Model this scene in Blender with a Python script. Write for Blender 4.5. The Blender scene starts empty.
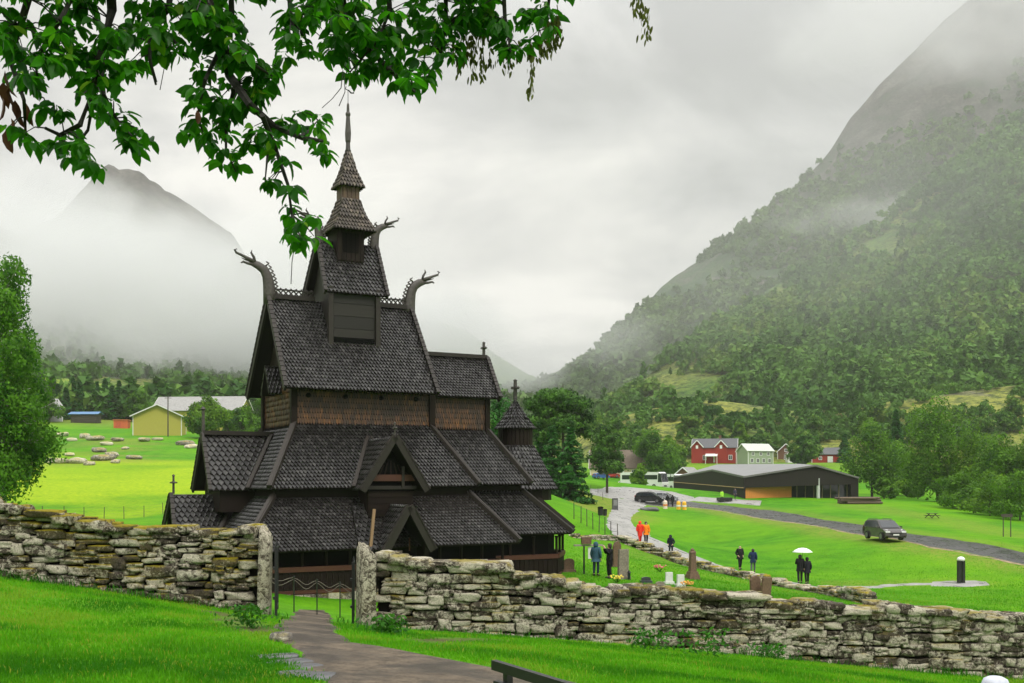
import bpy, math, random
import numpy as np
from mathutils import Vector, Matrix

R = math.radians
rng = np.random.default_rng(7)
random.seed(7)
F, CX, HY, ZC = 1080.0, 512.0, 480.0, 5.1       # focal length, principal point and eye height
scene = bpy.context.scene
COL = scene.collection

# ------------------------------------------------------------------ noise
def _hash(ix, iy, s):
    h = (ix.astype(np.int64) * 374761393 + iy.astype(np.int64) * 668265263 + s * 1274126177) & 0x7fffffff
    h = ((h ^ (h >> 13)) * 1274126177) & 0x7fffffff
    return ((h ^ (h >> 16)) & 0xffff) / 65535.0

def vnoise(x, y, s=0):
    x = np.asarray(x, float); y = np.asarray(y, float)
    ix = np.floor(x); iy = np.floor(y); fx = x - ix; fy = y - iy
    fx = fx * fx * (3 - 2 * fx); fy = fy * fy * (3 - 2 * fy)
    a = _hash(ix, iy, s); b = _hash(ix + 1, iy, s); c = _hash(ix, iy + 1, s); d = _hash(ix + 1, iy + 1, s)
    return (a * (1 - fx) + b * fx) * (1 - fy) + (c * (1 - fx) + d * fx) * fy

def fbm(x, y, o=4, s=0):
    t = 0; a = .5; n = 0
    for k in range(o):
        t = t + a * vnoise(x * 2 ** k, y * 2 ** k, s + 17 * k); n += a; a *= .5
    return t / n

# ------------------------------------------------------------------ terrain heights
def ray(px, py, d):
    return ((px - CX) / F * d, d, ZC - (py - HY) / F * d)

_ctl = [ray(*p) for p in [
    (0, 580, 20), (70, 583, 20.2), (130, 591, 20.4), (200, 606, 20.6), (262, 625, 20.7), (0, 683, 9.5), (150, 683, 9.6),
    (300, 683, 9.8), (440, 683, 10), (512, 683, 10), (640, 683, 11.5), (800, 683, 13.5), (950, 683, 18), (375, 632, 21.7),
    (520, 633, 21.7), (640, 648, 22), (740, 657, 22.2), (850, 667, 22.5), (1000, 677, 23), (1150, 690, 23.5),
    (315, 622, 23), (310, 612, 29), (305, 606, 36), (280, 604, 45), (350, 600, 47.9), (572, 579, 53.5), (608, 575, 55.6),
    (345, 560, 62), (450, 565, 62), (230, 560, 62), (200, 560, 50), (60, 560, 40), (0, 550, 45),
    (640, 543, 105), (740, 569, 75.6), (690, 568, 80), (803, 583, 69), (961, 584, 68.5), (900, 602, 56), (1000, 610, 54), (1020, 592, 62),
    (1150, 640, 48), (660, 590, 53), (760, 598, 48), (620, 560, 66), (590, 520, 85), (612, 530, 110), (570, 500, 105),
    (620, 500, 165), (650, 512, 140), (720, 512, 140), (885, 541, 89), (800, 528, 110), (1024, 557, 79), (1150, 580, 75),
    (720, 503, 165), (744, 498.5, 172), (675, 492, 225), (858, 499, 180), (650, 489, 235), (600, 485, 260), (570, 487, 150), (607, 487, 172),
    (700, 463, 330), (780, 463, 330), (860, 463, 330), (640, 476, 300), (940, 518, 132), (1024, 535, 112), (940, 505, 165), (1040, 517, 150), (1100, 500, 220),
    (124, 519, 100), (30, 519, 90), (40, 480, 145), (150, 462, 180), (60, 447, 215), (100, 440, 232), (170, 435, 270), (260, 434, 275), (95, 421, 330), (200, 412, 400),
    (400, 470, 160), (500, 480, 140), (450, 455, 260), (520, 470, 250), (20, 420, 330), (-60, 500, 110), (-100, 440, 230), (-100, 560, 40),
    (560, 470, 420), (300, 420, 420)]]
_ctl += [(0, 0, 3.5), (0, 4.6, 3.42), (.3, 3.6, 3.45), (2.7, 5.5, 2.75), (-5, 1.5, 3.7), (-10, 5, 3.8), (8, 4, 2.2), (-12, -10, 4.3), (12, -10, 2.4), (0, -25, 4.2),
         (25, 10, .6), (-30, 10, 4.6), (40, 30, -.6), (-40, 40, 4.0), (60, -20, .2), (-60, -20, 7)]
CTL = np.array(_ctl)
_C = 9.0
def _kern(r2): return np.sqrt(r2 + _C * _C)
_n = len(CTL)
_d2 = ((CTL[:, None, :2] - CTL[None, :, :2]) ** 2).sum(-1)
_A = np.zeros((_n + 3, _n + 3)); _A[:_n, :_n] = _kern(_d2) - np.eye(_n) * .35
_P = np.c_[np.ones(_n), CTL[:, :2]]; _A[:_n, _n:] = _P; _A[_n:, :_n] = _P.T
_W = np.linalg.solve(_A, np.r_[CTL[:, 2], 0, 0, 0])

def H(x, y):
    x = np.asarray(x, float); y = np.asarray(y, float); sh = x.shape
    q = np.c_[x.ravel(), y.ravel()]; out = np.empty(len(q))
    for i in range(0, len(q), 20000):
        b = q[i:i + 20000]
        d2 = ((b[:, None, :] - CTL[None, :, :2]) ** 2).sum(-1)
        out[i:i + 20000] = _kern(d2) @ _W[:_n] + _W[_n] + b @ _W[_n + 1:]
    out += (vnoise(q[:, 0] * .35, q[:, 1] * .35, 3) - .5) * .12
    return out.reshape(sh) if sh else float(out[0])

def G(px, py, dmin=4.0, dmax=600.0):
    """The point of the ground seen at a picture position."""
    d = np.exp(np.linspace(np.log(dmin), np.log(dmax), 500))
    x = (px - CX) / F * d; z = ZC - (py - HY) / F * d
    h = H(x, d); k = np.nonzero(z <= h)[0]
    if not len(k): i = len(d) - 1; return Vector((x[i], d[i], h[i]))
    i = k[0]
    if i > 0:
        a = (z[i - 1] - h[i - 1]); b = (h[i] - z[i]); t = a / max(a + b, 1e-9); dd = d[i - 1] + (d[i] - d[i - 1]) * t
    else: dd = d[0]
    X = (px - CX) / F * dd
    return Vector((X, dd, H(X, dd)))

def on(px, d, dz=0.0):
    X = (px - CX) / F * d
    return Vector((X, d, H(X, d) + dz))

# ------------------------------------------------------------------ mesh builder
class MB:
    def __init__(s): s.v = []; s.f = []; s.m = []; s.t = []
    def add(s, vs, fs, mi=0, tone=.5):
        n = len(s.v); s.v.extend(tuple(v) for v in vs)
        s.f.extend(tuple(n + i for i in f) for f in fs); s.m.extend([mi] * len(fs)); s.t.extend([tone] * len(vs))
    def box(s, c, size, rz=0, mi=0, tone=.5, taper=1.0):
        x, y, z = [q / 2 for q in size]; ca, sa = math.cos(rz), math.sin(rz); vs = []
        for sz in (-1, 1):
            k = taper if sz > 0 else 1
            for sx, sy in ((-1, -1), (1, -1), (1, 1), (-1, 1)):
                a, b = sx * x * k, sy * y * k
                vs.append((c[0] + a * ca - b * sa, c[1] + a * sa + b * ca, c[2] + sz * z))
        s.add(vs, [(0, 3, 2, 1), (4, 5, 6, 7), (0, 1, 5, 4), (1, 2, 6, 5), (2, 3, 7, 6), (3, 0, 4, 7)], mi, tone)
    def beam(s, p0, p1, w, h, up=(0, 0, 1), mi=0, tone=.5, w1=None, h1=None):
        p0 = Vector(p0); p1 = Vector(p1); d = (p1 - p0).normalized(); up = Vector(up)
        r = d.cross(up)
        if r.length < 1e-4: r = d.cross(Vector((1, 0, 0)))
        r.normalize(); u = r.cross(d); vs = []
        for p, ww, hh in ((p0, w, h), (p1, w1 or w, h1 or h)):
            for a, b in ((-1, -1), (1, -1), (1, 1), (-1, 1)): vs.append(p + r * (a * ww / 2) + u * (b * hh / 2))
        s.add(vs, [(0, 1, 2, 3), (7, 6, 5, 4), (0, 4, 5, 1), (1, 5, 6, 2), (2, 6, 7, 3), (3, 7, 4, 0)], mi, tone)
    def tube(s, pts, rad, n=8, mi=0, tone=.5, flat=1.0, side=None):
        pts = [Vector(p) for p in pts]
        if not hasattr(rad, '__len__'): rad = [rad] * len(pts)
        vs = []; ref = Vector(side) if side else Vector((.31, .17, .93))
        for i, p in enumerate(pts):
            d = (pts[min(i + 1, len(pts) - 1)] - pts[max(i - 1, 0)]).normalized()
            a = d.cross(ref)
            if a.length < .05: a = d.cross(Vector((1, 0, 0)))
            a.normalize(); b = d.cross(a)
            for k in range(n):
                t = 2 * math.pi * k / n; vs.append(p + a * (math.cos(t) * rad[i]) + b * (math.sin(t) * rad[i] * flat))
        m = len(pts); fs = []
        for i in range(m - 1):
            for k in range(n):
                fs.append((i * n + k, i * n + (k + 1) % n, (i + 1) * n + (k + 1) % n, (i + 1) * n + k))
        fs.append(tuple(range(n - 1, -1, -1))); fs.append(tuple((m - 1) * n + k for k in range(n)))
        s.add(vs, fs, mi, tone)
    def lathe(s, prof, c=(0, 0, 0), n=16, mi=0, tone=.5, a0=0.0):
        vs = []; fs = []
        for r, z in prof:
            for k in range(n):
                t = 2 * math.pi * k / n + a0; vs.append((c[0] + r * math.cos(t), c[1] + r * math.sin(t), c[2] + z))
        for i in range(len(prof) - 1):
            for k in range(n): fs.append((i * n + k, i * n + (k + 1) % n, (i + 1) * n + (k + 1) % n, (i + 1) * n + k))
        fs.append(tuple(range(n - 1, -1, -1))); fs.append(tuple((len(prof) - 1) * n + k for k in range(n)))
        s.add(vs, fs, mi, tone)
    def slab(s, quad, th, mi=0, tone=.5):
        """polygon sheet given a thickness below its normal"""
        q = [Vector(p) for p in quad]; nrm = (q[1] - q[0]).cross(q[-1] - q[0]).normalized(); k = len(q)
        vs = q + [p - nrm * th for p in q]
        fs = [tuple(range(k)), tuple(range(2 * k - 1, k - 1, -1))] + [(i, i + k, (i + 1) % k + k, (i + 1) % k) for i in range(k)]
        s.add(vs, fs, mi, tone)
    def prism(s, poly, ext, mi=0, tone=.5):
        q = [Vector(p) for p in poly]; e = Vector(ext); k = len(q)
        nrm = (q[1] - q[0]).cross(q[2] - q[0])
        if nrm.dot(e) > 0: q = q[::-1]
        vs = q + [p + e for p in q]
        s.add(vs, [tuple(range(k)), tuple(range(2 * k - 1, k - 1, -1))] + [(i, i + k, (i + 1) % k + k, (i + 1) % k) for i in range(k)], mi, tone)
    def shingles(s, BL, BR, TR, TL, w=.18, e=.215, lift=.055, th=.05, point=.15, mi=0, base=1, slab=.1):
        BL, BR, TR, TL = [Vector(p) for p in (BL, BR, TR, TL)]
        a = (BR - BL).normalized(); nrm = a.cross(TL - BL).normalized()
        if slab: s.slab([BL, BR, TR, TL], slab, base, .3)
        b = nrm.cross(a); L = (BR - BL).length; Hh = (TL - BL).dot(b); xl1 = (TL - BL).dot(a); xr1 = (TR - BL).dot(a)
        rows = max(1, int(math.ceil(Hh / e)))
        xl = lambda t: xl1 * min(max(t / Hh, 0), 1); xr = lambda t: L + (xr1 - L) * min(max(t / Hh, 0), 1)
        P = lambda x, t, h: BL + a * x + b * t + nrm * h
        for i in range(rows):
            t0 = i * e - .04; t1 = min(t0 + e * 1.3, Hh); off = (i % 2) * w / 2
            lo, hi = min(xl(t0), xl(t1)), max(xr(t0), xr(t1))
            for k in range(int(lo / w) - 2, int(hi / w) + 2):
                x0 = k * w + off + .006; x1 = x0 + w - .012
                ts = t0 + point
                A = max(x0, xl(ts)); B = min(x1, xr(ts))
                if B - A < .03: continue
                C = max(x0, xl(t1)); D = min(x1, xr(t1))
                if D - C < .02: C = D = (A + B) / 2 if xl(t1) <= (A + B) / 2 <= xr(t1) else (max(C, xl(t1)) + min(D, xr(t1))) / 2
                m = min(max((x0 + x1) / 2, A + .004), B - .004); l = lift + random.uniform(-.012, .012); tj = random.uniform(-.018, .018)
                vs = [P(A, ts, l), P(m, t0 + tj, l + .008), P(B, ts, l), P(D, t1, .004), P(C, t1, .004),
                      P(A, ts, l - th), P(m, t0 + tj, l - th), P(B, ts, l - th)]
                s.add(vs, [(0, 1, 2, 3, 4), (5, 6, 1, 0), (6, 7, 2, 1), (0, 4, 5), (2, 7, 3)], mi, random.random())
    def build(s, name, mats, parent=None, smooth=False, loc=None):
        me = bpy.data.meshes.new(name); me.from_pydata(s.v, [], s.f); mats = mats if isinstance(mats, (list, tuple)) else [mats]
        for m in mats: me.materials.append(m)
        if len(mats) > 1: me.polygons.foreach_set('material_index', s.m)
        at = me.attributes.new('tone', 'FLOAT', 'POINT'); at.data.foreach_set('value', s.t)
        if smooth: me.polygons.foreach_set('use_smooth', [True] * len(me.polygons))
        me.update(); o = bpy.data.objects.new(name, me); COL.objects.link(o)
        if parent: o.parent = parent
        if loc is not None: o.location = loc
        return o

def np_mesh(name, V, Fc, mat, tone=None, parent=None, smooth=False, extra=None):
    """mesh straight from arrays; Fc is (m, k)"""
    me = bpy.data.meshes.new(name); k = Fc.shape[1]
    me.vertices.add(len(V)); me.vertices.foreach_set('co', np.ascontiguousarray(V, np.float32).ravel())
    me.loops.add(Fc.size); me.loops.foreach_set('vertex_index', np.ascontiguousarray(Fc, np.int32).ravel())
    me.polygons.add(len(Fc)); me.polygons.foreach_set('loop_start', np.arange(0, Fc.size, k, dtype=np.int32))
    if smooth: me.polygons.foreach_set('use_smooth', np.ones(len(Fc), bool))
    for an, arr in ((('tone', tone),) if tone is not None else ()) + tuple((extra or {}).items()):
        at = me.attributes.new(an, 'FLOAT', 'POINT'); at.data.foreach_set('value', np.ascontiguousarray(arr, np.float32))
    me.materials.append(mat); me.update(calc_edges=True); me.validate()
    o = bpy.data.objects.new(name, me); COL.objects.link(o)
    if parent: o.parent = parent
    return o

def tag(o, label=None, cat=None, group=None, kind=None):
    if label: o['label'] = label
    if cat: o['category'] = cat
    if group: o['group'] = group
    if kind: o['kind'] = kind
    return o

def empty(name, loc, rz=0.0, label=None, cat=None, group=None):
    o = bpy.data.objects.new(name, None); COL.objects.link(o); o.location = loc; o.rotation_euler = (0, 0, rz); o.empty_display_size = .3
    return tag(o, label, cat, group)

def copy_tree(o, parent=None):
    c = o.copy(); COL.objects.link(c); c.parent = parent
    for ch in list(o.children): copy_tree(ch, c)
    return c

# ------------------------------------------------------------------ materials
def nodes(name):
    m = bpy.data.materials.new(name); m.use_nodes = True; nt = m.node_tree; nt.nodes.clear()
    out = nt.nodes.new('ShaderNodeOutputMaterial'); return m, nt, out
def N(nt, t, **kw):
    n = nt.nodes.new(t)
    for k, v in kw.items():
        if k.startswith('i_'): n.inputs[k[2:].replace('_', ' ')].default_value = v
        else: setattr(n, k, v)
    return n
def ramp(nt, src, stops):
    r = nt.nodes.new('ShaderNodeValToRGB'); e = r.color_ramp.elements
    while len(e) < len(stops): e.new(.5)
    for q, (p, c) in zip(e, stops):
        q.position = p; q.color = (*c, 1) if hasattr(c, '__len__') else (c, c, c, 1)
    nt.links.new(src, r.inputs[0]); return r.outputs[0]
def noise(nt, scale, detail=4, rough=.6, vec=None, dist=0.0):
    n = N(nt, 'ShaderNodeTexNoise', i_Scale=scale, i_Detail=detail, i_Roughness=rough, i_Distortion=dist)
    if vec is None: vec = N(nt, 'ShaderNodeTexCoord').outputs['Object']
    nt.links.new(vec, n.inputs['Vector']); return n.outputs[0]
def mixc(nt, fac, a, b, mode='MIX'):
    m = N(nt, 'ShaderNodeMix', data_type='RGBA', blend_type=mode)
    for sock, v in ((m.inputs[0], fac), (m.inputs[6], a), (m.inputs[7], b)):
        if isinstance(v, (int, float)): sock.default_value = v
        elif isinstance(v, tuple): sock.default_value = (*v, 1)
        else: nt.links.new(v, sock)
    return m.outputs[2]
def mth(nt, op, a, b=0.0, clamp=False):
    m = N(nt, 'ShaderNodeMath', operation=op, use_clamp=clamp)
    for sock, v in ((m.inputs[0], a), (m.inputs[1], b)):
        if isinstance(v, (int, float)): sock.default_value = v
        else: nt.links.new(v, sock)
    return m.outputs[0]
def attr(nt, n): return N(nt, 'ShaderNodeAttribute', attribute_name=n).outputs['Fac']
def princ(nt, out, col, rough=.6, spec=.5, bump=None, bd=.02, bs=.5, metal=0.0):
    p = N(nt, 'ShaderNodeBsdfPrincipled', i_Metallic=metal)
    for k, v in (('Base Color', col), ('Roughness', rough), ('Specular IOR Level', spec)):
        if isinstance(v, tuple): p.inputs[k].default_value = (*v, 1)
        elif isinstance(v, (int, float)): p.inputs[k].default_value = v
        else: nt.links.new(v, p.inputs[k])
    if bump is not None:
        b = N(nt, 'ShaderNodeBump', i_Strength=bs, i_Distance=bd); nt.links.new(bump, b.inputs['Height']); nt.links.new(b.outputs[0], p.inputs['Normal'])
    nt.links.new(p.outputs[0], out.inputs[0]); return p

def plain(name, c, rough=.6, var=.25, scale=6.0, bs=.3, bd=.01, spec=.5, metal=0.0):
    m, nt, out = nodes(name); n = noise(nt, scale, 5)
    col = ramp(nt, n, [(.3, tuple(x * (1 - var) for x in c)), (.7, tuple(min(1, x * (1 + var)) for x in c))])
    princ(nt, out, col, rough, spec, n, bd, bs, metal); return m
def toned(name, stops, rough=.55, scale=5.0, namt=.35, bs=.4, bd=.01, spec=.5, stretch=(1, 1, 1)):
    """colour by the own tone of each piece, with noise on top"""
    m, nt, out = nodes(name); tc = N(nt, 'ShaderNodeTexCoord').outputs['Object']
    mp = N(nt, 'ShaderNodeMapping'); mp.inputs['Scale'].default_value = stretch; nt.links.new(tc, mp.inputs[0])
    n = noise(nt, scale, 6, .65, mp.outputs[0])
    t = mth(nt, 'ADD', mth(nt, 'MULTIPLY', attr(nt, 'tone'), 1 - namt), mth(nt, 'MULTIPLY', n, namt), True)
    princ(nt, out, ramp(nt, t, stops), rough, spec, n, bd, bs); return m
def leafmat(name, dark, light, trans=.3, tcol=None, rough=.5, var=None, spec=.12):
    m, nt, out = nodes(name); t = attr(nt, 'tone')
    st = [(0, dark), (1, light)] if not var else [(0, dark), (.8, light), (1, var)]
    col = ramp(nt, t, st); p = princ(nt, out, col, rough, spec)
    if trans:
        tr = N(nt, 'ShaderNodeBsdfTranslucent'); nt.links.new(mixc(nt, .6, col, tcol or light), tr.inputs[0])
        mx = N(nt, 'ShaderNodeMixShader', i_Fac=trans); nt.links.new(p.outputs[0], mx.inputs[1]); nt.links.new(tr.outputs[0], mx.inputs[2]); nt.links.new(mx.outputs[0], out.inputs[0])
    return m
def glassy(name, c=(.02, .025, .03), rough=.08):
    m, nt, out = nodes(name); princ(nt, out, c, rough, .6); return m

M = {}
M['roof'] = toned('tarred_shingle', [(0, (.005, .0045, .0042)), (.45, (.0125, .0115, .0108)), (.8, (.036, .034, .032)), (1, (.115, .108, .102))], .36, 4, .35, .5, .01, .45)
M['roofdark'] = toned('tarred_board', [(0, (.006, .0045, .004)), (1, (.018, .013, .010))], .7, 6, .5, .4, .01, .15)
M['board'] = toned('weathered_board', [(0, (.008, .0058, .0045)), (1, (.034, .027, .022))], .55, 5, .6, .5, .01, .3, (1, 1, .3))
def amber_mat():
    m, nt, out = nodes('amber_shingle'); tc = N(nt, 'ShaderNodeTexCoord').outputs['Object']; n = noise(nt, .8, 6, .65, tc); n2 = noise(nt, 8, 5, .6, tc)
    sx = N(nt, 'ShaderNodeSeparateXYZ'); nt.links.new(tc, sx.inputs[0]); low = ramp(nt, mth(nt, 'SUBTRACT', sx.outputs[2], 7.6), [(0., .45), (.35, .2), (.7, .02), (1., 0.)])
    t = mth(nt, 'ADD', mth(nt, 'ADD', mth(nt, 'MULTIPLY', attr(nt, 'tone'), .30), mth(nt, 'MULTIPLY', n, .46)), low, True)
    col = ramp(nt, t, [(.25, (.008, .0045, .0025)), (.43, (.04, .018, .006)), (.54, (.2, .072, .009)), (.78, (.75, .27, .022))])
    princ(nt, out, col, .5, .3, n2, .01, .5); return m
M['amber'] = amber_mat()
M['board'] = toned('weathered_board', [(0, (.008, .0058, .0045)), (1, (.034, .027, .022))], .55, 5, .6, .5, .01, .3, (1, 1, .3))
M['amber'] = toned('amber_shingle', [(0, (.008, .004, .002)), (.42, (.035, .016, .006)), (.65, (.10, .04, .010)), (1, (.45, .17, .025))], .5, .9, .72, .5, .01)
M['darkwall'] = toned('dark_plank', [(0, (.004, .0027, .002)), (1, (.019, .0105, .007))], .65, 6, .5, .5, .01, .15, (4, 4, .5))
M['redwood'] = toned('red_plank', [(0, (.03, .009, .005)), (1, (.1, .03, .014))], .55, 6, .6, .5, .01, .4, (.5, .5, 6))
M['carved'] = plain('carved_wood', (.05, .042, .036), .6, .5, 9, .6, .02)
M['iron'] = plain('black_iron', (.012, .012, .013), .45, .3, 30, .3, .003)
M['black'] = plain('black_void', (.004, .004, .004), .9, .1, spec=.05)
M['bark'] = plain('bark', (.05, .04, .03), .85, .5, 14, .9, .03)
M['barkdark'] = plain('dark_bark', (.02, .017, .014), .85, .5, 20, .9, .01)
M['white'] = plain('white_paint', (.75, .75, .73), .4, .06, 3, .05)
M['rubber'] = plain('tyre_rubber', (.012, .012, .012), .75, .2, 20)
M['chrome'] = plain('wheel_metal', (.18, .18, .19), .4, .1, 10, .05, .002, .5, .7)
M['glass'] = glassy('dark_glass')
M['slate'] = plain('grey_slate', (.075, .075, .08), .4, .4, 6, .5, .01)
M['skin'] = plain('skin', (.5, .3, .22), .55, .1, 12, .05)
M['hairdark'] = plain('dark_hair', (.02, .014, .01), .6, .3, 40)

def stone_mat(name, lich=.5, moss=.3, dark=(.03, .024, .018), lo=(.10, .082, .06), sc=1.0):
    m, nt, out = nodes(name); tc = N(nt, 'ShaderNodeTexCoord').outputs['Object']
    t = attr(nt, 'tone'); n1 = noise(nt, 3.5 * sc, 8, .72, tc, .5); n2 = noise(nt, 11 * sc, 8, .78, tc, .8); n3 = noise(nt, 45 * sc, 6, .72, tc); n4 = noise(nt, 1.1 * sc, 5, .6, tc); n5 = noise(nt, 22 * sc, 6, .75, tc, .5)
    base = mixc(nt, mth(nt, 'ADD', mth(nt, 'MULTIPLY', t, .6), mth(nt, 'MULTIPLY', n5, .4)), dark, lo)
    base = mixc(nt, ramp(nt, n3, [(.4, 0.), (.68, .7)]), base, tuple(x * 1.9 for x in lo))
    base = mixc(nt, ramp(nt, n5, [(.36, .85), (.5, 0.)]), base, (.010, .008, .006))
    thr = mth(nt, 'ADD', mth(nt, 'MULTIPLY', n2, .6), mth(nt, 'ADD', mth(nt, 'MULTIPLY', n1, .3), mth(nt, 'MULTIPLY', t, .14)))
    lm = ramp(nt, thr, [(.545 - .1 * lich, 0.), (.61 - .1 * lich, 1.)])
    lc = ramp(nt, n3, [(.3, (.28, .245, .17)), (.64, (.76, .71, .56))])
    c = mixc(nt, mth(nt, 'MULTIPLY', lm, .95), base, lc)
    geo = N(nt, 'ShaderNodeNewGeometry'); sx = N(nt, 'ShaderNodeSeparateXYZ'); nt.links.new(geo.outputs['Normal'], sx.inputs[0])
    mm = mth(nt, 'MULTIPLY', ramp(nt, sx.outputs[2], [(.3, .12), (.8, 1.)]), ramp(nt, n4, [(.52 - .1 * moss, 0.), (.62 - .1 * moss, 1.)]))
    c = mixc(nt, mth(nt, 'MULTIPLY', mm, moss * 2.2, True), c, ramp(nt, n2, [(.3, (.09, .085, .012)), (.7, (.46, .36, .015))]))
    princ(nt, out, c, .8, .15, mth(nt, 'ADD', n2, mth(nt, 'ADD', n5, mth(nt, 'MULTIPLY', n3, .5))), .05, 1.0); return m
M['stone'] = stone_mat('lichen_stone', .62, .35)
M['stonepost'] = stone_mat('lichen_post', .55, .25)
M['stonedark'] = stone_mat('dark_lichen_stone', .42, .6)
M['stonefar'] = stone_mat('mossy_stone', .55, .5, (.05, .043, .033), (.13, .11, .085))
M['rock'] = stone_mat('field_rock', .75, .3, (.08, .075, .07), (.22, .2, .18), .4)
M['grave'] = plain('brown_gravestone', (.13, .075, .045), .7, .35, 12, .6, .01)
M['gravegrey'] = plain('grey_gravestone', (.2, .17, .13), .7, .4, 10, .6, .01)
M['gravewhite'] = plain('white_gravestone', (.6, .6, .57), .5, .12, 10, .3)

def ground_mat():
    m, nt, out = nodes('meadow_ground'); tc = N(nt, 'ShaderNodeTexCoord').outputs['Object']
    n1 = noise(nt, .045, 6, .6, tc); n2 = noise(nt, .55, 6, .65, tc); n3 = noise(nt, 9, 6, .75, tc); n4 = noise(nt, 2.2, 5, .7, tc, .5)
    green = ramp(nt, n2, [(.28, (.03, .135, .003)), (.5, (.058, .215, .004)), (.72, (.10, .29, .006))])
    green = mixc(nt, ramp(nt, n1, [(.42, 0.), (.62, .55)]), green, (.16, .34, .004))
    green = mixc(nt, ramp(nt, n3, [(.32, .6), (.56, 0.)]), green, (.022, .085, .003))
    yel = ramp(nt, n4, [(.3, (.13, .28, .004)), (.7, (.36, .42, .010))])
    dry = ramp(nt, n4, [(.3, (.08, .12, .015)), (.52, (.2, .2, .04)), (.75, (.26, .19, .07))])
    c = mixc(nt, mth(nt, 'MULTIPLY', attr(nt, 'yellow'), ramp(nt, n2, [(.2, .75), (.5, 1.)])), green, yel)
    c = mixc(nt, mth(nt, 'MULTIPLY', attr(nt, 'dry'), ramp(nt, n4, [(.35, .25), (.65, 1.)])), c, dry)
    c = mixc(nt, attr(nt, 'soil'), c, ramp(nt, n3, [(.3, (.04, .03, .02)), (.7, (.12, .085, .05))]))
    princ(nt, out, c, .8, .06, mth(nt, 'ADD', n3, n4), .06, .7); return m
def gravel_mat(name, c0, c1, scale=30, rough=.6, wet=.4, bd=.015, spec=.5):
    m, nt, out = nodes(name); tc = N(nt, 'ShaderNodeTexCoord').outputs['Object']
    n1 = noise(nt, scale, 6, .75, tc); n2 = noise(nt, .8, 5, .6, tc, .6); n3 = noise(nt, 4, 6, .7, tc)
    c = ramp(nt, mth(nt, 'ADD', mth(nt, 'MULTIPLY', n1, .5), mth(nt, 'MULTIPLY', n3, .5)), [(.38, c0), (.62, c1)])
    c = mixc(nt, ramp(nt, n2, [(.4, 0.), (.6, wet)]), c, tuple(x * .45 for x in c0))
    princ(nt, out, c, ramp(nt, n2, [(.42, rough), (.6, rough * .45)]), spec, mth(nt, 'ADD', n1, n3), bd, .6); return m
M['ground'] = ground_mat()
M['foot'] = gravel_mat('wet_dirt_path', (.04, .031, .022), (.19, .15, .105), 26, .7, .7, .04, .2)
M['gravel'] = gravel_mat('pale_gravel', (.20, .195, .185), (.38, .37, .355), 20, .6, .35)
M['asphalt'] = gravel_mat('wet_asphalt', (.02, .02, .02), (.055, .053, .051), 25, .5, .5)
M['edge'] = plain('dirt_road_edge', (.2, .15, .09), .85, .45, 2)
M['grass'] = leafmat('grass_blade', (.020, .125, .003), (.115, .37, .007), .35, (.12, .42, .008), .5, (.27, .29, .03))
M['weed'] = leafmat('weed_leaf', (.010, .06, .004), (.045, .18, .010), .3, (.1, .3, .02))
M['leafnear'] = leafmat('near_leaf', (.003, .026, .002), (.04, .18, .005), .45, (.08, .46, .008), .4, (.14, .28, .012), .15)
M['key'] = leafmat('winged_seed', (.06, .08, .015), (.16, .18, .04), .35, (.2, .2, .04))
M['deadleaf'] = leafmat('withered_leaf', (.03, .015, .008), (.12, .05, .025), .2, (.16, .06, .03))
M['birch'] = leafmat('birch_leaf', (.010, .06, .004), (.11, .27, .018), .3, (.1, .28, .02))
M['pine'] = leafmat('pine_needle', (.010, .045, .007), (.075, .18, .022), .15)
M['spruce'] = leafmat('spruce_needle', (.006, .045, .006), (.04, .16, .02), .15)
M['decid'] = leafmat('broad_leaf', (.012, .055, .006), (.115, .26, .016), .4)
M['decid2'] = leafmat('pale_leaf', (.018, .075, .007), (.16, .31, .02), .4)
M['forest'] = leafmat('forest_leaf', (.014, .06, .008), (.09, .2, .026), .2, None, .6, (.13, .21, .03))
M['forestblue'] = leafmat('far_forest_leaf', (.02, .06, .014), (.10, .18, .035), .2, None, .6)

def hill_mat(name, rockiness, meadow, dim=1.0):
    m, nt, out = nodes(name); tc = N(nt, 'ShaderNodeTexCoord').outputs['Object']
    n1 = noise(nt, .012, 7, .62, tc, .4); n2 = noise(nt, .05, 7, .65, tc); n3 = noise(nt, .3, 6, .7, tc)
    st = N(nt, 'ShaderNodeMapping'); st.inputs['Scale'].default_value = (1, 1, .16); nt.links.new(tc, st.inputs[0])
    n5 = noise(nt, .03, 8, .7, st.outputs[0], .8)
    c = ramp(nt, n2, [(.3, (.03 * dim, .085 * dim, .014)), (.5, (.07 * dim, .15 * dim, .025)), (.7, (.13 * dim, .19 * dim, .035))])
    c = mixc(nt, ramp(nt, n1, [(.5 - .12 * meadow, 0.), (.62 - .1 * meadow, .9 * meadow)]), c, ramp(nt, n3, [(.3, (.10, .15, .022)), (.7, (.3, .29, .055))]))
    rk = ramp(nt, mth(nt, 'ADD', mth(nt, 'MULTIPLY', n3, .5), mth(nt, 'MULTIPLY', n5, .5)), [(.36, (.018, .018, .017)), (.5, (.06, .055, .05)), (.64, (.15, .135, .12))])
    c = mixc(nt, ramp(nt, n3, [(.38, .75), (.55, 0.)]), c, (.010, .025, .008))
    rm = ramp(nt, mth(nt, 'ADD', mth(nt, 'MULTIPLY', n5, .7), mth(nt, 'MULTIPLY', attr(nt, 'alt'), .6)), [(.85 - .5 * rockiness, 0.), (.98 - .5 * rockiness, 1.)])
    c = mixc(nt, rm, c, rk)
    princ(nt, out, c, .85, .2, mth(nt, 'ADD', n3, n5), 2.0, .8); return m
M['hillnear'] = hill_mat('near_hillside', .25, 1.0)
M['hillfar'] = hill_mat('far_hillside', .72, .0, .5)
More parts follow.
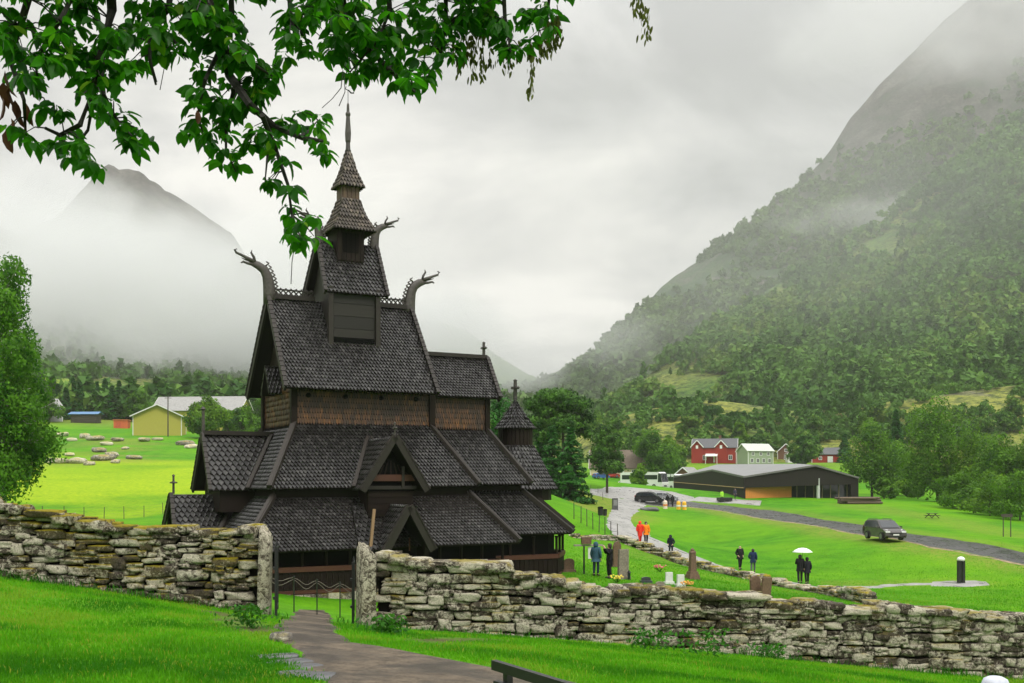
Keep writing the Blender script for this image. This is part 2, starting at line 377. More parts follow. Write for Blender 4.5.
M['hillleft'] = hill_mat('left_hillside', .3, .75)
M['hillpeak'] = hill_mat('rock_peak', .62, .0)
# ------------------------------------------------------------------ camera, world, light
cam = bpy.data.cameras.new('camera'); cam.lens = F / 1024 * 36; cam.sensor_width = 36; cam.shift_y = (HY - 341.5) / 1024
cam.clip_start = .1; cam.clip_end = 9000
co = bpy.data.objects.new('camera', cam); COL.objects.link(co); co.location = (0, 0, ZC); co.rotation_euler = (R(90), 0, 0); scene.camera = co

w = bpy.data.worlds.new('World'); scene.world = w; w.use_nodes = True; nt = w.node_tree; nt.nodes.clear()
out = nt.nodes.new('ShaderNodeOutputWorld'); bg = nt.nodes.new('ShaderNodeBackground')
sky = N(nt, 'ShaderNodeTexSky', sky_type='NISHITA', sun_disc=False, sun_elevation=R(52), sun_rotation=R(-35), air_density=1.5, dust_density=3)
tc = N(nt, 'ShaderNodeTexCoord'); sx = N(nt, 'ShaderNodeSeparateXYZ'); nt.links.new(tc.outputs['Generated'], sx.inputs[0])
den = mth(nt, 'ADD', mth(nt, 'MAXIMUM', sx.outputs[2], 0.0), .28)
cb = N(nt, 'ShaderNodeCombineXYZ')
nt.links.new(mth(nt, 'DIVIDE', sx.outputs[0], den), cb.inputs[0]); nt.links.new(mth(nt, 'DIVIDE', sx.outputs[1], den), cb.inputs[1]); cb.inputs[2].default_value = 3.3
c1 = noise(nt, 1.7, 7, .56, cb.outputs[0], .45); c2 = noise(nt, .5, 4, .5, cb.outputs[0], .2)
cl = mth(nt, 'ADD', mth(nt, 'MULTIPLY', c1, .6), mth(nt, 'MULTIPLY', c2, .4))
grey = ramp(nt, cl, [(.39, (.33, .333, .333)), (.45, (.44, .44, .435)), (.51, (.56, .553, .535)), (.57, (.70, .685, .65))])
zen = N(nt, 'ShaderNodeMapRange'); zen.inputs[1].default_value = .36; zen.inputs[2].default_value = 1.0; zen.inputs[3].default_value = 1.0; zen.inputs[4].default_value = 3.9
nt.links.new(sx.outputs[2], zen.inputs[0])
cloud = mixc(nt, 1.0, grey, zen.outputs[0], 'MULTIPLY')
skm = mixc(nt, 1.0, sky.outputs[0], (.06, .06, .06), 'MULTIPLY')
nt.links.new(mixc(nt, .97, skm, cloud), bg.inputs[0]); bg.inputs[1].default_value = 1.0
nt.links.new(bg.outputs[0], out.inputs[0])
sun = bpy.data.lights.new('sun', 'SUN'); sun.energy = 1.4; sun.angle = R(14); sun.color = (1, .97, .92)
so = bpy.data.objects.new('sun', sun); COL.objects.link(so); so.rotation_euler = (R(38), 0, R(-35 + 0)); so.location = (0, 0, 60)
# the sun stands to the front right, high: local -Z is the light's direction
dirv = -Vector((math.cos(R(52)) * math.sin(R(35)), -math.cos(R(52)) * math.cos(R(35)), math.sin(R(52))))
so.rotation_euler = dirv.to_track_quat('-Z', 'Y').to_euler()
sky.sun_rotation = R(180 - 35)

scene.render.engine = 'CYCLES'; cy = scene.cycles
cy.use_denoising = True; cy.denoising_prefilter = 'ACCURATE'
try: cy.denoiser = 'OPENIMAGEDENOISE'
except Exception: pass
cy.max_bounces = 8; cy.diffuse_bounces = 3; cy.glossy_bounces = 3; cy.transmission_bounces = 4; cy.transparent_max_bounces = 8; cy.volume_bounces = 4
cy.volume_step_rate = 1.5; cy.volume_max_steps = 96; cy.caustics_reflective = False; cy.caustics_refractive = False
vs = scene.view_settings; vs.view_transform = 'Standard'; vs.look = 'None'; vs.exposure = .5; vs.gamma = 1; vs.use_curve_mapping = False

# ------------------------------------------------------------------ the ground sheet
def axis_pts(lims):
    out_ = [lims[0][0]]
    for a, b, st in lims:
        n = max(1, int(round((b - a) / st))); out_ += list(a + (b - a) * (k + 1) / n for k in range(n))
    return np.array(out_)
gx = axis_pts([(-520, -200, 20), (-200, -70, 6), (-70, -25, 2), (-25, -12, .8), (-12, 14, .4), (14, 30, .8), (30, 90, 2), (90, 220, 6), (220, 560, 20)])
gy = axis_pts([(-80, -10, 7), (-10, 4, 1.4), (4, 26, .4), (26, 60, 1.0), (60, 130, 2), (130, 260, 4), (260, 560, 10)])
XX, YY = np.meshgrid(gx, gy); ZZ = H(XX, YY)
far = np.maximum(0, np.hypot(XX, YY) - 420); ZZ = np.where(far > 0, np.minimum(ZZ, 70) + far * .1, ZZ)
ZZ += (fbm(XX * .11, YY * .11, 3, 9) - .5) * np.clip((np.hypot(XX, YY) - 340) / 100, 0, 1) * 5
nx_, ny_ = len(gx), len(gy); idx = np.arange(nx_ * ny_).reshape(ny_, nx_)
quads = np.stack([idx[:-1, :-1], idx[:-1, 1:], idx[1:, 1:], idx[1:, :-1]], -1).reshape(-1, 4)
PXg = np.where(YY > 3, CX + F * XX / np.maximum(YY, 3), 9999); D = YY
PYg = HY - F * (ZZ - ZC) / np.maximum(YY, 3)
nz = (fbm(XX * .05, YY * .05, 4, 5) - .5)
def sm(x, a, b): t = np.clip((x - a) / (b - a), 0, 1); return t * t * (3 - 2 * t)
stripe = .78 + .22 * vnoise(XX * .03 + 5, YY * .3, 7)
yellow = stripe * sm(D + nz * 90, 92, 116) * (1 - sm(D + nz * 80, 158, 196)) * (1 - sm(PXg, 330, 420)) * (PXg > -600)
dry = np.zeros_like(D)
def near_line(pts, wd):
    """distance in the plane to a polyline, as a soft mask"""
    best = np.full(XX.shape, 1e9)
    for a, b in zip(pts[:-1], pts[1:]):
        ax, ay = a[0], a[1]; bx, by = b[0] - ax, b[1] - ay; L2 = bx * bx + by * by + 1e-9
        t = np.clip(((XX - ax) * bx + (YY - ay) * by) / L2, 0, 1); best = np.minimum(best, np.hypot(XX - ax - t * bx, YY - ay - t * by))
    return 1 - sm(best, wd * .3, wd)
road_bot = [(640, 504), (690, 507), (740, 514.5), (800, 523.5), (865, 535.5), (930, 547), (1024, 565), (1110, 581)]
road_top = [(640, 499.5), (690, 501), (730, 505.5), (800, 514.5), (860, 524.3), (930, 536), (1024, 552.5), (1110, 567)]
RB = [G(*p) for p in road_bot]; RT = [G(*p) for p in road_top]
dry = np.maximum(dry, near_line(RB, 4.5) * .8); dry = np.maximum(dry, near_line(RT, 5) * .45)
dry = np.maximum(dry, near_line([G(575, 490), G(590, 498), G(603, 512)], 9) * .9); dry = np.maximum(dry, near_line([G(620, 500), G(655, 505)], 8) * .5)
dry = np.maximum(dry, near_line([G(850, 584), G(961, 584)], 3) * .6)
dry = np.maximum(dry, near_line([G(55, 437), G(120, 443), G(105, 460), G(60, 462)], 14) * .75 * (vnoise(XX * .2, YY * .2, 6) > .5))
dry = np.maximum(dry, near_line([G(650, 556), G(760, 582), G(830, 594)], 5) * .35)
dry = np.maximum(dry, sm(D, 285, 330) * (.55 + .35 * (PXg < 400))); dry = np.maximum(dry, near_line([G(855, 505), G(950, 521), G(1024, 537)], 6) * .45)
soil = near_line([G(420, 642), G(500, 640)], .55) * .8 + near_line([G(215, 612), G(262, 632)], .5) * .8
soil = np.clip(soil * (.4 + 1.2 * vnoise(XX * 3, YY * 3, 4)), 0, 1)
gnd = np_mesh('ground', np.stack([XX, YY, ZZ], -1).reshape(-1, 3), quads, M['ground'], None, None, True,
              {'yellow': yellow.ravel(), 'dry': dry.ravel(), 'soil': soil.ravel()})
tag(gnd, kind='structure')

def strip(name, left, right, mat, rows=60, cols=8, dz=.03, wob=0.0, crown=0.0):
    """a draped road or path between two edge lines (world points)"""
    def res(pts):
        P = np.array([[p[0], p[1]] for p in pts]); s = np.r_[0, np.cumsum(np.hypot(*np.diff(P, axis=0).T))]
        u = np.linspace(0, s[-1], rows); return np.c_[np.interp(u, s, P[:, 0]), np.interp(u, s, P[:, 1])]
    Lp, Rp = res(left), res(right); t = np.linspace(0, 1, cols)[None, :, None]
    if wob:
        k = np.arange(rows) * .6
        Lp[:, 0] += (vnoise(k, k * 0, 11) - .5) * wob; Rp[:, 0] += (vnoise(k, k * 0, 12) - .5) * wob; Rp[:, 1] += (vnoise(k, k * 0, 13) - .5) * wob
    P = Lp[:, None] * (1 - t) + Rp[:, None] * t
    z = H(P[..., 0], P[..., 1]) + dz
    z[:, 0] -= dz + .02; z[:, -1] -= dz + .02
    id_ = np.arange(rows * cols).reshape(rows, cols)
    q = np.stack([id_[:-1, :-1], id_[:-1, 1:], id_[1:, 1:], id_[1:, :-1]], -1).reshape(-1, 4)
    V = np.concatenate([P, z[..., None]], -1).reshape(-1, 3)
    a = V[q[0]]; nrm = np.cross(a[1] - a[0], a[2] - a[0])
    if nrm[2] < 0: q = q[:, ::-1]
    return tag(np_mesh(name, V, q, mat, None, None, True), kind='structure')

foot_L = [Vector((-2.0, 3, 0)), Vector((-1.6, 7, 0)), G(318, 683), G(300, 668), G(288, 650), G(280, 636), G(278, 626), G(292, 617), G(296, 610)]
foot_R = [Vector((2.2, 3, 0)), Vector((1.55, 7, 0)), G(576, 681), G(490, 666), G(415, 653.5), G(350, 644), G(339, 632), G(332, 620), G(327, 611)]
strip('path', foot_L, foot_R, M['foot'], 90, 14, .025, .25)
pl = [(800, 587.5), (759, 580.2), (724, 571.5), (692, 562.5), (662, 552.5), (637, 545), (622, 541), (609, 535), (603.5, 526), (607, 517), (613, 503), (600, 493)]
pr = [(800, 583.6), (765, 576.4), (735, 568.8), (706, 559), (677, 547.5), (650.7, 536), (637, 528), (632, 521), (634.6, 514), (645, 508), (650, 503), (650, 493)]
strip('gravel_path', [G(*p) for p in pl], [G(*p) for p in pr], M['gravel'], 90, 6, .05)
strip('gravel_path', [G(868, 606), G(830, 595), G(800, 587.5)], [G(885, 604), G(845, 590), G(806, 584.4)], M['gravel'], 30, 5, .05, .3)
strip('side_path', [G(845, 588.5), G(900, 586), G(938, 585.3)], [G(846, 586), G(900, 583.6), G(938, 582.6)], M['gravel'], 30, 5, .04, .6)
strip('lamp_pad', [G(930, 586.5), G(960, 587.3), G(990, 585.5)], [G(936, 580.8), G(960, 579.8), G(985, 581)], M['gravel'], 20, 6, .045, .5)
strip('road', RB, RT, M['asphalt'], 110, 8, .06)
edge_out = [p + Vector((-.2, -.55, 0)) for p in RB]; edge_in = [p + Vector((.05, .1, 0)) for p in RB]
strip('road_verge', edge_out[1:], edge_in[1:], M['edge'], 110, 3, .05, .25)
strip('parking_ground', [G(590, 495), G(622, 501), G(650, 503.4), G(676, 503.5), G(694, 501)], [G(590, 488), G(620, 486.5), G(650, 489), G(672, 491.5), G(694, 497)], M['gravel'], 40, 8, .07)
strip('forecourt', [G(690, 501), G(735, 503.8), G(760, 505.5)], [G(700, 496.4), G(742, 499.4), G(762, 500.3)], M['gravel'], 20, 4, .1)

# ------------------------------------------------------------------ hills and mountains
def sheet(name, px, sil, d0, y0, d1, mat, power=1.0, na=170, ns=90, amp=10., freq=.012, back=True, seed=1):
    a = np.linspace(px[0], px[1], na); s = np.linspace(0, 1, ns)
    f = lambda t: np.interp(a, [p[0] for p in t], [p[1] for p in t])
    S_, D0, Y0, D1 = f(sil), f(d0), f(y0), f(d1)
    d = D0[None] + (D1 - D0)[None] * s[:, None]; y = Y0[None] + (S_ - Y0)[None] * (s[:, None] ** power)
    X = (a[None] - CX) / F * d; Z = ZC - (y - HY) / F * d
    env = np.sin(np.clip(s, 0, 1) * math.pi * .93 + .06)[:, None] ** .7
    Z = Z + (fbm(X * freq, d * freq, 5, seed) - .5) * amp * 2 * env + (fbm(X * freq * 6, d * freq * 6, 4, seed + 5) - .5) * amp * .5 * env
    if back:
        X = np.r_[X, X[-1:] * 1.06, X[-1:] * 1.3]; d = np.r_[d, d[-1:] * 1.06, d[-1:] * 1.3]; Z = np.r_[Z, Z[-1:] - 20, Z[-1:] * 0 - 30]
    Z[0] -= 12
    n_ = len(Z); id_ = np.arange(n_ * na).reshape(n_, na)
    q = np.stack([id_[:-1, :-1], id_[:-1, 1:], id_[1:, 1:], id_[1:, :-1]], -1).reshape(-1, 4)
    V = np.stack([X, d, Z], -1); alt = np.clip(Z / max(Z.max(), 1), 0, 1)
    o = tag(np_mesh(name, V.reshape(-1, 3), q, mat, None, None, True, {'alt': alt.ravel()}), kind='structure')
    return V[:ns]

S_far = [(470, 405), (540, 400), (562, 384), (580, 366), (600, 345), (640, 309), (660, 289), (700, 262), (760, 215), (800, 181), (830, 150), (850, 117), (880, 84), (910, 55), (950, 14), (1000, -30), (1100, -90), (1400, -150)]
S_near = [(520, 452), (560, 436), (600, 412), (640, 380), (700, 336), (760, 296), (820, 262), (860, 236), (900, 208), (930, 184), (960, 160), (1024, 117), (1100, 70), (1400, -60)]
S_knoll = [(560, 452), (590, 428), (620, 417), (660, 408), (700, 401), (740, 404), (790, 410), (840, 408), (900, 400), (960, 392), (1024, 384), (1400, 330)]
V_far = sheet('mountain', (470, 1400), S_far, [(470, 560), (1400, 560)], [(470, 440), (1400, 430)], [(470, 900), (560, 1000), (700, 1250), (1000, 1450), (1400, 1500)], M['hillfar'], .95, 240, 120, 27, .008, True, 3)
V_near = sheet('mountain', (520, 1400), S_near, [(520, 430), (1400, 400)], [(520, 455), (1400, 430)], [(520, 520), (640, 640), (820, 780), (1024, 820), (1400, 850)], M['hillleft'], .9, 200, 90, 11, .012, True, 8)
V_knoll = sheet('hills', (550, 1400), S_knoll, [(550, 330), (700, 338), (1400, 300)], [(550, 476), (700, 466), (860, 468), (1400, 490)], [(550, 420), (700, 430), (1024, 420), (1400, 420)], M['hillnear'], .8, 170, 50, 3.0, .035, True, 21)
S_left = [(-500, 180), (-100, 250), (0, 285), (80, 300), (160, 322), (240, 345), (300, 362), (380, 384), (460, 402), (540, 420)]
V_left = sheet('mountain', (-500, 540), S_left, [(-500, 360), (540, 470)], [(-500, 420), (0, 428), (540, 462)], [(-500, 900), (0, 950), (300, 950), (540, 800)], M['hillleft'], .9, 170, 80, 9, .01, True, 13)
S_peak = [(-500, 120), (-100, 190), (20, 236), (60, 214), (85, 190), (100, 172), (110, 168), (118, 173), (131, 171), (141, 173), (150, 182), (158, 184), (164, 191), (180, 197), (194, 206), (212, 219), (232, 232), (255, 270), (300, 308), (380, 318), (440, 322), (470, 334), (500, 356), (560, 392), (620, 410)]
V_peak = sheet('mountain', (-500, 620), S_peak, [(-500, 1000), (620, 1000)], [(-500, 400), (620, 420)], [(-500, 1900), (620, 1700)], M['hillpeak'], 1.0, 220, 90, 40, .006, True, 31)

# leafy woods that cover the slopes: far too many trees to count
def wood_arrays(pts, sizes, K, rg, conif=None):
    """K leaf clumps per tree on an uneven crown"""
    n = len(pts); u = rg.normal(size=(n, K, 3)); u /= np.linalg.norm(u, axis=-1, keepdims=True); u[..., 2] = np.abs(u[..., 2]) * 1.1 - .25
    rad = (.62 + .45 * rg.random((n, K, 1))) * (1 + .3 * np.sin(u[..., :1] * 3 + rg.random((n, 1, 1)) * 6))
    sh = np.stack([.9 + .3 * rg.random(n), .9 + .3 * rg.random(n), 1.0 + .45 * rg.random(n)], -1)[:, None]
    h = (u[..., 2:3] + .25) / 1.35
    if conif is not None:
        cf = conif[:, None, None]; sh = np.where(cf, np.array([.62, .62, 1.75]), sh); rad = np.where(cf, rad * np.concatenate([1.15 - h, 1.15 - h, h * 0 + 1], -1), rad)
    c = u * rad * sh * sizes[:, None, None] * .5
    c[..., 2] += sizes[:, None] * .42 * sh[..., 2]
    c += pts[:, None]
    nr = u + rg.normal(size=u.shape) * .55; nr /= np.linalg.norm(nr, axis=-1, keepdims=True)
    t = np.cross(nr, rg.normal(size=u.shape)); t /= np.linalg.norm(t, axis=-1, keepdims=True); b = np.cross(nr, t)
    s_ = (sizes[:, None, None] * (.17 + .14 * rg.random((n, K, 1)))) * (46 / K) ** .5
    V = np.stack([c - t * s_ - b * s_ * .7, c + t * s_ - b * s_ * .6, c + b * s_ * 1.1], 2)
    tone = np.clip(.02 + .36 * rg.random((n, 1)) + .25 * rg.random((n, K)) + 1.5 * (fbm(pts[:, 0] * .02, pts[:, 1] * .02, 3, 33) - .3)[:, None], 0, 1)[..., None].repeat(3, -1)
    if conif is not None: tone = np.where(conif[:, None, None], tone * .35, tone)
    V = V.reshape(-1, 3); return V, np.arange(len(V)).reshape(-1, 3), tone.ravel()
def wood(name, Vs, n, size, K, mat, keep, label=None, seed=5, s0=0.0, con=0.0):
    rg = np.random.default_rng(seed); ns_, na_ = Vs.shape[:2]
    i = (s0 + (1 - s0) * rg.random(n)) * (ns_ - 1.01); j = rg.random(n) * (na_ - 1.01)
    i0, j0 = i.astype(int), j.astype(int); fi, fj = (i - i0)[:, None], (j - j0)[:, None]
    P = (Vs[i0, j0] * (1 - fj) + Vs[i0, j0 + 1] * fj) * (1 - fi) + (Vs[i0 + 1, j0] * (1 - fj) + Vs[i0 + 1, j0 + 1] * fj) * fi
    k = keep(P, i / ns_, j / na_, rg); P = P[k]
    sz = size * (.55 + .9 * rg.random(len(P)) ** 1.5)
    V, Fc, t = wood_arrays(P, sz, K, rg, rg.random(len(P)) < con)
    return tag(np_mesh(name, V, Fc, mat, t), kind='stuff')
pxof = lambda P: CX + F * P[:, 0] / P[:, 1]
wood('hillside_forest', V_near, 24000, 5.2, 64, M['forest'], lambda P, s, j, r: (pxof(P) < 1120) & (fbm(P[:, 0] * .012, P[:, 1] * .012, 3, 77) + .25 * r.random(len(P)) > .5), seed=5, con=.08, s0=.1)
wood('mountain_forest', V_far, 32000, 6.0, 18, M['forestblue'], lambda P, s, j, r: (pxof(P) < 1120) & (P[:, 2] < 110 + 420 * r.random(len(P)) ** .8 * fbm(P[:, 0] * .006, P[:, 1] * .006, 3, 72) * 1.5) & (fbm(P[:, 0] * .012, P[:, 1] * .012, 4, 71) + .3 * r.random(len(P)) > .46), seed=6, con=.1)
wood('hillside_forest', V_left, 8000, 6.0, 40, M['forest'], lambda P, s, j, r: (pxof(P) < 560) & (pxof(P) > -160) & (s < .8) & (fbm(P[:, 0] * .01, P[:, 1] * .01, 3, 78) + .25 * r.random(len(P)) > .5), seed=7, con=.1)
wood('hillside_shrubs', V_knoll, 2300, 3.4, 70, M['forest'], lambda P, s, j, r: (pxof(P) < 1150) & (fbm(P[:, 0] * .03, P[:, 1] * .03, 3, 79) + .12 * r.random(len(P)) > .63), seed=9, con=.06)

# ------------------------------------------------------------------ air: one haze box, and low cloud lying on the slopes
hz = MB(); hz.box((0, 700, 390), (3600, 2700, 880)); m, nt, out = nodes('haze_air')
pv = N(nt, 'ShaderNodeVolumePrincipled', i_Density=.00011, i_Anisotropy=.1); pv.inputs['Color'].default_value = (.97, .965, .94, 1); nt.links.new(pv.outputs[0], out.inputs['Volume'])
tag(hz.build('haze', m), kind='stuff')
def fog(name, px, py, d, size, dens, scale=.006, thr=.35, seed=0.0, hard=.25):
    import bmesh
    bm = bmesh.new(); bmesh.ops.create_icosphere(bm, subdivisions=3, radius=1.0); me = bpy.data.meshes.new(name); bm.to_mesh(me); bm.free()
    o = bpy.data.objects.new(name, me); COL.objects.link(o); o.location = ((px - CX) / F * d, d, ZC - (py - HY) / F * d); o.scale = size
    m, nt, out = nodes(name + '_vapour'); tc = N(nt, 'ShaderNodeTexCoord'); geo = N(nt, 'ShaderNodeNewGeometry')
    ln = N(nt, 'ShaderNodeVectorMath', operation='LENGTH'); nt.links.new(tc.outputs['Object'], ln.inputs[0])
    fall = mth(nt, 'SUBTRACT', 1.0, ln.outputs['Value'])
    mp = N(nt, 'ShaderNodeMapping'); mp.inputs['Location'].default_value = (seed, seed * 2, 0); mp.inputs['Scale'].default_value = (1, 1, 1.5); nt.links.new(geo.outputs['Position'], mp.inputs[0])
    n = noise(nt, scale, 5, .6, mp.outputs[0], .3)
    v = mth(nt, 'ADD', mth(nt, 'MULTIPLY', fall, 1.2), mth(nt, 'SUBTRACT', mth(nt, 'MULTIPLY', mth(nt, 'SUBTRACT', n, .5), 2.0), thr + .08))
    mr = N(nt, 'ShaderNodeMapRange', interpolation_type='SMOOTHSTEP'); mr.inputs[1].default_value = 0; mr.inputs[2].default_value = hard; mr.inputs[3].default_value = 0; mr.inputs[4].default_value = dens
    nt.links.new(v, mr.inputs[0])
    pv = N(nt, 'ShaderNodeVolumePrincipled', i_Anisotropy=.0); pv.inputs['Color'].default_value = (.82, .83, .84, 1)
    nt.links.new(mr.outputs[0], pv.inputs['Density']); nt.links.new(pv.outputs[0], out.inputs['Volume'])
    me.materials.append(m); return tag(o, kind='stuff')
fog('fog_bank', 150, 318, 760, (340, 230, 104), .010, .008, .12, 2.0, .5)
fog('fog_bank', -90, 300, 760, (230, 230, 108), .009, .008, .14, 7.0, .5)
fog('fog_bank', 860, 245, 640, (340, 200, 220), .0012, .006, .0, 21.0, .8)
fog('fog_bank', 60, 232, 900, (105, 140, 66), .009, .012, .08, 31.0, .5)
fog('fog_bank', 175, 268, 950, (120, 120, 52), .007, .014, .12, 37.0, .6)
fog('fog_bank', 370, 345, 800, (200, 210, 58), .010, .008, .16, 4.0, .4)
fog('fog_bank', 615, 338, 800, (80, 60, 36), .007, .018, .25, 9.0, .7)
fog('fog_bank', 1010, 5, 1150, (330, 260, 125), .0050, .007, .22, 12.0, .5)
fog('fog_bank', 872, 214, 960, (125, 60, 34), .006, .014, .3, 15.0, .5)

# ------------------------------------------------------------------ grass blades in front of the walls
poly = [(p.x, p.y) for p in foot_L] + [(p.x, p.y) for p in foot_R[::-1]]
def inside(x, y, poly):
    c = np.zeros(len(x), bool); n = len(poly)
    for i in range(n):
        x0, y0 = poly[i]; x1, y1 = poly[i - 1]
        hit = ((y0 > y) != (y1 > y)) & (x < (x1 - x0) * (y - y0) / (y1 - y0 + 1e-12) + x0); c ^= hit
    return c
WALL_L = [(-70, 577, 19.8), (0, 578, 20.0), (70, 583, 20.2), (130, 591, 20.4), (200, 606, 20.6), (262, 622, 20.7)]
WALL_R = [(372, 632, 21.7), (450, 632, 21.7), (520, 632, 21.8), (580, 638, 21.9), (640, 647, 22.0), (740, 657, 22.2), (850, 667, 22.5), (1000, 677, 23.0), (1110, 686, 23.4)]
def wall_d(px): return np.interp(px, [p[0] for p in WALL_L + WALL_R], [p[2] for p in WALL_L + WALL_R])
def blades(name, n, dr, pxr, hgt, wid, mat, seed, cond=None, lean=.5):
    rg = np.random.default_rng(seed)
    d = dr[0] * (dr[1] / dr[0]) ** rg.random(n); px = pxr[0] + (pxr[1] - pxr[0]) * rg.random(n); x = (px - CX) / F * d
    k = (d < wall_d(px) - .05) & ~inside(x + rg.normal(size=n) * .07, d + rg.normal(size=n) * .1, poly)
    if cond is not None: k &= cond(x, d, px, rg)
    x, d = x[k], d[k]; n = len(x); z = H(x, d) - .01
    pt = fbm(x * 1.3, d * 1.3, 3, 41); hh = hgt * (.5 + .8 * rg.random(n)) * (.55 + .9 * pt); a = rg.random(n) * 2 * math.pi
    ln = lean * hh * rg.random(n); b = rg.random(n) * 2 * math.pi
    wx, wy = np.cos(a) * wid * (.6 + .8 * rg.random(n)), np.sin(a) * wid
    B = np.stack([x, d, z], -1); Wd = np.stack([wx, wy, 0 * wx], -1)
    mid = B + np.stack([np.cos(b) * ln * .35, np.sin(b) * ln * .35, hh * .6], -1); tip = B + np.stack([np.cos(b) * ln, np.sin(b) * ln, hh * (1 - .25 * lean)], -1)
    V = np.stack([B - Wd, B + Wd, mid + Wd * .75, mid - Wd * .75, tip], 1).reshape(-1, 3)
    o = np.arange(n)[:, None] * 5
    Fc = np.concatenate([o + np.array([0, 1, 2]), o + np.array([0, 2, 3]), o + np.array([3, 2, 4])])
    tone = np.clip(.1 + .35 * rg.random(n) + 2.1 * (fbm(x * .8, d * .8, 4, 43) - .40), 0, .9); tone = np.where(rg.random(n) < .03 + .12 * sm(fbm(x * 1.1, d * 1.1, 3, 47), .55, .75), 1., tone)
    return tag(np_mesh(name, V, Fc, mat, tone.repeat(5)), kind='stuff')
_bare = [(G(420, 642), G(500, 640), .42), (G(215, 612), G(262, 632), .42)]
def no_soil(x, d, px, r):
    k = np.ones(len(x), bool)
    for a, b, wd in _bare:
        bx, by = b.x - a.x, b.y - a.y; t = np.clip(((x - a.x) * bx + (d - a.y) * by) / (bx * bx + by * by), 0, 1); k &= np.hypot(x - a.x - t * bx, d - a.y - t * by) > wd * (.4 + vnoise(x * 2.5, d * 2.5, 8)) * r.random(len(x)) ** .3
    return k
blades('grass', 300000, (6.5, 23), (-70, 1100), .065, .0055, M['grass'], 51, no_soil)
def lawn(name, n, seed):
    rg = np.random.default_rng(seed); d = 24.5 * (95 / 24.5) ** rg.random(n); px = 555 + 520 * rg.random(n); x = (px - CX) / F * d; z = H(x, d) - .01
    py = HY - F * (z - ZC) / d; k = (py > 505) & (rg.random(n) > sm(d, 45, 95)); x, d, z = x[k], d[k], z[k]
    for a in PATHS: 
        q = ~inside(x, d, a); x, d, z = x[q], d[q], z[q]
    n = len(x); a = rg.random(n) * 6.28; hh = (.05 + .06 * rg.random(n)) * (.5 + fbm(x * .5, d * .5, 3, 91)); w_ = .010 + .012 * rg.random(n); ln = hh * .7
    B = np.stack([x, d, z], -1); W_ = np.stack([np.cos(a) * w_, np.sin(a) * w_, 0 * w_], -1); T_ = B + np.stack([np.cos(a * 3) * ln, np.sin(a * 3) * ln, hh], -1)
    tone = np.clip(.15 + .35 * rg.random(n) + 1.4 * (fbm(x * .3, d * .3, 4, 44) - .36), 0, .92); tone = np.where(rg.random(n) < .03, 1, tone)
    return tag(np_mesh(name, np.stack([B - W_, B + W_, T_], 1).reshape(-1, 3), np.arange(3 * n).reshape(-1, 3), M['grass'], tone.repeat(3)), kind='stuff')
PATHS = [[(q.x, q.y) for q in [G(*p) for p in pl] + [G(*p) for p in pr[::-1]]], [(q.x, q.y) for q in RB + RT[::-1]], [(q.x, q.y) for q in [G(845, 588.5), G(900, 586), G(960, 587.3), G(990, 585.5), G(985, 581), G(960, 579.8), G(936, 580.8), G(900, 583.6), G(846, 586)]]]
lawn('lawn_grass', 260000, 58)
# woods on the flat beyond the far barns
_x = np.linspace(-330, -20, 60); _y = np.linspace(335, 470, 40); _X, _Y = np.meshgrid(_x, _y)
wood('far_woods', np.stack([_X, _Y, np.minimum(H(_X, _Y), 70)], -1), 1500, 6.5, 60, M['forest'], lambda P, s, j, r: fbm(P[:, 0] * .02, P[:, 1] * .02, 3, 83) + .2 * r.random(len(P)) > .42, seed=19, con=.3)
blades('tall_grass', 16000, (18.5, 23), (-60, 1100), .2, .008, M['weed'], 52, lambda x, d, px, r: (wall_d(px) - d < .25 + .55 * vnoise(x * 1.1, d * 0, 61) * (vnoise(x * .8, d * 0, 62) > .42)), .8)
# ------------------------------------------------------------------ the stave church
_a = math.atan(1978 / 1080); CO = Vector((-8.598, 54.813, 0.0)); CROT = R(90) - _a
church = empty('stave_church', CO, CROT, 'dark tarred wooden stave church with stacked shingled roofs and dragon heads', 'church')
def tr(rz, ox, oy): c, s = math.cos(rz), math.sin(rz); return lambda a, b, z: (ox + a * c - b * s, oy + a * s + b * c, z)
E0 = tr(0, 0, 0)
def gable(mb, T, r0, r1, e0, e1, zr, ze, hw, w=.175, e=.215, **k):
    """two shingled slopes; the ridge runs along the first axis of T"""
    mb.shingles(T(e0, -hw, ze), T(e1, -hw, ze), T(r1, 0, zr), T(r0, 0, zr), w, e, **k)
    mb.shingles(T(e1, hw, ze), T(e0, hw, ze), T(r0, 0, zr), T(r1, 0, zr), w, e, **k)
RM = [M['roof'], M['roofdark']]
def barge(name, parent, T, a_r, a_e, zr, ze, hw, th=.12, dep=.34, scal=True):
    mb = MB()
    for s in (-1, 1):
        p0 = Vector(T(a_e, s * (hw + .06), ze - .06)); p1 = Vector(T(a_r, 0, zr + .02)); up = (Vector(T(0, s, 1)) - Vector(T(0, 0, 0)))
        mb.beam(p0, p1, th, dep, up, 0, .5)
        d = (p1 - p0); n = int(d.length / .3); u = d.normalized(); nn = up.normalized()
        if scal:                                               # scalloped covering tiles along the verge
            for k in range(n):
                c = p0 + u * (.15 + k * .3) + (nn - u * nn.dot(u)).normalized() * (dep / 2)
                mb.beam(c - u * .13, c + u * .15, th * 1.9, .07, up, 0, random.random(), th * 1.5, .04)
    return mb.build(name, [M['board']], parent)
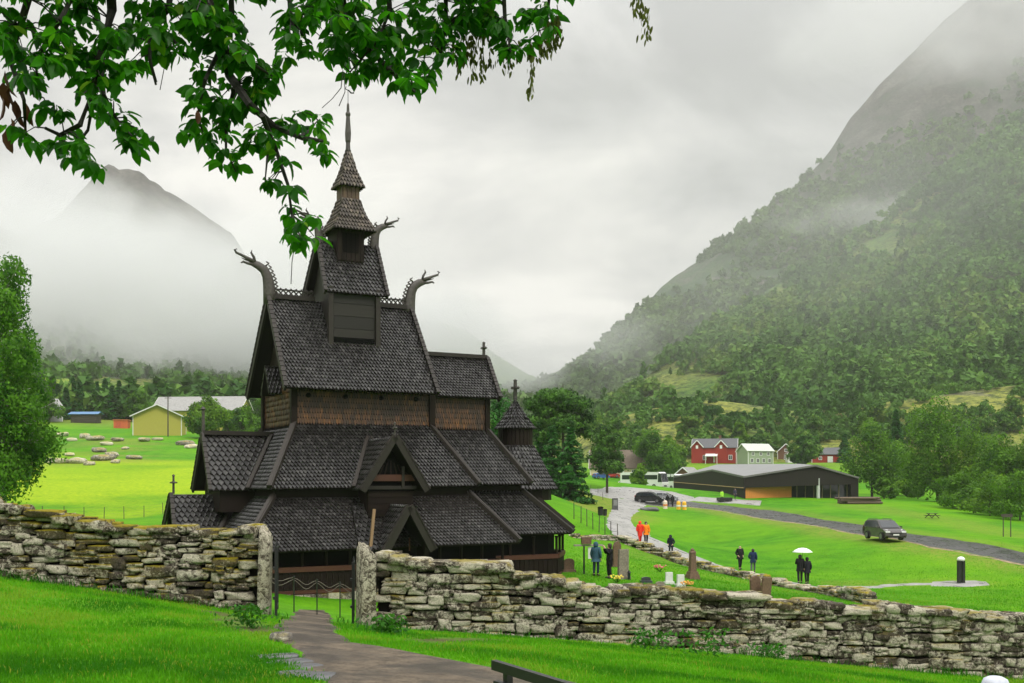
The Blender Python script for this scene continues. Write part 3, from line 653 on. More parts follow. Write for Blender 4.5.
def cross(name, parent, p, h, w=.1, arms=True, n_=None):
    mb = MB(); x, y, z = p
    mb.beam((x, y, z), (x, y, z + h), w, w, (1, 0, 0), w1=w * .8, h1=w * .8)
    if arms:
        mb.beam((x, y - h * .26, z + h * .62), (x, y + h * .26, z + h * .62), w, w * .8); mb.beam((x - h * .2, y, z + h * .62), (x + h * .2, y, z + h * .62), w * .7, w * .7)
        for dy, dz in ((-.28, .62), (.28, .62), (0, 1.0)): mb.lathe([(.02, -.04), (w * .85, 0), (.02, .07)], (x, y + dy * h, z + dz * h), 6)
    else: mb.lathe([(w * .4, 0), (w * .9, .08), (w * .3, .2)], (x, y, z + h), 6)
    return mb.build(name, [M['carved']], parent)
def dragon(parent, p, sgn, sc=1.0):
    """carved head rising from a gable end: neck, mane, open jaws, horn"""
    mb = MB(); P = lambda a, z: Vector((p[0] + sgn * a * sc, p[1], p[2] + z * sc))
    mb.tube([P(-.05, -.35), P(-.04, .1), P(.0, .5), P(.07, .85), P(.22, 1.12), P(.48, 1.28), P(.72, 1.36)], [.3 * sc, .29 * sc, .26 * sc, .23 * sc, .21 * sc, .18 * sc, .14 * sc], 8, flat=.5, side=(0, 1, 0))
    mb.tube([P(.66, 1.42), P(.95, 1.55), P(1.2, 1.66), P(1.42, 1.74), P(1.5, 1.86), P(1.4, 1.9)], [.1 * sc, .075 * sc, .06 * sc, .055 * sc, .045 * sc, .03 * sc], 7)
    mb.tube([P(.66, 1.3), P(.92, 1.32), P(1.12, 1.38), P(1.22, 1.32)], [.08 * sc, .06 * sc, .05 * sc, .03 * sc], 7)
    mb.tube([P(.8, 1.4), P(1.02, 1.47), P(1.2, 1.54)], [.03 * sc, .03 * sc, .015 * sc], 5)
    mb.tube([P(.62, 1.42), P(.66, 1.62), P(.78, 1.8), P(.74, 1.92)], [.075 * sc, .06 * sc, .045 * sc, .02 * sc], 6)
    mb.lathe([(.02, -.09 * sc), (.09 * sc, 0), (.02, .09 * sc)], P(.98, 1.53), 6)
    for k in range(9):                                         # mane of carved loops down the back of the neck
        t = k / 8; a = -.22 + .42 * t ** 2.2; z = .0 + 1.28 * t
        c = P(a - .05, z); mb.beam(c, c + Vector((-sgn * .16 * sc, 0, .13 * sc)), .06, .07); mb.beam(c + Vector((-sgn * .16 * sc, 0, .13 * sc)), c + Vector((-sgn * .03 * sc, 0, .2 * sc)), .05, .05)
    return mb.build('dragon_head', [M['carved']], parent, True)
def crest(parent, T, a0, a1, z, h=.3):
    mb = MB(); n = max(3, int((a1 - a0) / .24)); st = (a1 - a0) / n
    mb.beam(T(a0, 0, z + .03), T(a1, 0, z + .03), .3, .22); mb.beam(T(a0, 0, z + h + .09), T(a1, 0, z + h + .09), .07, .07)
    for k in range(n):
        x = a0 + st * k
        mb.beam(T(x, 0, z + .1), T(x + st, 0, z + h + .07), .05, .06); mb.beam(T(x + st, .004, z + .1), T(x, .004, z + h + .07), .05, .06)
        mb.lathe([(.01, -.02), (.06, .0), (.045, .07), (.01, .09)], T(x + st / 2, 0, z + h + .1), 5)
    return mb.build('ridge_crest', [M['board']], parent)
def hipboard(parent, p0, p1, w=.26, h=.2, name='hip_board'):
    mb = MB(); p0, p1 = Vector(p0), Vector(p1); mb.beam(p0, p1, w, h, (0, 0, 1), 0, .8); mb.beam(p0 + Vector((0, 0, h * .55)), p1 + Vector((0, 0, h * .55)), w * .45, .06, (0, 0, 1), 0, 1.0)
    return mb.build(name, [M['board']], parent)
def wallbox(mb, u0, u1, w0, w1, z0, z1, mi=0):
    mb.box(((u0 + u1) / 2, -(w0 + w1) / 2, (z0 + z1) / 2), (abs(u1 - u0), abs(w1 - w0), z1 - z0), 0, mi, .4)
def vwall(mb, a, b, z0, z1, w=.13, e=.26, **k):
    """vertical shingle cladding on the outside of a wall from a to b (seen from outside: left to right)"""
    mb.shingles((a[0], a[1], z0), (b[0], b[1], z0), (b[0], b[1], z1), (a[0], a[1], z1), w, e, lift=.024, th=.022, point=.17, slab=0, **k)

# foundation and ambulatory (gallery) walls
mb = MB()
def ring(mb, pts, z0, z1, th, mi=0, tone=.4):
    for a, b in zip(pts, pts[1:] + pts[:1]):
        a3, b3 = Vector((a[0], a[1], (z0 + z1) / 2)), Vector((b[0], b[1], (z0 + z1) / 2)); mb.beam(a3, b3, th, z1 - z0, (0, 0, 1), mi, tone)
GW = 6.55
plan = [(-6.4, -GW), (5.7, -GW), (5.75, -4.75), (9.8, -4.75), (11.6, -2.4), (11.6, 2.4), (9.8, 4.75), (5.75, 4.75), (5.7, GW), (-6.4, GW)]
for (a, b) in zip(plan, plan[1:] + plan[:1]):                  # rough sill stones
    L = math.hypot(b[0] - a[0], b[1] - a[1]); n = max(1, int(L / .55))
    for k in range(n):
        t = (k + .5) / n; mb.box((a[0] + (b[0] - a[0]) * t, a[1] + (b[1] - a[1]) * t, -.2), (L / n * .97 if abs(b[0] - a[0]) > 1 else .5, .5 if abs(b[0] - a[0]) > 1 else L / n * .97, random.uniform(.6, .78)), 0, 0, random.random(), .93)
mb.build('stone_foundation', [M['stonefar']], church)
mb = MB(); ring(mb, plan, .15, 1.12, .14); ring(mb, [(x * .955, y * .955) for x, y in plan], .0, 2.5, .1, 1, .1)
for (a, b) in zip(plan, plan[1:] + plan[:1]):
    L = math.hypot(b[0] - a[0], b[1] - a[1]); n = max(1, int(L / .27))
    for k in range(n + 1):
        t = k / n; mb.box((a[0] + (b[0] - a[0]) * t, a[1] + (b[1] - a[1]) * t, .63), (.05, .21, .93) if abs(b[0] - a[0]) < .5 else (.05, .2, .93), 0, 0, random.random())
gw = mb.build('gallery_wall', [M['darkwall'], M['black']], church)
mb = MB(); ring(mb, [(x * 1.004, y * 1.008) for x, y in plan], 1.1, 1.32, .2, 0, .6); ring(mb, [(x * 1.002, y * 1.004) for x, y in plan], .14, .3, .2, 0, .2); mb.build('rail', [M['redwood']], gw)
for (a, b) in zip(plan, plan[1:] + plan[:1]):
    L = math.hypot(b[0] - a[0], b[1] - a[1]); n = max(1, int(L / 1.05))
    for k in range(n):
        t = k / n; mb = MB(); mb.lathe([(.1, 0), (.07, .15), (.07, .85), (.11, 1.0)], (a[0] + (b[0] - a[0]) * t, a[1] + (b[1] - a[1]) * t, 1.25), 8); mb.build('arcade_post', [M['darkwall']], gw)

# lower roof over the gallery: zt..zb, hipped
def hipsides(mb, top, bot, w=.175, e=.215, skip=(), **k):
    n = len(top)
    for i in range(n):
        if i in skip: continue
        j = (i + 1) % n; mb.shingles(bot[i], bot[j], top[j], top[i], w, e, **k)
mb = MB()
top = [(-4.9, -4.6, 4.3), (4.88, -4.6, 4.4), (4.88, 4.6, 4.4), (-4.9, 4.6, 4.3)]; bot = [(-7.0, -7.2, 2.04), (6.3, -7.2, 2.12), (6.3, 7.2, 2.12), (-7.0, 7.2, 2.04)]
hipsides(mb, top, bot)
ct = [(4.6, -3.4, 4.45), (8.6, -3.4, 4.45), (9.9, -1.6, 4.45), (9.9, 1.6, 4.45), (8.6, 3.4, 4.45), (4.6, 3.4, 4.45)]
cbm = [(4.8, -5.3, 2.4), (10.4, -5.3, 2.4), (12.2, -2.6, 2.4), (12.2, 2.6, 2.4), (10.4, 5.3, 2.4), (4.8, 5.3, 2.4)]
hipsides(mb, ct, cbm, skip=(5,))
gr = mb.build('gallery_roof', RM, church)
for i in range(4): hipboard(gr, Vector(bot[i]) + Vector((0, 0, .1)), Vector(top[i]) + Vector((0, 0, .1)))
for i in (1, 2, 3, 4): hipboard(gr, Vector(cbm[i]) + Vector((0, 0, .1)), Vector(ct[i]) + Vector((0, 0, .1)))
# aisle walls between the two skirts and the second roof
mb = MB(); wallbox(mb, -4.85, 4.8, -4.55, 4.55, 4.0, 5.3); wallbox(mb, 4.8, 8.5, -3.35, 3.35, 4.2, 5.3); mb.build('aisle_wall', [M['darkwall']], church)
mb = MB()
t2 = [(-3.28, -2.5, 7.72), (3.78, -2.5, 7.72), (3.78, 2.5, 7.72), (-3.28, 2.5, 7.72)]; b2 = [(-5.2, -5, 4.7), (5.25, -5, 4.82), (5.25, 5, 4.82), (-5.2, 5, 4.7)]
hipsides(mb, t2, b2)
ct2 = [(3.6, -1.8, 7.7), (7.29, -1.8, 7.7), (7.29, 1.8, 7.7), (3.6, 1.8, 7.7)]; cb2 = [(3.6, -3.9, 4.88), (8.85, -3.9, 4.88), (8.85, 3.9, 4.88), (3.6, 3.9, 4.88)]
hipsides(mb, ct2, cb2, skip=(3,))
ar = mb.build('aisle_roof', RM, church)
for i in range(4): hipboard(ar, Vector(b2[i]) + Vector((0, 0, .1)), Vector(t2[i]) + Vector((0, 0, .1)))
for i in (1, 2): hipboard(ar, Vector(cb2[i]) + Vector((0, 0, .1)), Vector(ct2[i]) + Vector((0, 0, .1)))
# raised nave
mb = MB(); wallbox(mb, -3.3, 3.8, -2.45, 2.45, 7.3, 9.95, 1)
mb.prism([(-3.25, -2.45, 9.8), (-3.25, 2.45, 9.8), (-3.25, 0, 13.6)], (6.9, 0, 0), 1)
vwall(mb, (-3.3, -2.47), (3.8, -2.47), 7.74, 9.6); vwall(mb, (3.8, 2.47), (-3.3, 2.47), 7.74, 9.6); vwall(mb, (-3.32, 2.47), (-3.32, -2.47), 7.74, 9.6)
nw = mb.build('nave_wall', [M['amber'], M['darkwall']], church)
for k in range(4):
    for s in (-1, 1):
        x = -2.6 + k * 1.85; mb = MB(); mb.tube([(x, s * 2.44, 9.14), (x, s * 2.535, 9.14)], .12, 10); mb.build('porthole', [M['black']], nw)
for x in (-3.32, 3.82):
    for y in (-2.46, 2.46): mb = MB(); mb.beam((x, y, 7.5), (x, y, 9.9), .3, .3, (1, 0, 0), 0, .4); mb.build('corner_post', [M['darkwall']], nw)
mb = MB(); gable(mb, E0, -3.85, 3.7, -3.95, 3.72, 14.05, 9.4, 3.3)
nr = mb.build('nave_roof', RM, church)
barge('barge_board', nr, E0, -3.85, -3.98, 14.05, 9.4, 3.3); barge('barge_board', nr, E0, 3.72, 3.76, 14.05, 9.4, 3.3)
crest(nr, E0, -3.6, -1.5, 14.1); crest(nr, E0, 1.55, 3.5, 14.1)
dragon(nr, (-3.8, 0, 14.15), -1, 1.12); dragon(nr, (3.72, 0, 14.05), 1, 1.12)
# chancel
mb = MB(); wallbox(mb, 3.7, 7.3, -1.8, 1.8, 7.4, 9.7, 1); mb.prism([(7.2, -1.8, 9.6), (7.2, 1.8, 9.6), (7.2, 0, 11.4)], (-3.4, 0, 0), 1)
vwall(mb, (3.95, -1.82), (7.3, -1.82), 7.72, 9.5); vwall(mb, (7.3, 1.82), (3.95, 1.82), 7.72, 9.5); vwall(mb, (7.32, -1.82), (7.32, 1.82), 7.72, 9.5)
cw = mb.build('chancel_wall', [M['amber'], M['darkwall']], church)
for y in (-1.82, 1.82): mb = MB(); mb.beam((7.3, y, 7.5), (7.3, y, 9.7), .26, .26, (1, 0, 0), 0, .4); mb.build('corner_post', [M['darkwall']], cw)
mb = MB(); gable(mb, E0, 3.3, 8.2, 3.3, 7.75, 11.7, 9.38, 2.3); cr = mb.build('chancel_roof', RM, church)
barge('barge_board', cr, E0, 8.22, 7.78, 11.7, 9.38, 2.3); mb = MB(); mb.beam((3.6, 0, 11.78), (8.2, 0, 11.78), .3, .2, (0, 0, 1), 0, .8); mb.build('ridge_board', [M['board']], cr)
cross('roof_cross', cr, (8.05, 0, 11.8), .75, .13)
# ridge turret: three stages
mb = MB(); wallbox(mb, -1.18, 1.28, -1.5, 1.5, 10.8, 14.5)
for k in range(4): mb.beam((-1.0, -1.505, 12.25 + k * .62), (1.1, -1.505, 12.25 + k * .62), .05, .59, (0, 0, 1), 0, random.random())
mb.prism([(-1.1, -1.5, 14.4), (-1.1, 1.5, 14.4), (-1.1, 0, 16.7)], (2.3, 0, 0)); tw = mb.build('ridge_turret', [toned('grey_plank', [(0, (.006, .0045, .0035)), (1, (.024, .019, .014))], .6, 5, .5, .5, .01, .4, (.5, 1, 3))], church)
for u in (-1.18, 1.28):
    for s in (-1, 1): mb = MB(); mb.beam((u, s * 1.53, 10.6), (u, s * 1.53, 14.6), .28, .24, (1, 0, 0), 0, .8); mb.build('corner_post', [M['board']], tw)
mb = MB(); mb.beam((-1.1, -1.56, 11.72), (1.2, -1.56, 11.72), .16, .2, (0, 0, 1), 0, .5); mb.build('sill', [M['board']], tw)
mb = MB(); mb.beam((-1.0, -1.56, 12.0), (1.1, -1.56, 12.0), .1, .26, (0, 0, 1)); mb.build('vent_slot', [M['black']], tw)
mb = MB(); gable(mb, E0, -1.3, 1.78, -1.5, 1.68, 17.15, 14.3, 1.75, .19, .24); tr_ = mb.build('turret_roof', [M['roof'], M['roofdark']], church)
barge('barge_board', tr_, E0, -1.32, -1.53, 17.15, 14.3, 1.75, .1, .28); barge('barge_board', tr_, E0, 1.8, 1.71, 17.15, 14.3, 1.75, .1, .28)
dragon(tr_, (-1.25, 0, 17.05), -1, .85); dragon(tr_, (1.74, 0, 17.05), 1, .9)
mb = MB(); wallbox(mb, -.55, .85, -.72, .72, 15.6, 17.85)
for k in range(6): mb.beam((-.43 + k * .24, -.735, 16.1), (-.43 + k * .24, -.735, 17.7), .2, .05, (0, 1, 0), 0, random.random())
lw = mb.build('lantern_stage', [M['darkwall']], church)
mb = MB(); wallbox(mb, -.28, .59, .72, .76, 16.5, 17.5); mb.build('shutter', [M['black']], lw)
UC = .29
def pyramid(mb, z0, r0, z1, r1, w=.17, e=.22, flare=0):
    c = [(-1, -1), (1, -1), (1, 1), (-1, 1)]; zm = z0 + (z1 - z0) * .4; rm = r0 + (r1 - r0) * (.4 + flare)
    for i in range(4):
        a, b = c[i], c[(i + 1) % 4]
        P = lambda q, r, z: (UC + q[0] * r, q[1] * r, z)
        mb.shingles(P(a, r0, z0), P(b, r0, z0), P(b, rm, zm), P(a, rm, zm), w, e, slab=.06); mb.shingles(P(a, rm, zm), P(b, rm, zm), P(b, r1, z1), P(a, r1, z1), w, e, slab=.06)
WS = [toned('weathered_shingle', [(0, (.016, .012, .008)), (.55, (.06, .046, .034)), (1, (.17, .135, .10))], .6, 4, .4, .5), M['roofdark']]
mb = MB(); pyramid(mb, 17.62, 1.12, 19.35, .44, flare=.12); mb.build('lantern_roof', WS, church)
mb = MB(); mb.box((UC, 0, 19.6), (.86, .86, .9), 0, 0, .3)
for k in range(4):
    for j in range(4):
        ang = k * math.pi / 2; q = Vector((-.33 + j * .22, -.435, 0)); q.rotate(Matrix.Rotation(ang, 3, 'Z')); mb.box((UC + q.x, q.y, 19.6), (.17, .05, .86) if k % 2 == 0 else (.05, .17, .86), 0, 0, random.random())
mb.build('spire_stage', [toned('brown_plank', [(0, (.03, .015, .008)), (1, (.13, .075, .04))], .6, 6, .5)], church)
mb = MB(); pyramid(mb, 19.92, .66, 21.9, .07, flare=.1); sr = mb.build('spire_roof', WS, church)
mb = MB(); mb.lathe([(.13, 0), (.11, .4), (.14, .5), (.16, .9), (.13, 1.3), (.1, 1.75), (.13, 1.82), (.13, 1.9), (.08, 1.98), (.06, 2.35), (.02, 2.45)], (UC, 0, 21.85), 10); sp = mb.build('spire_finial', [M['carved']], sr)
mb = MB(); mb.beam((UC, 0, 24.2), (UC, 0, 24.95), .025, .025, (1, 0, 0)); mb.tube([(UC + .02, 0, 24.95), (UC + .16, 0, 24.82), (UC + .3, 0, 24.84), (UC + .36, 0, 25.0), (UC + .28, 0, 25.12), (UC + .2, 0, 25.05)], [.03, .04, .04, .04, .03, .02], 6); mb.tube([(UC + .02, 0, 24.92), (UC - .14, 0, 24.98), (UC - .1, 0, 25.1)], .025, 6); mb.build('weather_vane', [M['iron']], sr)
# apse turret
AU = 10.0; mb = MB()
def cone(mb, z0, r0, z1, r1, n=14, w=.2, e=.24, a0=0, a1=2 * math.pi, c=(AU, 0), slab=.05):
    for k in range(n):
        A, B = a0 + (a1 - a0) * k / n, a0 + (a1 - a0) * (k + 1) / n; P = lambda t, r, z: (c[0] + math.cos(t) * r, c[1] + math.sin(t) * r, z)
        mb.shingles(P(A, r0, z0), P(B, r0, z0), P(B, r1, z1), P(A, r1, z1), w, e, slab=slab)
cone(mb, 4.6, 2.35, 5.6, 1.75, 18); cone(mb, 5.6, 1.75, 7.0, 1.0, 14); aps = mb.build('apse_roof', RM, church)
mb = MB(); mb.lathe([(2.0, 4.0), (2.0, 4.75)], (AU, 0, 0), 20); mb.build('apse_wall', [M['darkwall']], church)
mb = MB(); mb.lathe([(.92, 6.7), (.92, 8.1)], (AU, 0, 0), 20)
for k in range(26):
    t = 2 * math.pi * k / 26; mb.box((AU + .93 * math.cos(t), .93 * math.sin(t), 7.4), (.06, .2, 1.25), t, 0, random.random())
mb.build('apse_turret', [M['darkwall']], church)
mb = MB(); cone(mb, 7.92, 1.12, 8.5, .68, 14, .18, .2); cone(mb, 8.5, .68, 9.35, .1, 10, .16, .2); mb.lathe([(.13, 0), (.09, .25), (.12, .3), (.05, .4)], (AU, 0, 9.3), 8)
atr = mb.build('apse_turret_roof', RM, church); cross('roof_cross', atr, (AU, 0, 9.5), 1.1, .17)
# west gable over the aisle roof and the west porch below
mb = MB(); gable(mb, E0, -7.0, -3.4, -7.05, -4.9, 7.28, 4.62, 1.75, .27, .27, point=.17); wg = mb.build('west_gable_roof', RM, church)
barge('barge_board', wg, E0, -7.02, -7.08, 7.28, 4.62, 1.75, .1, .3); mb = MB(); mb.beam((-7.0, 0, 7.36), (-3.6, 0, 7.36), .3, .2, (0, 0, 1), 0, .6); mb.build('ridge_board', [M['board']], wg)
for s in (-1, 1): hipboard(wg, (-5.35, s * 1.9, 4.7), (-3.7, s * .1, 7.28), .2, .16, 'valley_board')
cross('gable_finial', wg, (-6.97, 0, 7.3), 1.1, .14, False)
mb = MB(); mb.prism([(-6.6, -1.5, 4.6), (-6.6, 1.5, 4.6), (-6.6, 0, 6.85)], (1.8, 0, 0), 0); wallbox(mb, -6.55, -4.9, -1.5, 1.5, 3.6, 4.75); mb.build('west_gable_wall', [M['darkwall']], church)
mb = MB(); gable(mb, E0, -8.4, -5.0, -8.5, -6.7, 4.42, 2.05, 1.75, .25, .27, point=.16); wp = mb.build('west_porch_roof', RM, church)
barge('barge_board', wp, E0, -8.47, -8.62, 4.42, 2.05, 1.75, .1, .28); cross('roof_cross', wp, (-8.35, 0, 4.45), .85, .1)
for s in (-1, 1): hipboard(wp, (-6.95, s * 1.75, 2.15), (-5.2, s * .1, 4.5), .2, .16, 'valley_board')
mb = MB(); wallbox(mb, -8.2, -6.4, -1.45, 1.45, -.3, 2.3); mb.prism([(-8.2, -1.45, 2.2), (-8.2, 1.45, 2.2), (-8.2, 0, 4.1)], (1.6, 0, 0)); mb.build('west_porch_wall', [M['darkwall']], church)
# small gabled niche on the raised west wall
mb = MB(); gable(mb, E0, -4.0, -3.2, -4.0, -3.2, 10.7, 9.3, .7, .18, .24); mb.build('west_hood', RM, church)
# south porch: upper gable on the aisle roof, lower gable on the gallery roof
SU = .27; S = tr(R(-90), SU, 0)
mb = MB(); gable(mb, S, 2.9, 6.3, 4.6, 6.3, 7.08, 4.66, 1.53, .22, .27); up_ = mb.build('upper_porch_roof', RM, church)
barge('barge_board', up_, S, 6.32, 6.32, 7.08, 4.66, 1.53, .1, .32); cross('roof_cross', up_, S(6.25, 0, 7.1), .6, .07)
for s in (-1, 1): hipboard(up_, S(5.1, s * 1.55, 4.78), S(3.0, s * .08, 7.15), .18, .14, 'valley_board')
mb = MB(); mb.prism([S(5.75, -1.2, 4.6), S(5.75, 1.2, 4.6), S(5.75, 0, 6.55)], Vector(S(4.0, 0, 0)) - Vector(S(5.75, 0, 0)), 1)
wallbox(mb, SU - 1.15, SU + 1.15, 4.2, 5.7, 3.2, 4.65, 0)
for k in range(7): mb.beam(S(5.76, -.9 + k * .3, 5.3), S(5.76, (-.9 + k * .3) * .55, 6.0 - abs(k - 3) * .1), .06, .05, (0, 1, 0), 0, .5)
for k in range(4): mb.beam(S(5.76, -1.12, 3.55 + k * .3), S(5.76, 1.12, 3.55 + k * .3), .05, .27, (0, 0, 1), 0, random.random())
pw_ = mb.build('porch_wall', [M['darkwall'], M['black']], church)
mb = MB(); mb.beam(S(5.82, -1.15, 5.2), S(5.82, 1.15, 5.2), .16, .3, (0, 0, 1)); mb.build('tie_beam', [M['redwood']], pw_)
mb = MB(); mb.beam(S(5.85, -1.22, 4.75), S(5.85, 1.22, 4.75), .14, .16, (0, 0, 1), 0, .4)
mb.beam(S(5.9, .55, 4.7), S(5.9, .55, 5.75), .12, .12, (0, 1, 0), 0, .8); mb.build('carved_beam', [M['board']], pw_)
mb = MB(); gable(mb, S, 4.2, 7.95, 6.0, 7.95, 3.92, 2.0, 1.08, .22, .27); lp = mb.build('lower_porch_roof', RM, church)
barge('barge_board', lp, S, 7.97, 7.97, 3.92, 2.0, 1.08, .12, .34)
for s in (-1, 1):
    mb = MB(); mb.beam(S(7.6, s * .95, -.2), S(7.6, s * .95, 2.2), .2, .2, (1, 0, 0), 0, .5); mb.build('porch_post', [M['darkwall']], church)
    mb = MB(); mb.beam(S(7.45, s * .98, 1.0), S(6.6, s * .98, 1.0), .08, 2.3, (0, 0, 1), 0, .3); mb.build('porch_side_wall', [M['darkwall']], church)
mb = MB(); mb.prism([S(6.5, -.85, 0), S(6.5, .85, 0), S(6.5, .85, 2.1), S(6.5, 0, 3.4), S(6.5, -.85, 2.1)], Vector(S(6.3, 0, 0)) - Vector(S(6.5, 0, 0))); dr = mb.build('doorway', [M['black']], church)
mb = MB(); mb.beam(S(6.6, -.5, .1), S(6.6, -.5, 2.4), .06, .5, (0, 1, 0), 0, .5); mb.beam(S(7.2, .32, 1.9), S(7.2, .32, 2.5), .05, .05, (1, 0, 0), 0, 1); mb.build('door', [M['redwood']], dr)
mb = MB(); mb.beam(S(7.25, -1.62, 1.6), S(7.0, -1.3, 3.8), .1, .12, (1, 0, 0), 0, .95)
mb.build('corner_board', [toned('pale_board', [(0, (.12, .07, .03)), (1, (.26, .16, .08))], .6)], church)
mb = MB(); mb.shingles(S(7.35, -2.15, 2.0), S(7.35, -1.2, 2.0), S(5.4, -1.2, 3.95), S(5.4, -1.75, 3.95), .22, .27); mb.build('porch_side_roof', RM, church)
# ------------------------------------------------------------------ dry stone walls
def _cube_sphere(n):
    V = []; Fc = []; key = {}
    def vid(p):
        k = tuple(round(q, 5) for q in p)
        if k not in key: key[k] = len(V); V.append(k)
        return key[k]
    g = [(-1 + 2 * i / n) for i in range(n + 1)]
    for ax in range(3):
        for s in (-1, 1):
            for i in range(n):
                for j in range(n):
                    q = []
                    for a, b in ((i, j), (i + 1, j), (i + 1, j + 1), (i, j + 1)):
                        p = [0, 0, 0]; p[ax] = s; p[(ax + 1) % 3] = g[a]; p[(ax + 2) % 3] = g[b]; q.append(vid(p))
                    Fc.append(q if s > 0 else q[::-1])
    return np.array(V, float), np.array(Fc)
CS = {n: _cube_sphere(n) for n in (2, 3, 4, 5)}
def stone_arrays(c, size, rot, rg, n=4, rough=.14, pw=.55):
    V, Fc = CS[n]; P = V / np.linalg.norm(V, axis=1, keepdims=True)
    P = V * pw + P * (1 - pw) * 1.15
    sd = rg.random(3) * 50
    dsp = fbm(P[:, 0] * 1.4 + P[:, 2] * .9 + sd[0], P[:, 1] * 1.4 - P[:, 2] * .7 + sd[1], 3, 5) - .5
    d2 = fbm(P[:, 0] * 4.4 + P[:, 2] * 3.1 + sd[1], P[:, 1] * 4.4 - P[:, 2] * 2.7 + sd[2], 2, 6) - .5
    P = P * (1 + dsp[:, None] * rough * 3 + d2[:, None] * rough * 1.3)
    sh = (rg.random(3) - .5) * .35; P[:, 2] += P[:, 0] * sh[0] * .6; P[:, 0] += P[:, 2] * sh[1]
    P = P * (np.array(size) / 2)
    ca, sa = math.cos(rot), math.sin(rot); x = P[:, 0] * ca - P[:, 1] * sa; y = P[:, 0] * sa + P[:, 1] * ca
    return np.stack([x + c[0], y + c[1], P[:, 2] + c[2]], -1), Fc
class Heap:
    def __init__(s): s.V = []; s.F = []; s.T = []; s.n = 0
    def add(s, V, Fc, tone): s.V.append(V); s.F.append(Fc + s.n); s.T.append(np.full(len(V), tone)); s.n += len(V)
    def build(s, name, mat, parent=None, smooth=True): return np_mesh(name, np.concatenate(s.V), np.concatenate(s.F), mat, np.concatenate(s.T), parent, False)
def dry_wall(name, pts, tops, th, label, mat, course=(.075, .2), length=(.16, .62), n=5, seed=1, base_pts=None, mound=0.0, capsize=1.0, wob=.06):
    """pts: ground line along the near face (world); tops: heights of the top over it"""
    rg = np.random.default_rng(seed); P = np.array([[p[0], p[1]] for p in pts]); s = np.r_[0, np.cumsum(np.hypot(*np.diff(P, axis=0).T))]; L = s[-1]
    at = lambda q: (np.interp(q, s, P[:, 0]), np.interp(q, s, P[:, 1]))
    zb = lambda q: float(np.interp(q, np.linspace(0, L, 60), ZB)); 
    us = np.linspace(0, L, 60); ZB = H(*at(us)); zt = lambda q: zb(q) + float(np.interp(q, s, tops))
    hp = Heap(); tmax = max(tops)
    def dirn(q):
        a, b = at(max(0, q - .2)), at(min(L, q + .2)); v = np.array([b[0] - a[0], b[1] - a[1]]); v /= np.linalg.norm(v); return v
    for side in (0, 1):
        h = -.12
        while h < tmax:
            ch = rg.uniform(*course); 
            if h < .1: ch *= 1.15
            q = rg.uniform(-.3, 0); 
            while q < L:
                ln = rg.uniform(*length) * (.65 + ch * 2.4); qc = q + ln / 2
                q += ln
                if qc > L - .02 or qc < .02: continue
                top_here = zt(qc) - zb(qc) + wob * (vnoise(np.array([qc * 1.3]), np.array([3.1]), seed)[0] - .5) * 4
                hh = ch * rg.uniform(.82, 1.2)
                if h + hh * .5 > top_here: continue
                # now and then a taller stone takes two courses, or two thin ones share one
                x, y = at(qc); v = dirn(qc); nrm = np.array([v[1], -v[0]]); 
                if nrm[1] > 0: nrm = -nrm
                dep = rg.uniform(.3, .42); off = (dep / 2 - rg.uniform(0, .07) + .05 * (h / tmax)) if side == 0 else (th - dep / 2 + rg.uniform(-.03, .05))
                c = (x - nrm[0] * off, y - nrm[1] * off, zb(qc) + h + ch / 2 + .035 * math.sin(qc * 2.1 + h * 9))
                rot = math.atan2(v[1], v[0]) + rg.uniform(-.09, .09)
                if rg.random() < .2 and ch > .15:
                    for k in (-1, 1):
                        V, Fc = stone_arrays((c[0], c[1], c[2] + k * hh * .25), (ln * 1.03, dep, hh * .52), rot, rg, n, pw=.75); hp.add(V, Fc, rg.random())
                else:
                    V, Fc = stone_arrays(c, (ln * .985, dep, hh * 1.0), rot, rg, n, pw=rg.uniform(.62, .92)); hp.add(V, Fc, rg.random())
            h += ch * .97
    q = 0.0                                                      # uneven capping stones right across
    while q < L:
        ln = rg.uniform(.25, .65) * capsize; qc = min(q + ln / 2, L); x, y = at(qc); v = dirn(qc); nrm = np.array([v[1], -v[0]]); nrm = -nrm if nrm[1] > 0 else nrm; q += ln * .9
        if qc > L - .1: continue
        hh = rg.uniform(.1, .21) * capsize; tp = zt(qc) + wob * (vnoise(np.array([qc * 1.3]), np.array([3.1]), seed)[0] - .5) * 4
        for k in range(2):
            off = th * (.24 + .5 * k) + rg.uniform(-.06, .06)
            V, Fc = stone_arrays((x - nrm[0] * off, y - nrm[1] * off, tp - hh * .1), (ln * 1.08, th * rg.uniform(.5, .75), hh), math.atan2(v[1], v[0]) + rg.uniform(-.25, .25), rg, n, pw=.65); hp.add(V, Fc, rg.random())
    core = MB()                                                  # dark packed core so that the gaps are not see-through
    for k in range(40):
        a, b = L * k / 40, L * (k + 1) / 40; v = dirn((a + b) / 2); nrm = np.array([v[1], -v[0]]); nrm = -nrm if nrm[1] > 0 else nrm; cc = []
        for qq in (a, b):
            x, y = at(qq); cc.append((Vector((x - nrm[0] * .2, y - nrm[1] * .2, 0)), Vector((x - nrm[0] * (th - .2), y - nrm[1] * (th - .2), 0)), zb(qq) - .2, zt(qq) - .1))
        f = []
        for A, B, z0, z1 in cc: f += [A + Vector((0, 0, z0)), B + Vector((0, 0, z0)), B + Vector((0, 0, z1)), A + Vector((0, 0, z1))]
        core.add(f, [(0, 1, 2, 3), (7, 6, 5, 4), (0, 4, 5, 1), (1, 5, 6, 2), (2, 6, 7, 3), (3, 7, 4, 0)], 0, .0)
    o = hp.build(name, mat, None); tag(o, label, 'stone wall')
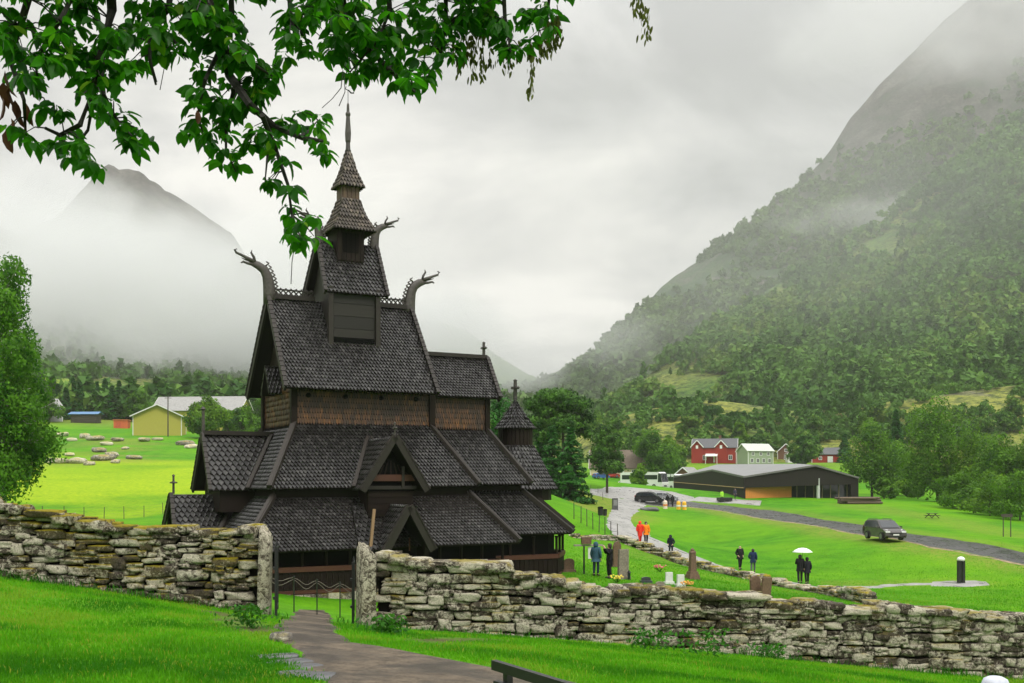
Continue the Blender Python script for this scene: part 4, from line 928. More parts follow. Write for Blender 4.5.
    core.build('core', [plain('packed_earth', (.012, .01, .008), .95, .4, 12)], o); return o
def WP(px, py, d): x, y, z = ray(px, py, d); return Vector((x, y, z))
wl = [WP(-230, 570, 19.0), WP(-90, 574, 19.6), WP(0, 578, 20.0), WP(70, 583, 20.2), WP(130, 591, 20.4), WP(200, 606, 20.6), WP(259, 624, 20.75)]
dry_wall('stone_wall', wl, [1.32, 1.32, 1.33, 1.26, 1.3, 1.45, 1.68], .75, 'mossy dry stone wall on the grass slope left of the churchyard gateway', M['stonedark'], seed=3)
wr = [WP(377, 632, 21.75), WP(450, 631, 21.75), WP(520, 632, 21.8), WP(580, 638, 21.9), WP(640, 646, 22.0), WP(740, 656, 22.2), WP(850, 666, 22.5), WP(1000, 677, 23.0), WP(1110, 686, 23.4), WP(1300, 700, 24)]
dry_wall('stone_wall', wr, [1.42, 1.42, 1.36, 1.22, 1.12, 1.2, 1.2, 1.22, 1.2, 1.2], .8, 'long lichen-spotted dry stone wall sloping down right of the gateway', M['stone'], seed=4)
cw_pts = [G(575, 538), G(600, 540), G(618, 541.5), G(640, 550), G(665, 558.5), G(690, 567), G(712, 572), G(735, 577), G(760, 583), G(800, 590.5), G(835, 597), G(862, 604)]
dry_wall('stone_wall', cw_pts, [.2, .2, .35, .46, .46, .42, .35, .22, .2, .2, .3, .55], .7, 'low tumbled stone wall between the graves and the pale gravel path', M['stonefar'], (.14, .26), (.4, .9), 3, 6, wob=.09, capsize=1.25)

def single_stone(name, loc, size, rot, mat, seed, label, cat='rock', group=None, n=5, rough=.16, pw=.3, tone=None):
    rg = np.random.default_rng(seed); V, Fc = stone_arrays((0, 0, 0), size, rot, rg, n, rough, pw)
    o = np_mesh(name, V, Fc, mat, np.full(len(V), rg.random() if tone is None else tone), None, True); o.location = loc; return tag(o, label, cat, group)
# gate posts of upright slabs
p = WP(366, 632, 21.6); single_stone('gate_post', p + Vector((0, 0, .72)), (.3, .55, 1.95), .35, M['stonepost'], 15, 'tall white-lichened stone slab standing as gate post by the right wall', 'gate post', None, 5, .07, .8, .55)
p = WP(265, 622, 20.7); single_stone('gate_post', p + Vector((0, 0, .8)), (.22, .5, 1.95), .1, M['stone'], 18, 'narrow mottled stone slab at the end of the left wall', 'gate post', None, 5, .07, .8, .6)
single_stone('boulder', G(519, 633) + Vector((0, -.25, .1)), (.75, .4, .62), .2, M['rock'], 21, 'rounded boulder sunk in grass against the long wall', 'rock', None, 5, .12, .1)
single_stone('doorstop_stone', G(281, 641) + Vector((0, 0, .04)), (.3, .2, .14), 2.3, M['rock'], 23, 'small pale stone holding the left gate leaf', 'rock', None, 4, .1, .3)
for i, (px, py, a, b) in enumerate([(270, 657, .55, .3), (287, 663, .5, .34), (301, 668, .45, .3), (316, 677, .5, .34), (293, 675, .4, .3)]):
    single_stone('slate_slab', G(px, py) + Vector((0, 0, -.015)), (a, b, .07), .3 + i * .4, M['slate'], 30 + i, ['palest flat slate slab in the grass beside the dirt path', 'wide flat slate slab beside the path edge', 'small flat slate slab nearest the gate side of the path', 'flat slate slab half under the path edge near the frame bottom', 'little flat slate slab lowest in the grass'][i], 'paving slab', 'slate slabs along the path edge', 3, .08, .6)

# iron gate leaves, opened inwards
def gate_leaf(loc, rz, label, hgt=1.15, L=1.3):
    g = empty('iron_gate', loc, rz, label, 'gate', 'iron gate leaves')
    mb = MB(); mb.beam((0, 0, 0), (0, 0, hgt), .05, .05, (1, 0, 0)); mb.beam((L, 0, 0), (L, 0, hgt), .04, .04, (1, 0, 0)); mb.beam((0, 0, .12), (L, 0, .12), .035, .035); mb.beam((0, 0, hgt - .05), (L, 0, hgt - .05), .035, .035); mb.build('gate_frame', [M['iron']], g)
    mb = MB()
    for k in range(1, 9): mb.beam((L * k / 9, 0, .1), (L * k / 9, 0, hgt + .05), .018, .018, (1, 0, 0))
    mb.build('bars', [M['iron']], g); mb = MB(); mb.box((.02, .03, .35), (.12, .05, .05)); mb.box((.02, .03, .9), (.12, .05, .05)); mb.build('hinge', [M['iron']], g); return g
p = WP(276, 640, 20.0); gate_leaf((p.x, p.y, H(p.x, p.y) + .02), R(101), 'black iron gate leaf swung open beside the left wall end', 1.3, 1.25)
p = WP(353, 629, 21.8); gate_leaf((p.x, p.y, H(p.x, p.y) + .02), R(97.5), 'black iron gate leaf folded back along the white-lichened slab', 1.25, 1.2)
# rope barrier inside the gate
rb = empty('rope_fence', on(315, 27.5), 0, 'thin iron posts carrying a slack rope inside the gateway', 'rope barrier'); b0 = rb.location.copy()
rp = [on(px, d) for px, d in ((262, 27), (294, 27.3), (317, 27.6), (340, 27.9), (366, 28.2))]
for q in rp: mb = MB(); mb.tube([q - b0 + Vector((0, 0, -.05)), q - b0 + Vector((0, 0, .92))], .016, 6); mb.lathe([(.03, 0), (.03, .03)], q - b0 + Vector((0, 0, .9)), 6); mb.build('post', [M['iron']], rb)
mb = MB()
for a, b in zip(rp, rp[1:]):
    for dz, sg in ((.88, .10), (.84, .17)): mb.tube([a - b0 + (b - a) * t + Vector((0, 0, dz - sg * 4 * t * (1 - t) + .03 * math.sin(t * 9))) for t in [k / 8 for k in range(9)]], .009, 5)
mb.build('rope', [plain('pale_rope', (.12, .105, .08), .8)], rb)

def wire_fence(name, pts, hgt, label, mat, wires=4, group=None, r=.035, lean=.05):
    f = empty(name, pts[len(pts) // 2], 0, label, 'fence', group); b0 = f.location.copy(); tops = []
    for q in pts:
        l = Vector((random.uniform(-lean, lean), random.uniform(-lean, lean), hgt * random.uniform(.93, 1.07))); mb = MB(); mb.tube([q - b0 - Vector((0, 0, .1)), q - b0 + l], [r, r * .85], 6); mb.build('post', [mat], f); tops.append(l)
    mb = MB()
    for k in range(wires):
        t = (k + 1) / (wires + .4)
        for i in range(len(pts) - 1): mb.tube([pts[i] - b0 + tops[i] * t, pts[i + 1] - b0 + tops[i + 1] * t], .006, 3)
    mb.build('wires', [M['iron']], f); return f
M['post'] = plain('fence_post_wood', (.06, .05, .04), .85, .4, 10)
wire_fence('wire_fence', [on(px, d) for px, d in ((-40, 84), (0, 86), (42, 88), (64, 90), (84, 92), (104, 94), (124, 97), (144, 100), (163, 103), (180, 106))], 1.15, 'row of thin dark posts with wires along the yellow field', M['post'])
wire_fence('wire_fence', [G(px, py) for px, py in ((574, 519), (581, 523), (587, 526.5), (593, 529.5), (599, 532.5), (605, 535.5), (611, 538.5), (618, 541))], 1.35, 'fence of slim stakes climbing the bank beside the gravel path', M['post'], 3)
wire_fence('wire_fence', [G(px, py) for px, py in ((572, 489), (578, 490), (585, 491), (591, 492), (598, 494), (603, 500))], 1.1, 'short stake fence on the rough bank under the tall pines', M['post'], 3)

# gravestones
def headstone(px, py, w_, h_, kind, mat, label, rz=.2, tilt=0.0):
    q = G(px, py); mb = MB(); t = .14
    o = empty('gravestone', (q.x, q.y, q.z - .03), rz, label, 'gravestone', 'gravestones in the churchyard')
    if kind == 'round':
        out_ = [(-w_ / 2, 0), (w_ / 2, 0), (w_ / 2, h_ * .78)] + [(w_ / 2 * math.cos(a), h_ * .78 + h_ * .22 * math.sin(a)) for a in [math.pi * k / 8 for k in range(1, 8)]] + [(-w_ / 2, h_ * .78)]
    elif kind == 'peak': out_ = [(-w_ / 2, 0), (w_ / 2, 0), (w_ * .46, h_ * .86), (w_ * .12, h_), (-w_ * .3, h_ * .95), (-w_ * .5, h_ * .8)]
    else: out_ = [(-w_ / 2, 0), (w_ / 2, 0), (w_ / 2 * .92, h_), (-w_ / 2 * .92, h_)]
    mb.prism([(x + tilt * z, -t / 2, z) for x, z in out_], (0, t, 0)); mb.build('headstone', [mat], o)
    mb = MB(); mb.box((0, 0, .06), (w_ * 1.35, t * 2.2, .2), 0, 0, .5, .92); mb.build('plinth', [mat], o); return o
headstone(623, 579, .62, 1.55, 'flat', M['gravegrey'], 'tallest brown grey grave slab right of the two visitors', .5, .02)
headstone(617, 567, .5, 1.5, 'peak', M['grave'], 'dark grave slab half hidden behind the tallest slab', .4)
headstone(669, 584, .38, .62, 'flat', M['gravewhite'], 'low white headstone, the left one of two side by side', .2)
headstone(680.5, 586.5, .38, .62, 'flat', M['gravewhite'], 'low white headstone, the right one of two side by side', .25)
headstone(646, 583, .45, .34, 'round', plain('dark_gravestone', (.04, .045, .05), .4), 'small dark grey headstone left of the white headstones', .2)
headstone(660, 587, .4, .3, 'round', M['gravegrey'], 'small pale rounded stone marker before the white headstones', .1)
headstone(569, 572, .55, .75, 'round', M['grave'], 'squat red-brown headstone at the church corner', .2)
headstone(756, 598, .52, 1.05, 'peak', M['grave'], 'brown pointed grave slab just behind the long wall, left of a pair', .35, -.05)
headstone(765, 599, .5, .98, 'flat', M['grave'], 'brown grave slab leaning right just behind the long wall', .4, .12)
headstone(672, 557, .5, .4, 'round', M['gravegrey'], 'weathered marker stone resting against the low tumbled wall', .3)
q = G(692.5, 579); g = empty('grave_pillar', q, .3, 'red-brown stone pillar on a stepped base among the graves', 'gravestone'); mb = MB(); mb.box((0, 0, .12), (.62, .62, .26), 0, 0, .5, .9); mb.box((0, 0, .32), (.5, .5, .18), 0, 0, .5, .9); mb.build('plinth', [M['grave']], g)
mb = MB(); mb.box((0, 0, .9), (.34, .34, 1.05), 0, 0, .5, .78); mb.box((0, 0, 1.47), (.32, .32, .1), 0, 0, .5, .7); mb.lathe([(.1, 0), (.12, .08), (.03, .16)], (0, 0, 1.5), 8); mb.build('shaft', [M['grave']], g)
def flowers(px, py, cols, label, r=.22):
    q = G(px, py); g = empty('flower_bunch', q, 0, label, 'flowers', 'flowers on the graves'); rg = np.random.default_rng(int(px)); mb = MB()
    for k in range(14):
        a, t = rg.random() * 6.28, rg.random() ** .5 * r; mb.tube([(0, 0, 0), (math.cos(a) * t, math.sin(a) * t, .15 + .15 * rg.random())], .01, 4)
    mb.build('stems', [M['weed']], g); mb = MB()
    for k in range(26):
        a, t = rg.random() * 6.28, rg.random() ** .5 * r; mb.lathe([(.01, -.02), (.05, .01), (.03, .05), (.005, .04)], (math.cos(a) * t, math.sin(a) * t, .2 + .16 * rg.random()), 6, 0, rg.random())
    mb.build('blossoms', [toned('blossom_' + label.split()[0], [(0, cols[0]), (1, cols[1])], .6)], g)
flowers(687, 589, ((.6, .12, .05), (.8, .5, .06)), 'orange and yellow flowers before the white headstones', .3)
flowers(660, 572, ((.5, .03, .03), (.75, .3, .3)), 'red and pink flowers planted in the churchyard lawn', .35)
flowers(617, 583, ((.7, .5, .02), (.85, .7, .1)), 'yellow flowers at the foot of the tallest grave slab', .3)
q = G(629, 580); g = empty('grave_lantern', q, 0, 'little black grave lantern standing on the lawn', 'lantern'); mb = MB(); mb.box((0, 0, .03), (.16, .16, .06)); mb.box((0, 0, .36), (.15, .15, .04)); mb.lathe([(.1, 0), (.03, .1), (.01, .14)], (0, 0, .38), 4)
for a in (-1, 1):
    for b in (-1, 1): mb.beam((a * .06, b * .06, .05), (a * .06, b * .06, .35), .015, .015, (1, 0, 0))
mb.build('lantern_frame', [M['iron']], g); mb = MB(); mb.box((0, 0, .2), (.11, .11, .28)); mb.build('lantern_glass', [M['glass']], g)
for px, py, s_, lb in ((845, 610, (1.0, .5, .1), 'flat pale stone slab in the grass behind the long wall'), (812, 601.5, (1.6, .6, .08), 'flat grey grave slab lying in the lawn near the umbrella pair')):
    single_stone('flat_slab', G(px, py), s_, .2, M['gravegrey'], int(px), lb, 'stone slab', None, 3, .06, .7)
# information stand by the church corner
q = G(584, 574); g = empty('information_stand', q, .1, 'dark information post with a rail and small brown box by the church', 'sign'); mb = MB(); mb.beam((0, 0, 0), (0, 0, 1.55), .08, .08, (1, 0, 0)); mb.build('post', [M['iron']], g)
mb = MB(); mb.beam((-.55, 0, 1.5), (1.0, 0, 1.5), .1, .09); mb.build('rail', [plain('pale_rail', (.3, .27, .22), .7)], g); mb = MB(); mb.box((.12, 0, 1.75), (.5, .3, .36)); mb.build('box', [M['grave']], g)
mb = MB(); mb.beam((.22, .03, 1.1), (.62, .03, 1.1), .03, .62); mb.build('panel', [M['white']], g)
# rocks in the left meadow
rk = [(62, 436, 3.2, 1.0), (72, 441, 2.4, .8), (85, 438, 3.5, 1.3), (96, 440, 4.2, 1.2), (107, 445, 2.6, .8), (118, 441, 3.2, .9), (100, 452, 3.4, 1.1), (112, 456, 2.6, .9), (104, 460, 4.4, 1.2), (116, 463, 2.2, .7), (135, 459, 3.0, .8), (58, 463, 4.0, 1.0), (78, 463, 3.2, 1.0), (70, 456, 2.2, .7), (185, 445, 4.0, 1.2), (192, 448, 3.0, 1.0), (145, 441, 4.0, .9), (158, 440, 3.2, .7), (90, 465, 2.0, .7), (126, 449, 1.8, .6)]
adj = ['broad', 'squat', 'long', 'humped', 'split', 'angular', 'tilted', 'flat', 'ridged', 'low']
for i, (px, py, a, b) in enumerate(rk):
    o = single_stone('meadow_rock', G(px, py) + Vector((0, -.3, b * .3)), (a * .85, a * .6, b * .95), i * .9, M['rock'], 60 + i, None, 'rock', 'rocks in the left meadow', 5, .2, .25)
    o['label'] = ['leftmost of the upper row of grey rocks, under the birch edge', 'second grey rock of the upper row, low and small', 'third grey rock of the upper row, humped', 'largest rock of the upper row in the left meadow', 'small rock below the right end of the upper row', 'rock closing the right end of the upper row', 'pale rock atop the middle heap of the left meadow', 'rock at the right shoulder of the middle heap', 'widest rock at the foot of the middle heap', 'small rock tucked under the middle heap on its right', 'lone rock right of the middle heap in short grass', 'wide rock at the yellow field edge beside the birch', 'rock right of the birch on the yellow field edge', 'small rock between the upper row and the field edge', 'wide rock outcrop close left of the church gable', 'smaller rock leaning on the outcrop near the church gable', 'long flat rock before the yellow barn, left one', 'long flat rock before the yellow barn, right one', 'tiny rock just left of the middle heap foot', 'lone small rock between the middle heap and the barn rocks'][i]
# black bench, seen from behind
bt = Vector((-.085, 5.1, 0)); dv = Vector((.49, -.87, 0)).normalized(); bz = H(.3, 4.4)
bn = empty('bench', (bt.x, bt.y, bz), math.atan2(dv.y, dv.x), 'black wooden bench seen from behind at the bottom of the frame', 'bench')
M['blackwood'] = plain('black_painted_wood', (.012, .011, .011), .5, .4, 8, .3, .003)
topz = 4.25 - bz; L = 1.7
mb = MB(); mb.beam((0, 0, topz - .022), (L, 0, topz - .022), .03, .045); mb.build('back_slat', [M['blackwood']], bn)
mb = MB(); mb.beam((.02, 0, topz - .115), (L, 0, topz - .115), .03, .045); mb.build('back_slat', [M['blackwood']], bn)
for x in (.08, L - .12): mb = MB(); mb.beam((x, .05, 0), (x, .03, topz - .04), .03, .04, (1, 0, 0)); mb.build('back_leg', [M['blackwood']], bn); mb = MB(); mb.beam((x, .5, 0), (x, .5, .42), .06, .05, (1, 0, 0)); mb.build('front_leg', [M['blackwood']], bn)
mb = MB(); 
for k in range(4): mb.beam((0, .1 + k * .13, .44), (L, .1 + k * .13, .44), .11, .035)
mb.build('seat', [M['blackwood']], bn)
# outdoor lamp on its paved pad, bins, bollards, posts
q = G(961, 583.5); g = empty('lamp_bollard', q, .2, 'black double-post lamp with white domed top on a paved pad', 'lamp')
for s in (-1, 1): mb = MB(); mb.box((s * .15, 0, .7), (.17, .2, 1.4)); mb.build('post', [M['iron']], g)
mb = MB(); mb.box((0, 0, .02), (.6, .4, .06)); mb.build('base', [M['slate']], g); mb = MB(); mb.box((0, 0, 1.42), (.44, .24, .06)); mb.build('collar', [M['iron']], g); mb = MB(); mb.lathe([(.2, 0), (.25, .07), (.22, .18), (.12, .25), (.02, .27)], (0, 0, 1.45), 14); mb.build('lamp_dome', [M['white']], g, True)
for px, py, lb in ((600.5, 516, 'black litter bin on the bank, left of two'), (605, 516, 'black litter bin on the bank, right of two')):
    q = G(px, py); g = empty('litter_bin', q, .2, lb, 'bin', 'litter bins beside the gravel path'); mb = MB(); mb.lathe([(.22, 0), (.25, .62)], (0, 0, .05), 10); mb.build('bin_body', [M['iron']], g); mb = MB(); mb.lathe([(.27, 0), (.25, .08), (.1, .14)], (0, 0, .67), 10); mb.build('lid', [M['black']], g)
q = G(615, 510); g = empty('stone_marker', q, .3, 'dark upright information pillar at the bend of the gravel path', 'sign'); mb = MB(); mb.box((0, 0, .7), (.75, .22, 1.5), 0, 0, .5, .92); mb.build('slab', [M['slate']], g); mb = MB(); mb.box((0, -.13, .9), (.5, .03, .7)); mb.build('panel', [plain('panel_grey', (.2, .2, .2), .4)], g)
def bollard(px, py, c, lb, band=None):
    q = G(px, py); g = empty('bollard', q, 0, lb, 'bollard', 'bollards closing the parking road'); m_ = plain('bollard_' + lb.split()[0] + str(int(px)), c, .5, .08, 3); mb = MB(); mb.lathe([(.3, 0), (.28, .95), (.2, 1.1), (.02, 1.15)], (0, 0, 0), 12); mb.build('shaft', [m_], g, False); mb = MB(); mb.lathe([(.31, .4), (.31, .62)], (0, 0, 0), 12); mb.build('band', [M['white'] if band is None else band], g)
bollard(678.5, 509.5, (.8, .42, .02), 'yellow bollard on the parking road, left of the yellow pair'); bollard(684.3, 509.8, (.8, .42, .02), 'yellow bollard on the parking road, right of the yellow pair'); bollard(665.2, 508.8, (.75, .6, .5), 'whitish bollard on the parking road next to two walkers', plain('bollard_orange', (.7, .2, .05)))
q = G(649, 511); single_stone('boulder', q + Vector((0, 0, .15)), (2.4, 1.2, .7), .1, M['slate'], 44, 'dark low boulder at the grass edge by the parking road', 'rock', None, 5, .15, .2)
for px, dz, lb in ((1004, 0, 'thin twin-legged dark sign stand in the right meadow'),):
    q = G(1007, 537); g = empty('sign_stand', q, .2, lb, 'sign')
    for s in (-1, 1): mb = MB(); mb.beam((s * .4, 0, 0), (s * .4, 0, 2.2), .07, .07, (1, 0, 0)); mb.build('leg', [M['post']], g)
    mb = MB(); mb.beam((-.6, 0, 2.05), (.6, 0, 2.05), .05, .3); mb.build('board', [M['post']], g)
q = G(932, 518); g = empty('picnic_table', q, .4, 'dark picnic table in the meadow past the road', 'table'); mb = MB(); mb.box((0, 0, .74), (1.9, .8, .06)); mb.build('tabletop', [M['post']], g)
for s in (-1, 1): mb = MB(); mb.box((0, s * .75, .44), (1.9, .28, .05)); mb.build('seat', [M['post']], g); mb = MB(); mb.beam((s * .7, -.8, 0), (s * .7, .25, .72), .1, .08); mb.beam((s * .7 + .01, .8, 0), (s * .7 + .01, -.25, .72), .1, .08); mb.beam((s * .7 + .02, -.85, .4), (s * .7 + .02, .85, .4), .08, .08); mb.build('trestle', [M['post']], g); g.scale = (.75, .75, .75)
# broad-leaved weeds at the wall feet
def weed(px, py, r, label):
    q = G(px, py); rg = np.random.default_rng(int(px)); n = 220; c = np.stack([rg.normal(size=n) * r * .5, rg.normal(size=n) * r * .3, rg.random(n) * r * .9], -1)
    nr = rg.normal(size=(n, 3)) + np.array([0, -.6, .9]); nr /= np.linalg.norm(nr, axis=1, keepdims=True); t = np.cross(nr, rg.normal(size=(n, 3))); t /= np.linalg.norm(t, axis=1, keepdims=True); b = np.cross(nr, t); s_ = (.016 + .02 * rg.random((n, 1)))
    V = np.stack([c - t * s_ * 1.6, c - b * s_ * .8, c + t * s_ * 1.9, c + b * s_ * .8], 1).reshape(-1, 3); o = empty('weed_plant', q, 0, label, 'plant', 'weeds at the wall foot'); np_mesh('foliage', V, np.arange(n * 4).reshape(-1, 4), M['weed'], np.repeat(rg.random(n), 4), o)
for px, py, r, lb in ((468, 634, .35, 'leafy weed at the wall foot right of the slab gate post'), (535, 636, .3, 'leafy weed beside the rounded boulder'), (385, 634, .3, 'leafy weed between the slab gate post and the wall'), (648, 650, .4, 'leafy clump at the wall foot, left of two near the middle'), (705, 656, .55, 'largest leafy clump at the foot of the long wall'), (770, 660, .35, 'leafy clump below the brown grave slabs'), (250, 628, .35, 'weed at the foot of the left wall end')):
    weed(px, py, r, lb)
# ------------------------------------------------------------------ houses
def gable_house(name, loc, rz, L, Wd, h, rh, wall_m, roof_m, label, cat='house', group=None, over=.4, wins=(), door=None, chim=None, trim=None, gwin=True, sideboard=None, base=.0):
    """ridge along local x, front side at -y; wins: (side, position along the side, z, w, h) with side one of s n w e"""
    g = empty(name, loc, rz, label, cat, group); mb = MB()
    poly = [(-L / 2, -Wd / 2, -2.0), (-L / 2, Wd / 2, -2.0), (-L / 2, Wd / 2, h), (-L / 2, 0, h + rh), (-L / 2, -Wd / 2, h)]; mb.prism(poly, (L, 0, 0)); mb.build('wall', [wall_m], g)
    mb = MB(); k = rh / (Wd / 2)
    for s in (-1, 1):
        e = [(-L / 2 - over, s * (Wd / 2 + over), h - over * k + .05), (L / 2 + over, s * (Wd / 2 + over), h - over * k + .05), (L / 2 + over, 0, h + rh + .05), (-L / 2 - over, 0, h + rh + .05)]
        if s > 0: e = e[::-1]
        q = [Vector(p) + Vector((0, 0, .14)) for p in e]; mb.slab(q, .16)
    rf = mb.build('roof', [roof_m], g); trim = trim or M['white']
    mb = MB()
    for x in (-L / 2 - over - .03, L / 2 + over + .03):
        for s in (-1, 1): mb.beam((x, s * (Wd / 2 + over), h - over * k + .03), (x, 0, h + rh + .06), .06, .24, (0, s, 1))
    mb.build('barge_board', [trim], rf)
    mb = MB()
    for x in (-L / 2, L / 2):
        for y in (-Wd / 2, Wd / 2): mb.beam((x * 1.002, y * 1.004, -1), (x * 1.002, y * 1.004, h - .05), .16, .16, (1, 0, 0))
    if trim is not wall_m: mb.build('corner_trim', [trim], g)
    def face(side, p, z):
        return {'s': ((p, -Wd / 2, z), 0), 'n': ((p, Wd / 2, z), 0), 'w': ((-L / 2, p, z), 1), 'e': ((L / 2, p, z), 1)}[side]
    for side, p, z, ww, hh in wins:
        c, ax = face(side, p, z); o_ = {'s': (0, -.06, 0), 'n': (0, .06, 0), 'w': (-.06, 0, 0), 'e': (.06, 0, 0)}[side]; c = [a + b for a, b in zip(c, o_)]
        mb = MB()
        d = (1, 0, 0) if ax == 0 else (0, 1, 0)
        for s in (-1, 1): mb.beam(Vector(c) + Vector(d) * (s * ww / 2) - Vector((0, 0, hh / 2 + .06)), Vector(c) + Vector(d) * (s * ww / 2) + Vector((0, 0, hh / 2 + .06)), .12, .12, d); mb.beam(Vector(c) - Vector(d) * (ww / 2) + Vector((0, 0, s * hh / 2)), Vector(c) + Vector(d) * (ww / 2) + Vector((0, 0, s * hh / 2)), .1, .12)
        mb.beam(Vector(c) - Vector((0, 0, hh / 2)), Vector(c) + Vector((0, 0, hh / 2)), .07, .08, d); wf = mb.build('window', [trim], g)
        mb = MB(); mb.box(c, (ww, .05, hh) if ax == 0 else (.05, ww, hh)); mb.build('pane', [M['glass']], wf)
    if door:
        side, p, ww, hh, dm = door; c, ax = face(side, p, hh / 2); o_ = {'s': (0, -.05, 0), 'n': (0, .05, 0), 'w': (-.05, 0, 0), 'e': (.05, 0, 0)}[side]; c = [a + b for a, b in zip(c, o_)]
        mb = MB(); mb.box(c, (ww, .08, hh) if ax == 0 else (.08, ww, hh)); dd = mb.build('door', [dm], g)
        mb = MB(); mb.box([c[0] + (ww * .35 if ax == 0 else o_[0]), c[1] + (ww * .35 if ax else o_[1]), 1.0], (.1, .1, .1)); mb.build('handle', [M['iron']], dd)
    if chim is not None: mb = MB(); mb.box((chim, .3, h + rh + .3), (.7, .6, 1.5)); mb.box((chim, .3, h + rh + 1.08), (.85, .75, .12)); mb.build('chimney', [plain('chimney_brick', (.18, .09, .06), .8)], rf)
    return g
def planks(name, c0, c1, st=(5, 5, .3)): return toned(name, [(0, c0), (1, c1)], .7, 4, 1.0, .3, .01, .2, st)
RED = planks('red_cladding', (.22, .02, .015), (.36, .045, .035)); GRN = planks('pale_green_cladding', (.24, .3, .2), (.34, .4, .28)); YEL = planks('yellow_green_cladding', (.30, .27, .05), (.46, .42, .09))
BRN = planks('brown_cladding', (.1, .05, .03), (.2, .1, .06)); CRM = planks('cream_cladding', (.5, .42, .25), (.65, .56, .36)); WHT = planks('white_cladding', (.6, .6, .58), (.75, .75, .72))
GR1 = plain('dark_slate_roof', (.07, .072, .08), .6, .3, 4, .4, .05); GR2 = plain('grey_sheet_roof', (.25, .245, .24), .55, .2, 2, .3, .03); GR3 = plain('pale_green_roof', (.45, .48, .43), .5, .15, 3); BR = plain('brown_tile_roof', (.12, .085, .06), .7, .3, 3)
# the red farmhouse with its wing and gables
hx = lambda px, d, dz=0: on(px, d, dz)
g = gable_house('red_house', hx(715, 332), R(-14), 13, 6.5, 4.6, 2.6, RED, GR1, 'large red wooden house with white gable trim behind the dark hall', wins=[('s', -5, 1.5, 1, 1.4), ('s', -2.9, 1.5, 1, 1.4), ('s', 2.8, 3.6, .9, 1.1), ('s', 4.8, 1.5, 1, 1.4), ('w', -1.5, 1.5, 1, 1.4), ('w', 1.5, 1.5, 1, 1.4), ('w', 0, 4.6, 1.0, 1.3)], door=('s', .2, 1, 2.1, M['white']), chim=1.5)
mb = MB()
for cx in (-5.2, 2.0):                                          # front gables with bargework
    mb.prism([(cx - 1.7, -3.6, -1.5), (cx + 1.7, -3.6, -1.5), (cx + 1.7, -3.6, 4.9), (cx, -3.6, 6.6), (cx - 1.7, -3.6, 4.9)], (0, 2.6, 0))
gw = mb.build('front_gable', [RED], g)
for cx in (-5.2, 2.0):
    mb = MB()
    for s in (-1, 1): q = [(cx + s * 2.0, -4.0, 4.65), (cx + s * 2.0, -.5, 4.65), (cx, -.5, 6.75), (cx, -4.0, 6.75)]; mb.slab(q if s > 0 else q[::-1], .14)
    mb.build('gable_roof', [GR1], g)
    mb = MB()
    for s in (-1, 1): mb.beam((cx + s * 2.0, -4.05, 4.6), (cx, -4.05, 6.75), .08, .26, (s, 0, 1))
    mb.beam((cx, -3.7, 4.2), (cx, -3.7, 5.2), .7, .06, (0, 1, 0)); mb.build('gable_trim', [M['white']], g)
mb = MB(); mb.slab([(-2.6, -5.6, 1.9), (1.0, -5.6, 1.9), (1.0, -3.2, 2.7), (-2.6, -3.2, 2.7)], .15); mb.beam((-2.5, -5.5, -.6), (-2.5, -5.5, 1.85), .15, .15, (1, 0, 0)); mb.beam((.9, -5.5, -.6), (.9, -5.5, 1.85), .15, .15, (1, 0, 0)); mb.build('porch', [M['white']], g)
gable_house('green_house', hx(755, 322), R(20), 8.5, 6.0, 4.1, 2.0, GRN, GR3, 'pale green two-storey house with white window frames next to the red house', wins=[('s', -3, 1.2, .9, 1.2), ('s', -1, 1.2, .9, 1.2), ('s', 1, 1.2, .9, 1.2), ('s', 3, 1.2, .9, 1.2), ('s', -2.6, 3.2, .8, 1.0), ('s', 0, 3.2, .8, 1.0), ('s', 2.6, 3.2, .8, 1.0), ('e', -1.6, 1.2, .9, 1.2), ('e', 1.4, 1.2, .9, 1.2), ('e', 0, 3.7, 1.0, 1.2)], door=('e', .2, .9, 2, M['white']))
gable_house('brown_house', hx(786, 345), R(75), 6, 5.0, 3.6, 2.3, BRN, BR, 'brown wooden house with a brown tile roof under the hillside', wins=[('w', 0, 1.6, 1, 1.2), ('s', 1.2, 1.6, 1, 1.2), ('w', 0, 3.9, .8, .8)], door=('s', -1.2, .9, 2, M['white']))
gable_house('white_cottage', hx(792.5, 335), R(85), 4.5, 3.4, 2.9, 1.7, WHT, BR, 'small white gabled cottage in front of the brown house', wins=[('w', 0, 1.5, .8, 1.1)], trim=M['white'])
gable_house('red_barn', hx(829, 338), R(-8), 11, 5, 2.6, 1.9, RED, GR1, 'low red barn with slate roof right of the round tree', 'barn', wins=[('s', -3, 1.3, .9, .9), ('s', 3.2, 1.3, .9, .9)], door=('s', 0, 1.6, 1.9, M['white']))
gable_house('white_roof_shed', hx(906, 262), R(10), 4.5, 3.4, 2.4, 1.0, BRN, WHT, 'small shed with a pale roof glimpsed between the right trees', 'shed', door=('s', 0, 1, 1.5, BRN))
gable_house('brown_shed', hx(688, 268), R(62), 7.5, 5.6, 2.3, 2.3, BRN, GR2, 'red-brown gabled shed with grey roof behind the dark hall', 'shed', wins=[('w', 0, 1.6, .9, 1)], door=('w', 1.4, .9, 1.9, M['white']))
gable_house('yellow_house', hx(626, 292), R(-6), 19, 8, 2.7, 4.6, CRM, BR, 'yellow house with a big brown roof behind the white coach', wins=[('s', -7, 1.4, 1, 1.2), ('s', -4, 1.4, 1, 1.2), ('s', 2, 1.4, 1, 1.2), ('s', 5, 1.4, 1, 1.2), ('e', 0, 1.4, 1, 1.2), ('e', 0, 4.2, 1, 1.2)], door=('s', -1, 1, 2, M['white']), chim=-3)
